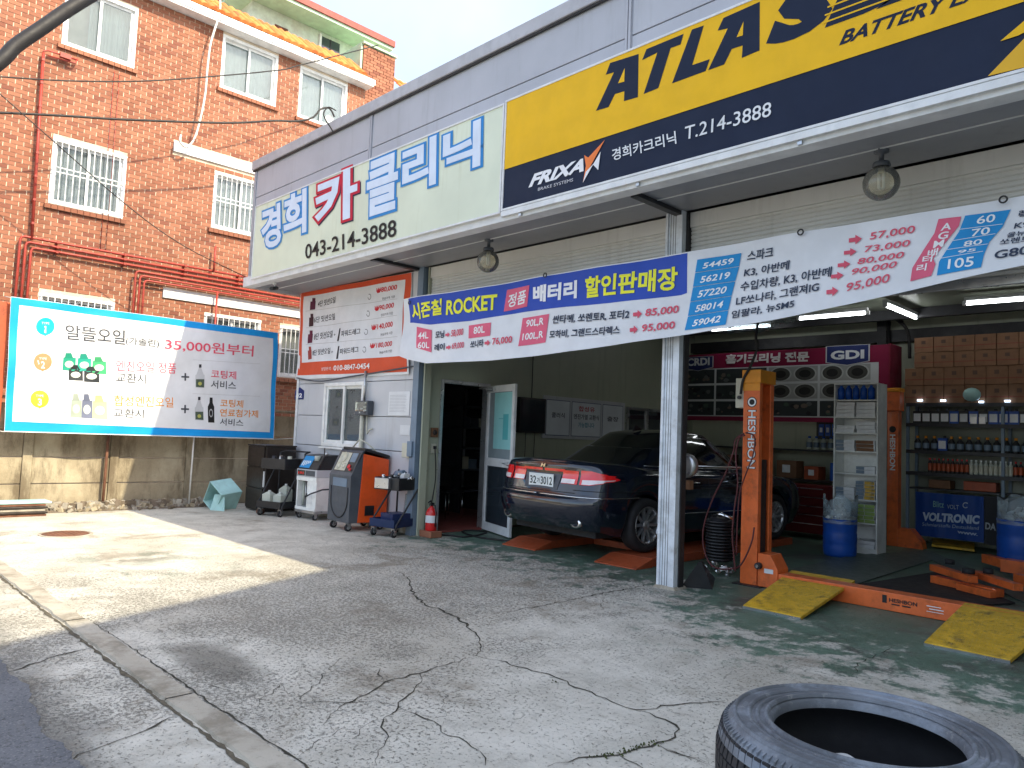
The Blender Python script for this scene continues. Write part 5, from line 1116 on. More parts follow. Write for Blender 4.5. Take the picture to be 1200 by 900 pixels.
slant(.05, .60, .04, .97, .004, 'black_plastic').build('control_panel', t, local=True); slant(.08, .38, .08, .93, .008, 'cream').build('gauge_plate', t, local=True); slant(.40, .56, .5, .93, .008, 'steel_blue').build('label_plate', t, local=True)
a = Vector((0, .02, .82)); b = Vector((0, .16, 1.12)); nn_ = Vector((0, -.906, .423)); rr = Matrix.Rotation(math.radians(65), 3, 'X')
for (x_, v_, r_) in ((.23, .70, .075), (.17, .30, .055), (.31, .30, .045), (.47, .28, .03), (.53, .15, .02)):
    c = a.lerp(b, v_) + Vector((x_, 0, 0)) + nn_ * .008; g_ = MB().lathe([(r_, 0), (r_, .018), (r_ * .86, .018), (r_ * .86, .010), (.001, .010)], c, 20, 'cream' if r_ > .035 else 'red_paint', rot=rr); g_.build('gauge', t, local=True)
mb = MB(); 
for k in range(14):
    a0 = PI + PI * k / 13; mb.v and None
pts = [(.32 + .24 * math.cos(PI + PI * k / 14), -.004, .44 + .26 * math.sin(PI + PI * k / 14)) for k in range(15)]
MB().tube([(.08, -.004, .62)] + pts + [(.56, -.004, .62)], .010, 6, 'black_plastic').build('front_rib', t, local=True)
MB().box(.12, .52, -.008, -.0005, .62, .74, 'steel_blue').build('front_window', t, local=True, bev=.003)
MB().box(W_ - .0018, W_ + .004, .25, .40, .22, .36, 'black_plastic').build('side_vent', t, local=True)
for x_, y_ in ((.08, .06), (W_ - .08, .04), (.08, D_ - .06), (W_ - .08, D_ - .06)): caster(t, x_, y_, .052)
MB().tube([(.1, .3, 1.17), (.2, .35, 1.30), (.35, .4, 1.24), (.5, .5, 1.10)], .012, 6, 'cream').build('hose', t, local=True)
# extinguisher on its block
c = Vector((-8.20, 6.58, 0)); t = thing('fire_extinguisher', 'red fire extinguisher standing on a painted block by the doorway post', 'fire extinguisher', c + Vector((0, 0, .09)))
MB().lathe([(.001, .09), (.075, .09), (.08, .10), (.08, .33), (.06, .38), (.025, .41), (.02, .43), (.001, .43)], c, 20, 'red_paint').build('cylinder', t); MB().lathe([(.0815, .20), (.0815, .30)], c, 20, 'paper').build('label_band', t)
MB().box(c.x - .02, c.x + .02, c.y - .03, c.y + .03, .43, .47, 'black_plastic').tube([c + Vector((0, 0, .47)), c + Vector((.03, -.05, .50)), c + Vector((.06, -.11, .48))], .010, 6).tube([c + Vector((0, 0, .45)), c + Vector((.07, 0, .44)), c + Vector((.10, .0, .33)), c + Vector((.095, 0, .15))], .010, 6).build('valve', t)
o_ = MB().box(-.13, .13, -.10, .10, 0, .088, 'brick_clay').build('block', None, 'faded red block under the fire extinguisher', 'block', bev=.01); o_.location = c
# ---- stack of worn tyres close to the camera
def tyre_mesh():
    mb = MB(); R_, r_, h_ = .352, .216, .235; n_ = 72
    prof = [(r_, .035), (r_ + .004, .018), (r_ + .02, .008), (r_ + .045, .012), (r_ + .075, .003), (r_ + .105, .010), (R_ - .022, .022), (R_ - .006, .040), (R_, .06)]
    side = prof; up_ = [(a, h_ - z) for a, z in prof[::-1]]
    mb.lathe(side, (0, 0, 0), n_, 'tyre_side'); mb.lathe([(R_, .06), (R_ - .004, .062), (R_ - .004, h_ - .062), (R_, h_ - .06)], (0, 0, 0), n_, 'rubber'); mb.lathe(up_, (0, 0, 0), n_, 'tyre_side')
    for rr_, ht in ((r_ + .018, .008), (r_ + .040, .006), (R_ - .040, .007), (R_ - .075, .004)):
        zz_ = h_ - lin([(p[0], p[1]) for p in prof], rr_); mb.lathe([(rr_ - .007, zz_ - .001), (rr_ - .003, zz_ + ht), (rr_ + .003, zz_ + ht), (rr_ + .007, zz_ - .001)], (0, 0, 0), n_, 'tyre_side')
    mb.lathe([(r_, .035), (r_ + .06, .05), (R_ - .03, .07), (R_ - .018, h_ / 2), (R_ - .03, h_ - .07), (r_ + .06, h_ - .05), (r_, h_ - .035)], (0, 0, 0), n_, 'rubber')
    for k in range(3): mb.lathe([(R_ - (.022 + .028 * k), (h_ - .0215 + .004 * k)), (R_ - (.026 + .028 * k), h_ - .0175 + .004 * k), (R_ - (.030 + .028 * k), h_ - .0195 + .004 * k)], (0, 0, 0), n_, 'tyre_side')
    return mb
def mat_tyre():
    g = NG('tyre_side'); P_ = g.obj(); base = g.mix(g.rng(g.noise(3, 5, .6, P_), .3, .7), (.07, .076, .084), (.14, .155, .175))
    c = g.mix(g.rng(g.noise(4, 8, .72, P_, .3), .44, .62, 0, .65), base, (.27, .30, .34)); c = g.mix(g.rng(g.noise(22, 6, .8, P_, .2), .56, .7, 0, .45), c, (.34, .33, .31))
    c = g.mix(g.rng(g.noise(2.2, 4, .6, P_, .5), .5, .7, 0, .6), c, (.10, .16, .26))
    g.L(c, g.b.inputs['Base Color']); g.b.inputs['Roughness'].default_value = .62; g.bump(g.noise(60, 5, .7, P_), .35, .003); MATS['tyre_side'] = g.m
mat_tyre()
tc = Vector((-.722, 1.985, 0)); tread = MB(); R_ = .352
random.seed(3)
for k in range(84):
    a = 2 * PI * k / 84
    for r_, (z0, z1, sh) in enumerate(((.034, .082, .02), (.086, .116, -.02), (.119, .149, .02), (.153, .201, -.02))):
        a0, a1 = a + .006, a + 2 * PI / 84 - .008; q0, q1 = a0 + sh, a1 + sh; Ro, Ri = R_ + .006, R_ - .006
        if r_ in (0, 3): Rlo = (R_ - .012) if r_ == 0 else Ro; Rhi = Ro if r_ == 0 else (R_ - .012)
        else: Rlo = Rhi = Ro
        P4 = lambda ang, rad, z: (rad * math.cos(ang), rad * math.sin(ang), z)
        tread.add([P4(a0, Ri, z0), P4(a1, Ri, z0), P4(a1, Rlo, z0), P4(a0, Rlo, z0), P4(q0, Ri, z1), P4(q1, Ri, z1), P4(q1, Rhi, z1), P4(q0, Rhi, z1)], [(0, 3, 2, 1), (4, 5, 6, 7), (0, 1, 5, 4), (1, 2, 6, 5), (2, 3, 7, 6), (3, 0, 4, 7)], 'rubber')
tt = thing('tyre', 'worn dusty tyre lying on top of the stack nearest the camera', 'tyre', (tc.x, tc.y, .533), group='stacked tyres')
rb_ = MB()
for k in range(120):
    a = 2 * PI * k / 120; d0 = Vector((math.cos(a), math.sin(a), 0)); e0 = Vector((-math.sin(a), math.cos(a), 0)) * .0022; zz_ = .235 - .028
    rb_.hexa([d0 * .318 - e0 + Vector((0, 0, zz_ + .010)), d0 * .340 - e0 + Vector((0, 0, zz_ - .008)), d0 * .340 + e0 + Vector((0, 0, zz_ - .008)), d0 * .318 + e0 + Vector((0, 0, zz_ + .010))], [d0 * .318 - e0 + Vector((0, 0, zz_ + .0145)), d0 * .340 - e0 + Vector((0, 0, zz_ + .004)), d0 * .340 + e0 + Vector((0, 0, zz_ + .004)), d0 * .318 + e0 + Vector((0, 0, zz_ + .0145))], 'tyre_side')
rb_.build('shoulder_rib', tt, local=True, kind='stuff')
tt.rotation_euler = (0, 0, .3); tyre_mesh().build('carcass', tt, local=True); tread.build('tread', tt, local=True, kind='stuff')
for k, (z_, lab) in enumerate(((.267, 'middle tyre of the stack nearest the camera, under the dusty top one'), (.001, 'bottom tyre of the stack nearest the camera, lying on the concrete'))):
    dup(tt, (tc.x + U(-.015, .015), tc.y + U(-.015, .015), z_), U(0, 3), lab)
c = onZ(985, 898, .60); mb = MB().sphere((0, 0, 0), .075, 20, 'white_paint', (1, .8, .35))
for v in mb.v: v *= 1 + .12 * math.sin(v.x * 70 + v.y * 40) + .08 * math.sin(v.y * 110)
for v in mb.v: v += c
mb.build('plastic_scrap', None, 'crumpled whitish plastic scrap inside the hole of the nearest tyre', 'scrap')
del MATS['x']
# ================================================================ CAR
random.seed(11)
RZ = math.radians(-5.5); CW = Vector((-6.30, 6.62, .105))
car = thing('parked_car', 'black sedan with its tail towards the yard on the low orange lift', 'car', CW, RZ)
ZB = .27; LEN = 4.89; WHL = (1.07, 3.85); WR = .325
def Hh_(y):
    return lin([(0, 1.02), (.12, 1.045), (.3, 1.05), (.8, 1.03), (1.2, 1.0), (2.2, .975), (3.4, .955), (3.9, .92), (4.5, .84), (4.8, .74), (4.9, .66)], y)
def lw(f): return lin([(0, .845), (.15, .89), (.35, .925), (.55, .93), (.75, .92), (.88, .89), (.96, .85), (1, .80)], f)
def yr_(f): return lin([(0, .13), (.1, .05), (.25, .01), (.40, 0), (.47, .02), (.495, .085), (.6, .11), (.8, .16), (.93, .155), (.97, .15), (1, .20)], f)
def yf_(f): return LEN - lin([(0, .16), (.2, .03), (.5, .0), (.7, .06), (.9, .16), (1, .3)], f)
RR, RF = .42, .62
sts = [RR + (LEN - RR - RF) * i / 110 for i in range(1, 110)]
QA = [i / 18 for i in range(19)]
def half(f):                                   # plan outline of one side, rear centre to front centre
    w = lw(f); y0, y1 = yr_(f), yf_(f); out = []
    tp = lambda y: 1 - .035 * max(0, (1.1 - y) / 1.1) ** 2 - .05 * max(0, (y - 3.9)) ** 2
    for q in QA:
        a = q * PI / 2; out.append((w * tp(RR) * math.sin(a) ** .72, y0 + .0 + (RR - y0) * (1 - max(0, math.cos(a)) ** .60) if q < 1 else RR))
    for y in sts: out.append((w * tp(y), y))
    for q in QA:
        a = (1 - q) * PI / 2; out.append((w * tp(y1 - RF + RF * .5) * math.sin(a) ** .75, LEN - RF + (y1 - LEN + RF) * (1 - (1 - max(0, math.cos(a)) ** .7)) if q > 0 else LEN - RF))
    return out
def zbot(x, y):
    b = lin([(0, .30), (.35, .26), (.6, .20), (4.1, .20), (4.6, .24), (4.9, .28)], y)
    for yw in WHL:
        d = abs(y - yw)
        if d < .375 and x > .7: b = max(b, WR - .01 + math.sqrt(.375 ** 2 - d * d))
    return b
NF = 26
def P_body(f, i, sgn=1, hf=None):
    x, y = (hf or half(f))[i]; b = zbot(x, y); return Vector((sgn * x, y, b + f * (Hh_(y) - b)))
levels = [k / NF for k in range(NF + 1)]; H_ = [half(f) for f in levels]; NPT = len(H_[0])
mb = MB()
for sg in (1, -1):
    vs = [P_body(f, i, sg, H_[k]) for k, f in enumerate(levels) for i in range(NPT)]
    fs = []
    for k in range(NF):
        for i in range(NPT - 1):
            q = (k * NPT + i, k * NPT + i + 1, (k + 1) * NPT + i + 1, (k + 1) * NPT + i); fs.append(q if sg > 0 else q[::-1])
    mb.add(vs, fs, 'car_paint', True)
top = H_[-1]; cr = 12; vs = []
for i in range(NPT):
    x, y = top[i]; z = Hh_(y)
    for k in range(cr + 1): u = -1 + 2 * k / cr; vs.append(Vector((x * u, y, z + .028 * (1 - u ** 4) * min(1, x / .5))))
mb.add(vs, [(i * (cr + 1) + k, i * (cr + 1) + k + 1, (i + 1) * (cr + 1) + k + 1, (i + 1) * (cr + 1) + k) for i in range(NPT - 1) for k in range(cr)], 'car_paint', True)
body = mb.build('body', car, local=True, normals=False)
bm = bmesh.new(); bm.from_mesh(body.data); bmesh.ops.remove_doubles(bm, verts=bm.verts, dist=.0006); bmesh.ops.recalc_face_normals(bm, faces=bm.faces); bm.to_mesh(body.data); bm.free()
MB().box(-.72, .72, .35, 4.55, .18, .60, 'rubber').build('underbody', car, local=True)
# greenhouse
GL = 14
def g_out(t):
    w = .795 - .225 * t ** 1.25; y0 = .86 + .88 * t ** .93; y1 = 3.62 - .92 * t ** .9; n_ = 64; out = []
    cy, hy = (y0 + y1) / 2, (y1 - y0) / 2
    for k in range(n_):
        a = -PI / 2 + 2 * PI * k / n_; c_, s_ = math.cos(a), math.sin(a); ex = .42
        out.append((w * math.copysign(abs(c_) ** ex, c_), cy + hy * math.copysign(abs(s_) ** (ex * 1.15), s_)))
    return out
G = [g_out(k / GL) for k in range(GL + 1)]
def g_pt(k, i):
    t = k / GL; x, y = G[k][i % 64]; z0 = min(Hh_(y), 1.02) - .005; zt = 1.455 - .03 * ((y - 2.2) / .7) ** 2 * (t > .5)
    return Vector((x, y, z0 + (zt - z0) * (1 - (1 - t) ** 1.12)))
pm = {'car_paint': [], 'rw': [], 'sw': [], 'ws': []}
for k in range(GL):
    for i in range(64):
        ps = (g_pt(k, i), g_pt(k, i + 1), g_pt(k + 1, i + 1), g_pt(k + 1, i)); c = sum(ps, Vector()) / 4; t = (k + .5) / GL
        n_ = (ps[1] - ps[0]).cross(ps[3] - ps[0]).normalized(); w = G[k][16][0] if 0 else max(p[0] for p in G[k]); y0 = min(p[1] for p in G[k]); y1 = max(p[1] for p in G[k])
        key = 'car_paint'
        if 0 < k < GL - 1:
            if n_.y < -.35 and abs(c.x) < w * .93: key = 'rw'
            elif n_.y > .35 and abs(c.x) < w * .93: key = 'ws'
            elif abs(n_.x) > .6 and c.y > y0 + .36 and c.y < y1 - .18 and not (2.18 < c.y < 2.27): key = 'sw'
        pm[key].append(ps)
def quads(lst, m_): 
    mb = MB()
    for ps in lst: mb.add(ps, [(0, 1, 2, 3)], m_, True)
    return mb
def weld(o, d=.0005):
    bm = bmesh.new(); bm.from_mesh(o.data); bmesh.ops.remove_doubles(bm, verts=bm.verts, dist=d); bmesh.ops.recalc_face_normals(bm, faces=bm.faces)
    bm.to_mesh(o.data); bm.free(); return o
mb = quads(pm['car_paint'], 'car_paint')
rg = [g_pt(GL, i) for i in range(64)]; cc = 0; prev = rg
for s_ in (.88, .7, .45, .15):
    nx = [Vector((p.x * s_, 2.2 + (p.y - 2.2) * s_, p.z + (1.505 - p.z) * (1 - s_ ** 2.2))) for p in rg]
    for i in range(64): mb.add([prev[i], prev[(i + 1) % 64], nx[(i + 1) % 64], nx[i]], [(0, 1, 2, 3)], 'car_paint', True)
    prev = nx
mb.add(prev, [tuple(range(64))], 'car_paint', True)
roof_ = weld(mb.build('roof', car, local=True))
for k_, nm in (('rw', 'rear_window'), ('ws', 'windscreen')): weld(quads(pm[k_], 'tint_glass').build(nm, car, local=True))
for sg in (1, -1):
    for lo, hi in ((0, 2.2), (2.2, 9)):
        l_ = [ps for ps in pm['sw'] if ps[0].x * sg > 0 and lo < sum(p.y for p in ps) / 4 < hi]
        if l_: weld(quads(l_, 'tint_glass').build('side_window', car, local=True))
    ys_ = [1.18 + i * .09 for i in range(24)]
    def side_at(k, y):
        pts = sorted([g_pt(k, i) for i in range(64) if g_pt(k, i).x * sg > .3], key=lambda p: abs(p.y - y))[:2]; a, b = pts
        return a if abs(a.y - b.y) < 1e-5 else a.lerp(b, (y - a.y) / (b.y - a.y))
    MB().tube([side_at(1, y) + Vector((sg * .008, 0, 0)) for y in ys_], .005, 6, 'alu').build('window_trim', car, local=True)
    MB().tube([side_at(GL - 2, y) + Vector((sg * .006, 0, .004)) for y in [1.78 + i * .07 for i in range(13)]], .004, 6, 'alu').build('roof_trim', car, local=True)
    mb = MB(); c = Vector((sg * .93, 3.02, 1.02)); mb.sphere(c + Vector((sg * .05, 0, 0)), .1, 14, 'car_paint', (1.05, .55, .62)).box(min(c.x, c.x - sg * .1), max(c.x, c.x - sg * .1), 3.0, 3.05, .96, 1.0, 'car_paint'); mb.build('door_mirror', car, local=True)
def body_at(x_or_y, z, mode, sg, out=.004):
    """point on the skin: mode 'r' by x on the rear, 's' by y on the side"""
    f = max(0, min(1, (z - .29) / (Hh_(.2) - .29))) if mode == 'r' else max(0, min(1, (z - zbot(0, x_or_y)) / (Hh_(x_or_y) - zbot(0, x_or_y))))
    hf = half(f)
    if mode == 'r':
        for (x0, y0), (x1, y1) in zip(hf[:-1], hf[1:]):
            if x0 <= abs(x_or_y) <= x1 or x1 >= abs(x_or_y):
                u = 0 if x1 == x0 else (abs(x_or_y) - x0) / (x1 - x0); y = y0 + (y1 - y0) * u; break
        else: y = hf[18][1]
        d = Vector((x1 - x0, y1 - y0, 0)).normalized(); n_ = Vector((d.y, -d.x, 0))
        p = Vector((abs(x_or_y), y, z)) + n_ * out; return Vector((p.x * sg, p.y, p.z))
    x = [p for p in hf if p[1] >= x_or_y][0][0]
    return Vector((sg * (x + out), x_or_y, z))
# path along the tail: first across the rear by x, then up the flank by y
RP = [('r', .02 + .86 * (k / 24) ** .9) for k in range(25)] + [('r', .885), ('r', .893)] + [('s', y) for y in (.42, .46, .50, .54, .58, .62, .66, .70, .8, .9)]
def strip(sg, i0, i1, zlo, zhi, m_, out=.006, nz=3):
    mb = MB(); vs = []
    for i in range(i0, i1 + 1):
        md, v = RP[i]; u = (i - i0) / (i1 - i0)
        for k in range(nz + 1):
            z = zlo(u) + (zhi(u) - zlo(u)) * k / nz; vs.append(body_at(v, z, md, sg, out))
    n_ = nz + 1; mb.add(vs, [(a * n_ + b, (a + 1) * n_ + b, (a + 1) * n_ + b + 1, a * n_ + b + 1) for a in range(i1 - i0) for b in range(nz)], m_, True); return mb
for sg in (1, -1):
    L1 = strip(sg, 8, 15, lambda u: .80 + .0 * u, lambda u: .955, 'lamp_red', .006).build('tail_lamp', car, local=True)
    strip(sg, 8, 14, lambda u: .806, lambda u: .858, 'lamp_white', .011).build('reversing_lens', L1, local=True)
    L2 = strip(sg, 16, 30, lambda u: .80 + .07 * max(0, u - .3) / .7, lambda u: .965 - .085 * max(0, u - .3) / .7, 'lamp_red', .007).build('tail_lamp', car, local=True)
    strip(sg, 17, 28, lambda u: .806 + .06 * max(0, u - .3) / .7, lambda u: .858 + .012 * u, 'lamp_white', .011).build('indicator_lens', L2, local=True)
    strip(sg, 0, 9, lambda u: .935, lambda u: .965, 'lamp_red', .007, 1).build('lamp_band', car, local=True)
    MB().tube([body_at(RP[i][1], .66, RP[i][0], sg, .006) for i in range(0, 37)], .007, 6, 'chrome').build('bumper_trim', car, local=True)
    mb = MB(); mb.tube([body_at(RP[i][1], .735, RP[i][0], sg, .003) for i in range(14, 37)], .004, 4, 'black_plastic'); mb.build('bumper_gap', car, local=True)
    c = body_at(.62, .36, 'r', sg, .0); mb = MB().lathe([(.04, 0), (.055, 0), (.055, -.07), (.045, -.075), (.04, -.07), (.038, .0)], c + Vector((0, .0, 0)), 20, 'chrome', axis='y', rot=Matrix.Scale(1.5, 3, Vector((1, 0, 0))))
    mb.lathe([(.001, -.05), (.0395, -.05)], c, 20, 'rubber', axis='y', rot=Matrix.Scale(1.5, 3, Vector((1, 0, 0)))); mb.build('exhaust_tip', car, local=True)
    for y_ in (1.58, 2.24, 3.38):
        MB().tube([body_at(y_ + (.10 * (k / 8 - .5) if y_ == 1.58 else 0), .30 + .6 * k / 8, 's', sg, .001) for k in range(9)], .004, 4, 'black_plastic').build('door_gap', car, local=True)
    for y_ in (1.95, 2.95): MB().tube([body_at(y_ - .09, .83, 's', sg, .004), body_at(y_ - .06, .83, 's', sg, .03), body_at(y_ + .06, .83, 's', sg, .03), body_at(y_ + .09, .83, 's', sg, .004)], .011, 6, 'chrome').build('door_handle', car, local=True)
    MB().tube([body_at(y, .45, 's', sg, .003) for y in [1.5 + .1 * k for k in range(20)]], .005, 5, 'alu').build('side_moulding', car, local=True)
    for y_ in WHL:
        wt = MB(); c = Vector((sg * .80, y_, WR - .0)); wt.lathe([(.215, -.10), (.29, -.105), (.318, -.085), (.326, -.04), (.326, .04), (.318, .085), (.29, .105), (.235, .10), (.222, .085)], c, 40, 'rubber', axis='x')
        wh = wt.build('wheel', car, local=True)
        rm = MB().lathe([(.222, -.085 * -sg), (.226, .09 * sg), (.212, .095 * sg), (.205, .06 * sg), (.195, .0), (.195, -.08 * sg)], c, 40, 'alu', axis='x')
        for k in range(10):
            a = 2 * PI * k / 10; d0 = Vector((0, math.cos(a), math.sin(a))); e = Vector((0, -math.sin(a), math.cos(a))); X_ = Vector((sg, 0, 0))
            p = lambda r_, w_, x_: c + d0 * r_ + e * w_ + X_ * x_
            rm.hexa([p(.04, -.022, .03), p(.04, .022, .03), p(.205, .016, .05), p(.205, -.016, .05)], [p(.04, -.018, .062), p(.04, .018, .062), p(.205, .012, .088), p(.205, -.012, .088)], 'alu')
        rm.lathe([(.001, .075 * sg), (.05, .07 * sg), (.06, .05 * sg)], c, 20, 'alu', axis='x'); rm.build('rim', wh, local=True); MB().lathe([(.001, -.02 * sg), (.19, -.02 * sg)], c, 24, 'dark_metal', axis='x').build('brake_disc', wh, local=True)
# plate, recess, badge, lid seam, antenna fin
mb = MB(); vs = []
for z_ in (.72, .905):
    for x_ in (-.30, -.2, -.1, 0, .1, .2, .30): p = body_at(x_ if x_ else .001, z_, 'r', 1 if x_ >= 0 else -1, .004); vs.append(Vector((x_ * (1.0 if z_ < .8 else 1.06), p.y, z_)))
mb.add(vs, [(i, i + 1, i + 8, i + 7) for i in range(6)], 'grey_plastic'); mb.build('plate_recess', car, local=True)
pc = body_at(.001, .815, 'r', 1, .02); MATS[INK((.75, .78, .76)).name] = INK((.75, .78, .76))
pl = MB().box(-.225, .225, pc.y - .006, pc.y + .004, .735, .895, INK((.75, .78, .76)).name).build('licence_plate', car, local=True, bev=.004)
mb = MB(); KI = INK((.02, .03, .03)).name; MATS[KI] = INK((.02, .03, .03))
for t_, x0, x1, z0, z1 in (('32', -.20, -.085, .765, .86), ('가', -.07, -.015, .775, .84), ('3012', .0, .205, .765, .86)):
    g, f = glyphs(t_, .015); mb.add([Vector((x0 + (x1 - x0) * x, pc.y - .0075, z0 + (z1 - z0) * y)) for x, y in g], f, KI)
mb.build('plate_number', pl, local=True)
p = body_at(.001, .995, 'r', 1, .008); g, f = glyphs('H', .03); mb = MB(); mb.add([Vector((-.035 + .07 * x + .02 * (y - .5), p.y - .012, .975 + .045 * y)) for x, y in g], f, 'chrome'); o_ = mb.build('badge', car, local=True, thick=.004)
p = body_at(.6, 1.0, 'r', -1, .006); g, f = glyphs('GRANDEUR', .02); mb = MB(); mb.add([Vector((-.66 + .2 * x, body_at(.66 - .2 * x, .985, 'r', -1, .004).y - .004, .985 + .018 * y)) for x, y in g], f, 'chrome'); mb.build('lettering', car, local=True)
MB().tube([Vector((x_, body_at(abs(x_) + .001, .70, 'r', 1, .003).y, .70)) for x_ in [-.62 + .1 * k for k in range(13)]], .004, 4, 'black_plastic').build('lid_gap', car, local=True)
MB().hexa([(-.012, 1.75, 1.47), (.012, 1.75, 1.47), (.012, 1.92, 1.49), (-.012, 1.92, 1.49)], [(-.004, 1.80, 1.55), (.004, 1.80, 1.55), (.004, 1.84, 1.545), (-.004, 1.84, 1.545)], 'car_paint').build('roof_fin', car, local=True)

# ================================================================ LOW LIFT UNDER THE CAR
t = thing('scissor_lift', 'low orange drive-on lift with short ramps under the black sedan', 'lift', (-6.1, 8, 0))
for k, (x0, x1) in enumerate(((-7.18, -6.58), (-5.62, -5.02))):
    s_ = .12 * k * 0
    MB().hexa([(x0, 6.98, 0), (x1, 6.98, 0), (x1, 7.30, 0), (x0, 7.30, 0)], [(x0, 6.98, .012), (x1, 6.98, .012), (x1, 7.30, .098), (x0, 7.30, .098)], 'orange_dull').build('ramp', t, bev=.004)
    MB().box(x0 + .01, x1 - .01, 7.302, 10.9, .004, .10, 'orange_dull').build('platform', t, bev=.006)
MB().box(-6.575, -5.625, 8.15, 8.35, .003, .085, 'orange_dull').build('cross_bar', t, bev=.006)

# ================================================================ TWO-POST LIFT
lp = thing('post_lift', 'bright orange two-post car lift with a yellow-topped post, near the middle column', 'lift', (-3.8, 7.4, 0))
for (x0, sg) in ((-3.93, 1), (-.55, -1)):
    x1 = x0 + .185; mb = MB().box(x0, x1, 7.30, 7.325, .012, 2.10, 'orange_paint').box(x0, x0 + .02, 7.326, 7.60, .012, 2.10, 'orange_paint').box(x0, x1, 7.601, 7.62, .012, 2.10, 'orange_paint')
    mb.box(x1 - .02, x1, 7.326, 7.37, .012, 2.10, 'orange_paint').box(x1 - .02, x1, 7.55, 7.60, .012, 2.10, 'orange_paint')
    ps_ = mb.build('post', lp, bev=.004)
    MB().box(x0 + .03, x1 - .03, 7.38, 7.54, .3, 1.3, 'dark_metal').build('carriage', ps_)
    MB().box(x0 - .012, x1 + .012, 7.288, 7.632, 2.102, 2.24, 'cap_yellow').box(x0 - .004, x1 + .004, 7.294, 7.30, 2.02, 2.10, 'cap_yellow').build('cap', ps_, bev=.005)
    MB().box(x0 - .06, x1 + .06, 7.24, 7.68, 0, .011, 'dark_metal').build('base_plate', ps_)
x0, x1 = -3.93, -3.745
mb = MB(); g, f = glyphs('HESHBON', .03); WHp = INK((.8, .8, .8)).name; MATS[WHp] = INK((.8, .8, .8)); KK = INK((.03, .03, .03)).name; MATS[KK] = INK((.03, .03, .03))
mb.add([Vector((x0 + .050 + .105 * y, 7.2985, 1.82 - .62 * x)) for x, y in g], [q[::-1] for q in f], KK); mb.add([Vector((x0 + .060 + .085 * y, 7.2968, 1.815 - .61 * x)) for x, y in glyphs('HESHBON', .012)[0]], [q[::-1] for q in glyphs('HESHBON', .012)[1]], WHp); 
mb.lathe([(.001, 0), (.055, 0)], (x0 + .10, 7.2980, 1.90), 22, KK, axis='y', smooth=False).lathe([(.03, 0), (.046, 0)], (x0 + .10, 7.2965, 1.90), 22, WHp, axis='y', smooth=False)
mb.build('post_lettering', lp)
MB().box(-4.04, -3.935, 7.33, 7.47, 1.84, 2.16, 'cream').build('control_box', lp, bev=.008)
MB().cyl((-3.985, 7.326, 1.95), (-3.985, 7.30, 1.95), .02, 12, 'black_plastic').build('switch', lp)
MB().prism([(-3.735, 7.30, .012), (-3.52, 7.30, .012), (-3.52, 7.30, .20), (-3.60, 7.30, .34), (-3.735, 7.30, .345)], (0, .24, 0), 'orange_paint').build('gusset', lp, bev=.005, normals=True)
MB().box(-3.66, -3.565, 7.293, 7.2985, .155, .20, 'paper').build('sticker', lp)
MB().cyl((-3.715, 7.30, .22), (-3.715, 7.25, .22), .035, 8, 'dark_metal').cyl((-3.715, 7.25, .22), (-3.715, 7.23, .22), .018, 8, 'chrome').build('pulley_bolt', lp)
bb_ = MB().box(-3.518, -.38, 7.31, 7.50, .004, .165, 'orange_paint').build('cross_beam', lp, bev=.006)
mb = MB(); g, f = glyphs('HESHBON', .03); a = onY(1042, 706, 7.31); b = onY(1075, 713, 7.31)
mb.add([Vector((a.x + (b.x - a.x) * x, 7.3065, .085 + .035 * y)) for x, y in g], f, KK); a2 = onY(1034, 700, 7.31); mb.box(a2.x, a.x - .02, 7.3064, 7.3068, .07, .14, KK)
for k in range(2): mb.box(a.x + .02 + .09 * k, a.x + .09 + .09 * k, 7.3064, 7.3068, .062, .074, KK)
a3, b3 = onY(1086, 715, 7.31), onY(1106, 720, 7.31); mb.box(a3.x, b3.x, 7.3064, 7.3068, .06, .065, WHp).box(a3.x + .02, b3.x, 7.3064, 7.3068, .082, .09, WHp).box(a3.x, b3.x - .02, 7.3064, 7.3068, .105, .112, WHp)
mb.build('beam_lettering', bb_)
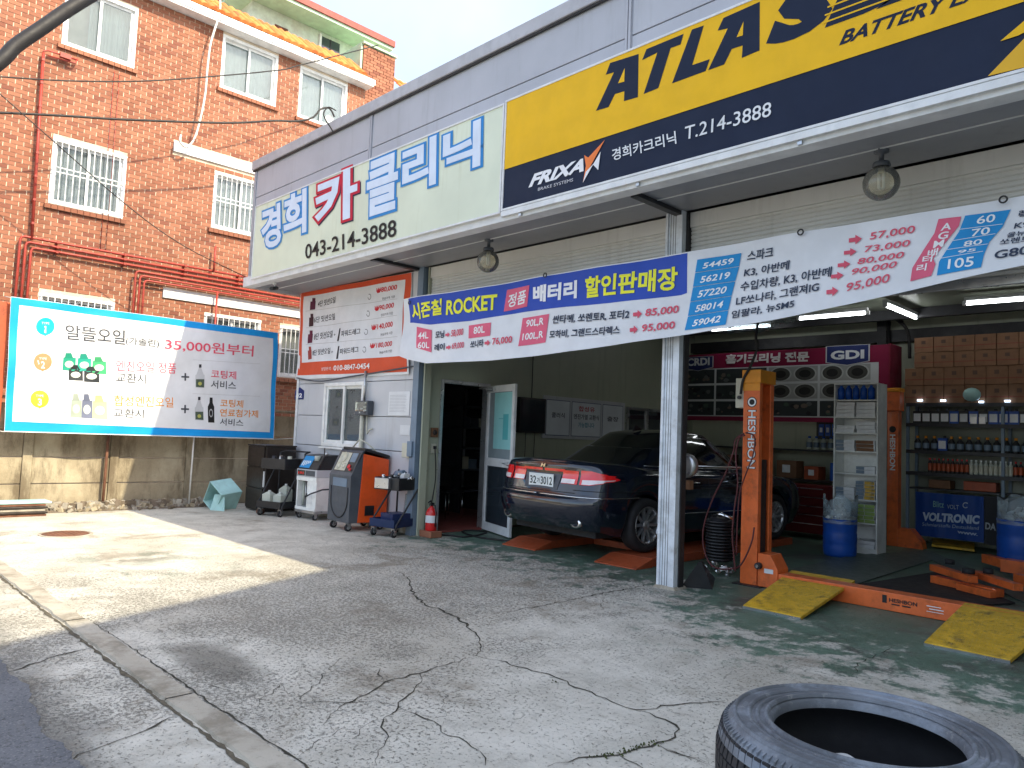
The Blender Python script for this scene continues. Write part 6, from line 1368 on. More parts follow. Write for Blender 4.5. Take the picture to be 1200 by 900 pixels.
# yellow drive-over plates
for k, (fl, fr_, brp, blp, lab) in enumerate((((870, 709), (941, 722), (998, 681), (932, 667), 'worn yellow ribbed ramp plate laid against the orange beam nearest the orange post'), ((1083, 752), (1184, 773), (1240, 727), (1135, 704), 'worn yellow ribbed ramp plate at the right end of the orange beam'))):
    A0, B0, C0, D0 = onZ(*fl, .03), onZ(*fr_, .03), onZ(*brp, .175), onZ(*blp, .175)
    B0 = Vector((B0.x, A0.y + (B0.y - A0.y) * .5, .03)); A0.y = B0.y = (A0.y + B0.y) / 2; D0.y = C0.y = (C0.y + D0.y) / 2
    t = thing('ramp_plate', lab, 'ramp', (A0 + C0) / 2, group='yellow ramp plates')
    th = Vector((0, .004, -.028)); MB().hexa([A0 + th, B0 + th, C0 + th, D0 + th], [A0, B0, C0, D0], 'yellow_paint').build('plate', t, bev=.003)
    mb = MB(); nn_ = (B0 - A0).cross(D0 - A0).normalized()
    for i in range(22):
        for j in range(12):
            u, v = (i + .5 + (.0 if j % 2 else .5)) / 23, .04 + (j + .5) / 12 * .78; p = (A0.lerp(B0, u)).lerp(D0.lerp(C0, u), v) + nn_ * .0; e1 = (B0 - A0).normalized() * .0075; e2 = (D0 - A0).normalized() * .017 * (1 if (i + j) % 2 else .5)
            mb.add([p - e1, p - e2, p + e1, p + e2, p + nn_ * .008], [(0, 1, 4), (1, 2, 4), (2, 3, 4), (3, 0, 4)], 'yellow_paint')
    mb.build('tread_stud', t, kind='stuff')
    e = (B0 - A0).normalized(); f_ = Vector((0, -.012, 0))
    MB().hexa([A0 + th * 1.05 + f_, B0 + th * 1.05 + f_, B0 + th * 1.05 - f_ * .1, A0 + th * 1.05 - f_ * .1], [A0 + f_ + Vector((0, 0, -.008)), B0 + f_ + Vector((0, 0, -.008)), B0 - f_ * .05 + Vector((0, -.002, -.008)), A0 - f_ * .05 + Vector((0, -.002, -.008))], 'alu').build('front_edge', t)
# far lift
fl_ = thing('post_lift', 'far orange lift post with its floor arms, right of the white shelf unit', 'lift', (-4.08, 12.3, 0))
mb = MB().box(-4.19, -4.03, 12.30, 12.45, 0, 2.06, 'orange_paint'); mb.build('post', fl_, bev=.006); MB().box(-4.20, -4.0, 12.28, 12.47, 2.065, 2.36, 'orange_paint').build('motor_box', fl_, bev=.01); MB().box(-4.205, -3.995, 12.275, 12.475, 2.362, 2.42, 'cap_yellow').build('cap', fl_, bev=.006)
mb = MB(); g, f = glyphs('HESHBON', .03); mb.add([Vector((-4.15 + .08 * y, 12.297, 1.70 - .55 * x)) for x, y in g], [q[::-1] for q in f], WHp); mb.lathe([(.001, 0), (.05, 0)], (-4.11, 12.296, 1.78), 20, KK, axis='y', smooth=False); mb.build('post_lettering', fl_)
MB().prism([(-4.028, 12.3, 0), (-3.68, 12.3, 0), (-3.70, 12.3, .1), (-3.85, 12.3, .28), (-4.028, 12.3, .28)], (0, .2, 0), 'orange_paint').build('gusset', fl_, normals=True)
for (p0, p1, z0_, z1_, w_) in (((1089, 661), (1135, 675), .13, .20, .10), ((1137, 668), (1187, 684), .13, .20, .10), ((1090, 674), (1167, 691), .02, .10, .12), ((1120, 683), (1160, 693), .02, .09, .08), ((1172, 655), (1235, 664), .05, .20, .2), ((1187, 672), (1260, 690), .08, .19, .1), ((1150, 649), (1176, 656), .05, .16, .12)):
    a, b = onZ(*p0, z1_), onZ(*p1, z1_); d = (b - a).normalized(); nr = Vector((-d.y, d.x, 0)) * w_; dn = Vector((0, 0, z0_ - z1_))
    MB().hexa([a + dn, b + dn, b + nr + dn, a + nr + dn], [a, b, b + nr, a + nr], 'orange_paint').build('arm', fl_, bev=.006)
for (p0, r_) in (((1135, 672), .06), ((1113, 661), .05), ((1158, 672), .05)):
    a = onZ(*p0, .2); MB().cyl(a, a + Vector((0, 0, .05)), r_, 14, 'rubber').build('arm_pad', fl_)
# flat sheets on the floor, one of them black behind the beam
def mat_sheet(name, label, pts, z, m_, th=.012):
    ps = [onZ(*p, z) for p in pts]; MB().prism([p - Vector((0, 0, th)) for p in ps], (0, 0, th), m_).build(name, None, label, 'mat', normals=True)
mat_sheet('floor_sheet', 'dull grey-green floor plate between the white shelf and the orange arms', [(905, 672), (1000, 650), (1090, 645), (1215, 700), (1215, 712), (1092, 656), (985, 690)], .016, 'floor_sheet')
mat_sheet('floor_sheet', 'black rubber mat lying behind the orange cross beam', [(985, 688), (1095, 670), (1190, 706), (1125, 710)], .020, 'rubber')
mat_sheet('yellow_plate', 'yellow ribbed plate lying flat in front of the blue banner at the back', [(1094, 630), (1142, 636), (1142, 644), (1092, 638)], .06, 'yellow_paint', .03)
# hoses and things by the post
def hw(label, pts, r, m='hose_red', Y=7.22): wire('air_hose', label, 'hose', [onY(a, b, Y) for a, b in pts], r, m)
z6b = lambda a, b: (780 + a / 4.285, 520 + b / 4.285)
hw('dark red air hose looping low in front of the black hose stack', [(872, 508), (862, 515), z6b(340, 40), z6b(300, 150), z6b(240, 270), z6b(195, 400), z6b(188, 500), z6b(215, 590), z6b(260, 625), z6b(330, 628), z6b(380, 605), z6b(430, 500), z6b(445, 420)], .009)
hw('dark red air hose hanging nearly straight beside the orange post', [(873, 510), (866, 514), z6b(352, 60), z6b(362, 200), z6b(345, 330), z6b(335, 450), z6b(342, 560), z6b(350, 640)], .009, Y=7.2)
hw('dark red air hose crossing the front of the orange post', [(874, 507), (884, 512), z6b(438, 60), z6b(400, 160), z6b(372, 250), z6b(360, 400), z6b(355, 560)], .008, Y=7.24)
wire('cable', 'black cable curving from the ceiling to the control box on the orange post', 'cable', [(-3.62, 7.35, 3.7), onY(887, 385, 7.28), onY(888, 405, 7.28), onY(880, 428, 7.28), onY(871, 445, 7.28), onY(868, 462, 7.28)], .016)
c = onZ(843, 672); c.z = 0; t = thing('hose_stack', 'upright stack of coiled black hose behind the metal fittings left of the orange post', 'hose', c)
for k in range(13): MB().lathe([(.13, .17 + k * .034), (.15, .155 + k * .034), (.165, .17 + k * .034), (.15, .185 + k * .034)] + [(.13, .17 + k * .034)], c + Vector((U(-.008, .008), 0, 0)), 20, 'black_plastic').build('coil', t)
MB().cyl(c + Vector((0, 0, .14)), c + Vector((0, 0, .62)), .11, 14, 'black_plastic').build('drum', t); MB().tube([c + Vector((-.10, 0, .64)), c + Vector((.02, -.02, .66)), c + Vector((.16, 0, .62))], .022, 8, 'chrome').build('nozzle', t)
random.seed(9)
for k in range(16):
    p = c + Vector((U(-.17, .20), U(-.14, .10), U(.02, .11))); d = Vector((U(-1, 1), U(-.6, .6), U(-.3, .5))).normalized() * U(.03, .08)
    MB().cyl(p, p + d, U(.012, .026), 10, random.choice(['chrome', 'alu', 'dark_metal', 'white_paint'])).build('fitting', None, 'small metal air fitting in the heap under the black hose stack', 'fitting', 'air fittings under the hose stack')
c = onZ(818, 681); mb = MB(); b4 = [onZ(798, 688), onZ(835, 691), onZ(838, 678), onZ(810, 676)]; tp = onZ(820, 690); tp.z = .15
mb.hexa(b4, [b.lerp(tp, .9) + Vector((0, 0, .13)) for b in b4], 'black_plastic').build('wheel_chock', None, 'black rubber wedge on the floor beside the white column', 'wedge', normals=True)
c = onY(808, 546, 6.72); t = thing('hose_reel', 'round grey reel fixed behind the white column beside the black sedan', 'reel', c)
MB().lathe([(.001, -.05), (.05, -.05), (.055, -.04), (.11, -.04), (.125, -.03), (.125, .04), (.08, .05), (.001, .05)], c + Vector((-.04, 0, 0)), 24, 'alu', axis='y').build('drum', t); MB().lathe([(.03, -.055), (.05, -.055), (.05, -.065), (.001, -.065)], c + Vector((-.04, 0, 0)), 16, 'cream', axis='y').build('hub', t)
MB().tube([c, c + Vector((.22, .45, .0)), c + Vector((.35, 1.0, -.01))], .008, 6, 'alu').build('rod', t); MB().box(c.x - .14, c.x + .02, c.y - .02, c.y + .05, c.z - .24, c.z - .15, 'carton').build('bracket', t)

# ================================================================ CEILING TUBES
for k, (x0, y0, x1, y1, lab) in enumerate(((-3.91, 11.36, -3.91, 12.7, 'fluorescent tube running towards the back wall above the far orange post'), (-3.0, 11.8, -1.7, 11.85, 'fluorescent tube above the stacked cartons'), (-5.44, 11.88, -4.34, 11.88, 'fluorescent tube over the red banner, under the sagging white banner'), (-7.3, 12.3, -6.1, 12.3, 'fluorescent tube over the left end of the red banner, mostly hidden'))):
    a, b = Vector((x0, y0, 3.55)), Vector((x1, y1, 3.55)); t = thing('tube_lamp', lab, 'lamp', (a + b) / 2, group='ceiling tube lamps')
    MB().tube([a, b], .018, 10, 'tube_light').build('tube', t); d = (b - a).normalized(); n_ = Vector((-d.y, d.x, 0)) * .035
    MB().prism([a - n_ + Vector((0, 0, .04)), b - n_ + Vector((0, 0, .04)), b + n_ + Vector((0, 0, .04)), a + n_ + Vector((0, 0, .04))], (0, 0, .05), 'white_paint').build('housing', t, normals=True)
    MB().box(a.x - .025, a.x + .025, a.y - .025, a.y + .025, 3.53, 3.589, 'white_paint').build('holder', t); MB().box(b.x - .025, b.x + .025, b.y - .025, b.y + .025, 3.53, 3.589, 'white_paint').build('holder', t)
a, b = onY(838, 384, 11), onY(925, 378, 11); random.seed(2)
MB().grid(lambda u, v: Vector((a.x + (b.x - a.x) * u, 11 + .3 * v + .03 * math.sin(u * 31), a.z - .02 + .05 * math.sin(u * 23 + v * 7) * math.sin(v * 5 + u * 9) - .10 * math.sin(u * PI) * (1 - v) + .12 * v)), 40, 6, 'plastic_bag').build('plastic_sheet', None, 'crumpled clear plastic sheet slung under the ceiling above the red banner', 'sheet')
wire('cable', 'dark conduit bending down the back wall left of the stacked cartons', 'conduit', [(-4.3, 13.3, 3.6), onY(1048, 372, 13.2), onY(1060, 382, 13.2), onY(1065, 395, 13.2), onY(1066, 420, 13.2)], .03)
MB().tube([(-4.55, 13.4, 3.7), (-4.55, 13.4, 1.0)], .03, 8, 'dark_metal').build('drain_pipe', None, 'dark vertical pipe on the back wall right of the red banner', 'pipe')

# ================================================================ RED BANNER RACK AT THE BACK
QY = 12.55; z5b = lambda a, b: (780 + a / 4.2857, 380 + b / 4.2857)
rk = thing('intake_banner', 'dark red back wall banner with CRDI and GDI lettering and engine photographs', 'banner', (-6, QY, 2.5))
X0, X1 = -8.30, onY(1038, 410, QY).x; Zt, Zb = 3.13, 1.93
RDb = (.20, .010, .045); NV = (.02, .03, .12); GR = (.52, .54, .55)
P = Print('y', QY)
P.poly3([(X0, QY, Zb - .04), (X1, QY, Zb - .04), (X1, QY, Zt), (X0, QY, Zt)], RDb, 0)
gx0, gx1 = X0 + .05, onY(*z5b(1070, 250), QY).x; gz0, gz1 = onY(*z5b(500, 465), QY).z, onY(*z5b(500, 212), QY).z
P.poly3([(gx0, QY, gz0), (gx1, QY, gz0), (gx1, QY, gz1), (gx0, QY, gz1)], GR, 1)
cols = [onY(*z5b(k, 300), QY).x for k in (-560, -300, -70, 90, 250, 512, 770, 1036)]; random.seed(4)
for i in range(len(cols) - 1):
    for j in range(3):
        a, b = cols[i] + .02, cols[i + 1] - .02; h = (gz1 - gz0) / 3; c_, d = gz1 - h * (j + 1) + .02, gz1 - h * j - .02
        if a < gx0: continue
        light = i >= 5 and j < 2
        P.poly3([(a, QY, c_), (b, QY, c_), (b, QY, d), (a, QY, d)], (.30, .31, .30) if light else (.035, .042, .045), 2)
        n_ = 2 if b - a > .35 else 1
        for k in range(n_):
            cx_, cz_ = a + (b - a) * (k + .5) / n_, (c_ + d) / 2; rx, rz_ = (b - a) / n_ * .42, h * .40
            if light:
                for r_, cl, lv in ((1.1, (.42, .43, .42), 3), (.95, (.06, .06, .055), 4), (.55, (.02, .02, .02), 5)): P.poly3([(cx_ + rx * r_ * math.cos(2 * PI * q / 20), QY, cz_ + rz_ * r_ * math.sin(2 * PI * q / 20)) for q in range(20)], cl, lv)
            else:
                for q in range(5):
                    u, v = U(a + .05, b - .05), U(c_ + .05, d - .05); r_ = U(.02, .06); P.poly3([(u + r_ * math.cos(2 * PI * w / 9) * U(.6, 1.2), QY, v + r_ * .7 * math.sin(2 * PI * w / 9)) for w in range(9)], random.choice([(.10, .11, .11), (.06, .09, .07), (.14, .11, .09), (.02, .02, .025)]), 3 + q * .2)
for (x_, y_, w_) in ((92, 240, 150), (805, 215, 222)):
    a, b = onY(*z5b(x_, y_ - 20), QY), onY(*z5b(x_ + w_, y_ - 40), QY); zt_ = gz1 + .30 if w_ > 200 else gz1 + .24; zb_ = gz1 + .02
    pts = [(a.x, QY, zt_), (a.x, QY, zb_), ((a.x + b.x) / 2, QY, zb_ - .06), (b.x, QY, zb_), (b.x, QY, zt_)]
    P.poly3(pts, (.5, .5, .52), 6); cc_ = Vector(((a.x + b.x) / 2, QY, (zt_ + zb_) / 2 - .01)); P.poly3([tuple(cc_ + (Vector(p) - cc_) * (.94 if 1 else 1)) for p in pts], NV, 7)
    g, f = glyphs('CRDI' if w_ < 200 else 'GDI', .04); P.put([Vector((a.x + (b.x - a.x) * (.12 + .76 * x), QY, zb_ + .045 + .15 * y)) for x, y in g], f, (.62, .64, .66), 8)
P.text('흡기크리닝 전문', z5b(303, 200), z5b(722, 188), z5b(305, 152), (.62, .58, .58), 7, .045)
P.build('print', rk); MB().box(X0, X1 + .05, QY + .001, QY + .03, Zb - .05, Zt + .01, RDb and INK(RDb).name).build('backing', rk)
MB().box(X1 + .051, X1 + .075, QY - .02, QY + .5, Zb - .08, Zt + .02, INK((.16, .01, .03)).name if not MATS.__setitem__(INK((.16, .01, .03)).name, INK((.16, .01, .03))) else None).build('side_return', rk)
# bench below with stock
bt = thing('workbench', 'dark crowded workbench under the red banner', 'bench', (-6.2, 12.9, 0))
MB().box(-8.4, -4.75, 12.65, 13.45, .86, .90, 'wood_dark').build('top', bt, bev=.004); MB().box(-8.4, -4.75, 12.9, 13.45, 1.38, 1.41, 'dark_metal').build('shelf', bt)
for x_ in (-8.38, -6.6, -4.80): MB().box(x_, x_ + .05, 12.68, 12.73, 0, .858, 'dark_metal').build('leg', bt); MB().box(x_, x_ + .04, 13.0, 13.04, .902, 1.379, 'dark_metal').build('upright', bt)
bot = thing('oil_bottle', 'small plastic bottle in the row on the workbench shelf under the red banner', 'bottle', (-5.3, 13.0, 1.412), group='bottles on the workbench shelf')
MB().lathe([(.001, 0), (.045, 0), (.05, .02), (.05, .15), (.022, .19), (.022, .20)], (0, 0, 0), 12, 'jug').build('body', bot, local=True); MB().lathe([(.026, .20), (.026, .235), (.001, .235)], (0, 0, 0), 10, 'blue_plastic').build('cap', bot, local=True); MB().lathe([(.0515, .04), (.0515, .13)], (0, 0, 0), 12, 'steel_blue').build('label_band', bot, local=True)
for k in range(1, 8): dup(bot, (-5.72 + .125 * k, 13.0, 1.412), label='small plastic bottle, %s from the left on the shelf under the red banner' % ordw(k))
bot.location = (-5.72, 13.0, 1.412); bot['label'] = 'small plastic bottle, first from the left on the shelf under the red banner'
for k in range(7):
    x_ = -5.55 + .115 * k; MB().box(x_, x_ + .085, 12.98, 13.0, 1.66, 1.86, 'blue_plastic').box(x_ + .02, x_ + .065, 12.974, 12.979, 1.72, 1.80, 'paper').build('blister_pack', None, 'blue blister pack, %s from the left on the rack behind the bench' % ordw(k), 'pack', 'blue packs under the red banner')
MB().box(-5.6, -4.75, 13.002, 13.03, 1.60, 1.92, 'dark_metal').build('hanging_rack', None, 'dark hanging rack under the right end of the red banner', 'rack')
for k, (x_, w_, h_, m_, lab) in enumerate(((-7.6, .5, .35, 'carton', 'brown carton at the left of the crowded workbench'), (-6.9, .3, .5, 'grey_plastic', 'grey case standing on the crowded workbench'), (-6.2, .36, .30, 'carton', 'brown carton standing open on the middle of the workbench, seen beside the orange post'), (-5.7, .25, .22, 'orange_dull', 'dull orange tin on the workbench near the orange post'), (-5.25, .3, .3, 'blue_plastic', 'blue container at the right of the crowded workbench'))):
    mb = MB().box(x_, x_ + w_, 12.75, 13.05, .902, .902 + h_, m_).box(x_ + w_ * .3, x_ + w_ * .7, 12.744, 12.749, .902 + h_ * .3, .902 + h_ * .75, 'paper'); mb.build('stock_box', None, lab, 'box', bev=.006)
tb_ = thing('tool_chest', 'dark red tool chest on the floor behind the orange post', 'chest', (-5.2, 12.0, 0))
MB().box(-5.75, -4.85, 11.9, 12.4, .08, .84, INK((.12, .012, .012)).name if not MATS.__setitem__(INK((.12, .012, .012)).name, INK((.12, .012, .012))) else None).build('body', tb_, bev=.008)
for k in range(5): MB().box(-5.70, -4.90, 11.885, 11.899, .12 + k * .14, .25 + k * .14, INK((.12, .012, .012)).name).build('drawer', tb_, bev=.003); MB().box(-5.6, -5.0, 11.872, 11.884, .225 + k * .14, .237 + k * .14, 'alu').build('handle', tb_)

# ================================================================ WHITE FILTER SHELF
sx0, sx1, sy0, sy1 = onY(977.5, 452, 10.95).x, onY(1029, 452, 10.95).x, 10.95, 11.30
sf = thing('shelf_unit', 'narrow white shelf unit stocked with filter boxes between the two orange lifts', 'shelf', (sx0, sy0, 0))
for x_ in (sx0, sx1 - .018): MB().box(x_, x_ + .018, sy0, sy1, 0, 2.39, 'bin_white').build('side_panel', sf, bev=.002)
MB().box(sx0 + .019, sx1 - .019, sy1 - .012, sy1, .06, 2.37, 'bin_white').build('back_panel', sf)
sz = [.06] + [onY(1000, p, 10.95).z for p in (613, 586, 556, 530, 508.4, 489.7, 469.8)] + [2.372]
for z_ in sz: MB().box(sx0 + .019, sx1 - .019, sy0 + .002, sy1 - .013, z_, z_ + .018, 'bin_white').build('shelf_board', sf, bev=.002)
MB().box(sx0 + .019, sx1 - .019, sy0 + .01, sy0 + .03, 0, .058, 'bin_white').build('plinth', sf)
random.seed(21)
sw = (sx1 - sx0 - .04) / 2 - .02
names = ['bottom', 'second', 'third', 'fourth', 'fifth', 'sixth', 'seventh', 'top']; ordn = ['lowest', 'second', 'third', 'fourth', 'fifth']
plan = {6: [(0, 4, 'w'), (1, 4, 'w')], 5: [(0, 2, 'w'), (1, 3, 'w'), ], 4: [(0, 3, 'b'), (1, 3, 'o')], 3: [(1, 2, 'b')], 2: [(0, 3, 'b'), (1, 5, 'y')], 1: [(1, 5, 'g')], 0: [(1, 2, 'w'), (0, 2, 'g')]}
lc = {'w': 'paper', 'b': 'steel_blue', 'o': 'carton', 'y': 'yellow_paint', 'g': INK((.30, .42, .12)).name}; MATS[lc['g']] = INK((.30, .42, .12)); cn = {'w': 'white', 'b': 'blue-ended', 'o': 'tan-ended', 'y': 'yellow-ended', 'g': 'green-ended'}
for sh, cells in plan.items():
    for side, cnt, c_ in cells:
        hh = min(.052, (sz[sh + 1] - sz[sh] - .03) / cnt)
        for k in range(cnt):
            x_ = sx0 + .025 + side * (sw + .02) + U(0, .012); z_ = sz[sh] + .019 + k * hh; e = U(-.02, .0)
            t = thing('filter_box', '%s filter box, %s up in the %s pile, %s shelf of the white unit' % (cn[c_], ordw(k), ('left', 'right')[side], names[sh]), 'box', (x_, sy0 + .02 + e, z_), group='filter boxes on the white shelf unit')
            MB().box(x_, x_ + sw - .01, sy0 + .02 + e, sy1 - .03, z_, z_ + hh - .003, 'paper').build('carton', t, bev=.002)
            if c_ != 'w': MB().box(x_ + .001, x_ + sw * (.42 if c_ != 'o' else .9), sy0 + .0165 + e, sy0 + .0195 + e, z_ + .002, z_ + hh - .005, lc['b'] if c_ in 'by' else lc[c_]).build('end_label', t)
            if c_ in 'yg': MB().box(x_ + sw * .45, x_ + sw - .012, sy0 + .0165 + e, sy0 + .0195 + e, z_ + .002, z_ + hh - .005, lc[c_]).build('end_label', t)
for k in range(5):
    x_ = sx0 + .045 + k * .105; MB().lathe([(.001, 0), (.045, 0), (.045, .16), (.02, .19), (.02, .21), (.001, .21)], (x_ + .02, sy0 + .10, sz[7] + .019), 14, 'blue_plastic').build('blue_canister', None, '%s blue canister from the left on the top shelf of the white unit' % ('first', 'second', 'third', 'fourth', 'fifth')[k], 'canister', 'blue canisters on the top shelf')
# blue bins of used bottles
for k, (c, lab, r_, h_) in enumerate(((Vector((-4.16, 10.45, 0)), 'blue plastic barrel with a clear bag of scraps before the white shelf unit', .215, .50), (Vector((onY(1190, 640, 11.9).x + .05, 11.9, 0)), 'blue plastic barrel heaped with white bottles at the right edge beside the blue banner', .26, .60))):
    t = thing('blue_barrel', lab, 'barrel', c, group='blue plastic barrels')
    MB().lathe([(.001, 0), (r_ * .92, 0), (r_ * .97, .04), (r_, .12), (r_ * .975, .15), (r_, .18), (r_, h_ * .6), (r_ * .975, h_ * .65), (r_, h_ * .7), (r_, h_ - .03), (r_ * 1.02, h_), (r_ * .96, h_), (r_ * .95, .05)], c, 28, 'blue_plastic').build('body', t)
    random.seed(k + 30)
    MB().grid(lambda u, v: c + Vector(((r_ * 1.01 + .02 * math.sin(u * 44) * v - .01 * v) * math.cos(u * 2 * PI), (r_ * 1.01 + .02 * math.sin(u * 37) * v - .01 * v) * math.sin(u * 2 * PI), h_ - .06 + v * (.34 + .05 * math.sin(u * 25)))), 60, 5, 'plastic_bag').build('clear_bag', t)
    for q in range(26):
        a, rr = U(0, 2 * PI), r_ * .75 * math.sqrt(rnd()); p = c + Vector((rr * math.cos(a), rr * math.sin(a), h_ - .03 + U(0, .20) * (1.2 - rr / r_))); d = Vector((U(-1, 1), U(-1, 1), U(-.3, 1))).normalized()
        MB().lathe([(.001, 0), (.024, .004), (.026, .07), (.012, .09), (.012, .11), (.001, .112)], p, 9, 'white_paint', rot=d.to_track_quat('Z', 'Y').to_matrix()).build('empty_bottle', None, 'small white bottle in the heap in the ' + ('barrel before the white shelf unit', 'barrel at the right edge')[k], 'bottle', 'empty bottles in the ' + ('near', 'far') [k] + ' blue barrel')

# ================================================================ BACK SHELVES WITH CARTONS AND BOTTLES
KY = 12.62; bs0, bs1 = -4.0, 1.2
zsh = [onY(1100, p, KY).z for p in (556, 530, 498, 474)]        # board heights
bk = thing('stock_shelves', 'dark steel stock shelves along the back wall carrying bottles and stacked cartons', 'shelf', (-2, KY, 0))
for x_ in (bs0, onY(1175, 500, KY).x, -1.0, bs1): 
    for y_ in (KY, KY + .42): MB().box(x_ - .02, x_ + .02, y_, y_ + .04, 0, zsh[3] - .001, 'steel_blue').build('upright', bk)
for z_ in zsh: MB().box(bs0 - .02, bs1 + .02, KY + .041, KY + .46, z_, z_ + .025, 'dark_metal').box(bs0 - .02, bs1 + .02, KY - .005, KY + .0, z_ - .03, z_ + .025, 'dark_metal').build('shelf_board', bk)
cme = {}
def carton(x0, z0, w_, h_, lab):
    t = thing('carton', lab, 'carton', (x0, KY + .02, z0), group='cartons stacked on the back shelf')
    key = (round(w_, 3), round(h_, 3))
    if key not in cme:
        P = MB().box(0, w_, 0, .36, 0, h_, 'carton').mesh('box'); Q = MB().box(0, w_, -.002, -.0004, h_ * .30, h_ * .36, INK((.22, .06, .04)).name); MATS[INK((.22, .06, .04)).name] = INK((.22, .06, .04)); Q = Q.mesh('tape_band')
        R2 = MB().box(w_ * .38, w_ * .6, -.003, -.0006, h_ * .55, h_ * .78, INK((.10, .06, .045)).name); MATS[INK((.10, .06, .045)).name] = INK((.10, .06, .045)); R2 = R2.mesh('stamp'); cme[key] = (P, Q, R2)
    for nm, me in zip(('box', 'tape_band', 'stamp'), cme[key]): o = bpy.data.objects.new(nm, me); COL.objects.link(o); o.parent = t
    return t
ro = ['bottom', 'second', 'third', 'top']; od = ['first', 'second', 'third', 'fourth', 'fifth', 'sixth', 'seventh', 'eighth', 'ninth', 'tenth', 'eleventh', 'twelfth', 'thirteenth', 'fourteenth', 'fifteenth']
random.seed(8); ztop = onY(1100, 391, KY).z; zc0 = zsh[3] + .026; hB = (ztop - zc0) / 4.45; wB = abs(onY(1124, 440, KY).x - onY(1100.5, 440, KY).x)
for r_ in range(4):
    x_ = onY(1060, 450, KY).x if r_ < 2 else onY(1071, 420, KY).x; z_ = zc0 + (r_ * 1.15 if r_ < 2 else 2.30 + (r_ - 2) * 1.0) * hB; h_ = hB * (1.13 if r_ < 2 else .98)
    for k in range(13):
        carton(x_ + k * (wB + .006), z_, wB - U(0, .006), h_ - .004, 'brown carton, %s from the left in the %s row on the back shelf' % (od[k], ro[r_]))
# lights strips under the carton shelf
for k, (p, w_) in enumerate((((1075, 469), 7), ((1102, 469.5), 7), ((1147, 471), 6), ((1177, 470), 7))):
    a = onY(*p, KY - .03); MB().box(a.x, a.x + .01 * w_, KY - .03, KY - .012, a.z - .012, a.z + .012, 'led').build('strip_light', None, 'small bright LED strip on the carton shelf edge, %s from the left' % od[k], 'light', 'LED strips on the shelf edge')
MB().box(bs0 - .02, bs1 + .02, KY + .462, KY + .47, .9, zsh[3], 'inner_dim').build('back_sheet', bk)
def bottle_mesh(kind):
    a = MB(); b = MB(); c_ = MB()
    if kind == 0: a.lathe([(.001, 0), (.045, 0), (.048, .01), (.048, .13), (.02, .17), (.018, .185)], (0, 0, 0), 10, 'black_plastic'); b.lathe([(.022, .186), (.022, .22), (.001, .22)], (0, 0, 0), 8, 'cap_yellow'); c_.lathe([(.0495, .03), (.0495, .11)], (0, 0, 0), 10, 'steel_blue')
    elif kind == 1: a.lathe([(.001, 0), (.026, 0), (.028, .01), (.028, .15), (.012, .18), (.012, .19)], (0, 0, 0), 10, 'dark_metal'); b.lathe([(.014, .191), (.014, .215), (.001, .215)], (0, 0, 0), 8, 'red_paint'); c_.lathe([(.0292, .03), (.0292, .14)], (0, 0, 0), 10, 'orange_dull')
    elif kind == 2: a.lathe([(.001, 0), (.026, 0), (.028, .01), (.028, .15), (.012, .18), (.012, .19)], (0, 0, 0), 10, 'jug'); b.lathe([(.014, .191), (.014, .215), (.001, .215)], (0, 0, 0), 8, 'white_paint'); c_.lathe([(.0292, .03), (.0292, .14)], (0, 0, 0), 10, 'cream')
    else: a.box(-.06, .06, -.04, .04, 0, .19, 'blue_plastic' if kind == 3 else 'black_plastic'); b.lathe([(.02, .19), (.02, .225), (.001, .225)], (.025, 0, 0), 8, 'dark_metal'); c_.box(-.05, .05, -.0425, -.0405, .03, .15, 'paper')
    return a.mesh('body'), b.mesh('cap'), c_.mesh('label_band')
BMs = [bottle_mesh(k) for k in range(5)]; bl_ = ['black bottle with an orange-yellow cap', 'slim dark bottle with an orange label', 'slim pale bottle with a white cap', 'blue can with a white label', 'black flat can with a white label']
shn = ['second', 'third', 'top bottle']
CNT = {'middle': 0, 'lower': 0, 'upper': 0}
def put_bottle(kind, x, y, z, sh):
    t = thing('bottle', '%s, %s from the left on the %s back shelf' % (bl_[kind], ordw(CNT[sh]), sh), 'bottle', (x, y, z), group='%ss on the %s stock shelf' % (['yellow-capped bottle', 'slim dark bottle', 'slim pale bottle', 'blue can', 'black can'][kind], sh))
    CNT[sh] += 1
    for nm, me in zip(('body', 'cap', 'label_band'), BMs[kind]): o = bpy.data.objects.new(nm, me); COL.objects.link(o); o.parent = t
random.seed(14); xe_ = -1.05
x = bs0 + .12
while x < xe_: put_bottle(0 if rnd() < .8 else 3, x, KY + .09, zsh[1] + .026, 'middle'); x += .118
x = bs0 + .3; k = 0
while x < xe_: put_bottle(1 if (k // 9) % 2 == 0 else 2, x, KY + .08, zsh[0] + .026, 'lower'); x += .062; k += 1
x = bs0 + .12
while x < xe_: put_bottle(4 if rnd() < .6 else 3, x, KY + .10, zsh[2] + .026, 'upper'); x += .128
for k, (px, w_) in enumerate(((1137, 7), (1147, 8))):
    a = onY(px, 494, KY); MB().box(a.x, a.x + .085, KY + .0, KY + .03, zsh[2] + .026, zsh[2] + .13, 'lamp_white').build('pink_tin', None, ('left', 'right')[k] + ' one of two pale tins on the upper back shelf', 'tin', bev=.004)
c = onY(1141, 463, KY - .0); MB().sphere((0, 0, 0), .12, 14, 'teal_plastic', (1, .8, .85)).build('round_jar', None, 'round glassy teal jar in front of the cartons on the back shelf', 'jar').location = (c.x, KY - .10, c.z)
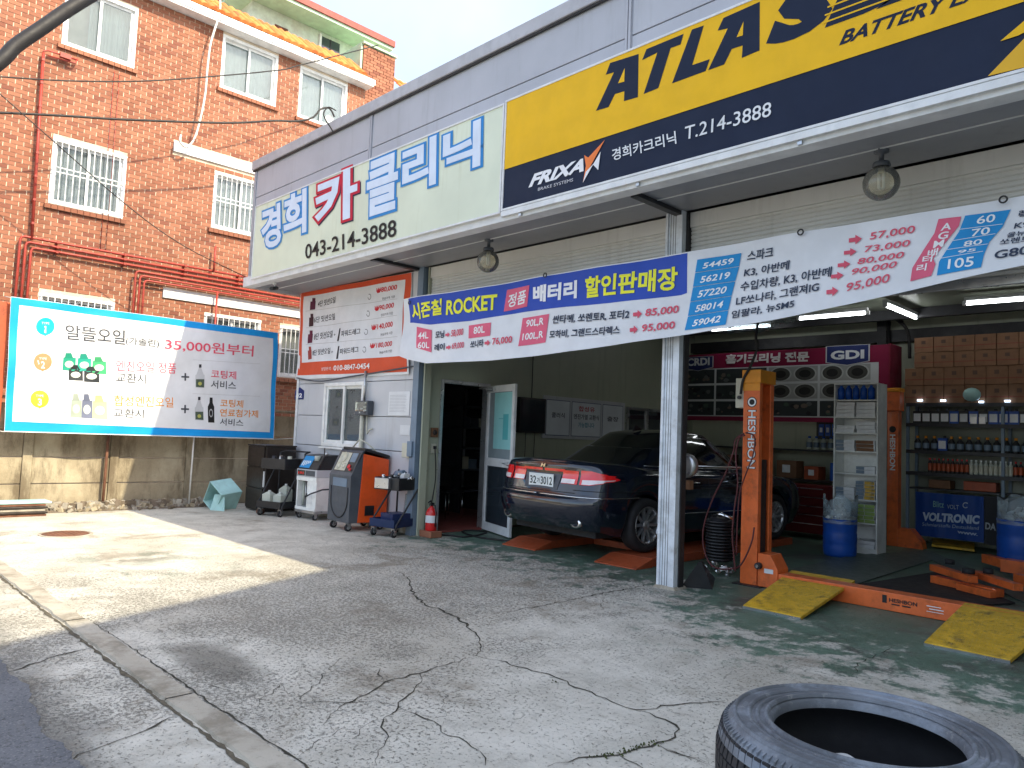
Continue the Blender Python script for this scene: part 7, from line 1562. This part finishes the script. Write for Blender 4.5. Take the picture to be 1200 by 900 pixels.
# things under the shelves
for k, (px, py, w_, h_, m_, lab) in enumerate(((1129, 577, .42, .17, 'orange_dull', 'orange carton lying above the blue banner under the back shelves'), (1088, 577, .3, .16, 'carton', 'brown bag-like carton above the left of the blue banner'), (1205, 577, .4, .2, 'carton', 'brown carton under the back shelves at the right edge'))):
    a = onY(px, py, KY + .1); MB().box(a.x, a.x + w_, KY + .1, KY + .35, .905, .905 + h_ * .8, m_).build('low_box', None, lab, 'box', bev=.01)
MB().box(bs0 - .02, bs1, KY + .06, KY + .46, .875, .90, 'dark_metal').build('shelf_board', bk)
vb = thing('blue_banner', 'deep blue cloth banner lettered VOLTRONIC hanging under the back shelves', 'banner', (-3.3, KY, .5)); VY = KY - .03
def wv_(p): return .010 * math.sin(p.x * 14 + p.z * 5) + .006 * math.sin(p.x * 33)
P = Print('y', VY, wv_); a = onY(1073, 576, VY); b = onY(1153, 636, VY); VB = (.012, .05, .22)
P.mb.grid(lambda u, v: P.off(Vector((a.x + (b.x - a.x) * u, VY, b.z + (a.z - b.z) * v)), 0), 40, 6, INK(VB).name); MATS[INK(VB).name] = INK(VB)
P.text('VOLTRONIC', (1081, 610), (1147.5, 614.5), (1082, 600), (.42, .50, .62), 4, .05); P.text('Schmierstoffe Deutschland', (1081, 616), (1147, 621), (1081.5, 612), (.30, .38, .5), 4); P.text('WWW.', (1122, 625), (1146, 628), (1122, 622), (.42, .50, .62), 4, .04)
P.text('Blitz', (1094, 594), (1106, 595), (1094, 587), (.2, .42, .4), 4); P.text('VOLT', (1110, 596), (1124, 597), (1110, 591), (.35, .42, .5), 4); P.ell((1132, 592), 3.5, 3.5, (.35, .42, .5), 4, 12, .8, 5.6, ring=.3)
P.build('print', vb)
a = onY(1153.5, 590, VY + .02); MATS[INK((.02, .022, .025)).name] = INK((.02, .022, .025))
t = thing('black_banner', 'black panel lettered DA beside the blue banner', 'banner', a); MB().box(a.x, a.x + .6, VY + .02, VY + .03, .15, .85, INK((.02, .022, .025)).name).build('panel', t); P = Print('y', VY + .018); P.text('DA', (1154.5, 620), (1167, 622), (1155, 612), (.4, .42, .44), 1, .03); P.build('print', t)
# black pouch hanging by the far post, hose coil on the floor
random.seed(1)
wire('cable', 'black cable lying in loops on the floor by the open door', 'cable', [(-8.35, 6.75, .015), (-8.1, 6.85, .015), (-7.9, 7.0, .015), (-8.1, 7.55, .015), (-8.4, 7.5, .015), (-8.3, 7.25, .015), (-7.7, 7.1, .015), (-7.2, 7.3, .015)], .012)
# room seen through the office door: chairs and shelves in the dark
os_ = thing('office_shelf', 'dark shelf unit seen through the office doorway', 'shelf', (-10.6, 9, 0))
for k in range(6): MB().box(-10.9, -10.2, 8.8, 10.3, .4 + k * .38, .43 + k * .38, 'grey_plastic').build('shelf_board', os_)
for y_ in (8.8, 9.5, 10.26): MB().box(-10.9, -10.2, y_, y_ + .03, .03, 2.5, 'dark_metal').build('upright', os_)
random.seed(12)
for k in range(14): y_ = 8.85 + (k % 7) * .2; z_ = .431 + (k // 7 * 2 + 1) * .38; MB().box(-10.40, -10.22, y_, y_ + .15, z_, z_ + U(.15, .3), random.choice(['steel_blue', 'grey_plastic', 'cream', 'black_plastic'])).build('folder', None, 'dim folder, %s on the %s row of the office shelf behind the doorway' % (ordw(k % 7), ('lower', 'upper')[k // 7]), 'folder', 'folders in the office')
for k, (x_, y_) in enumerate(((-9.65, 7.55), (-9.75, 8.15))):
    t = thing('office_chair', ('nearer', 'farther')[k] + ' metal-legged chair inside the dark office doorway', 'chair', (x_, y_, .03))
    MB().box(x_ - .2, x_ + .2, y_ - .2, y_ + .2, .45, .49, 'black_plastic').build('seat', t, bev=.01); MB().box(x_ - .2, x_ - .17, y_ - .2, y_ + .2, .55, .9, 'black_plastic').build('backrest', t, bev=.01)
    for a_ in (-.18, .18):
        for b_ in (-.18, .18): MB().tube([(x_ + a_, y_ + b_, .03), (x_ + a_ * .95, y_ + b_, .449)], .011, 6, 'chrome').build('leg', t)
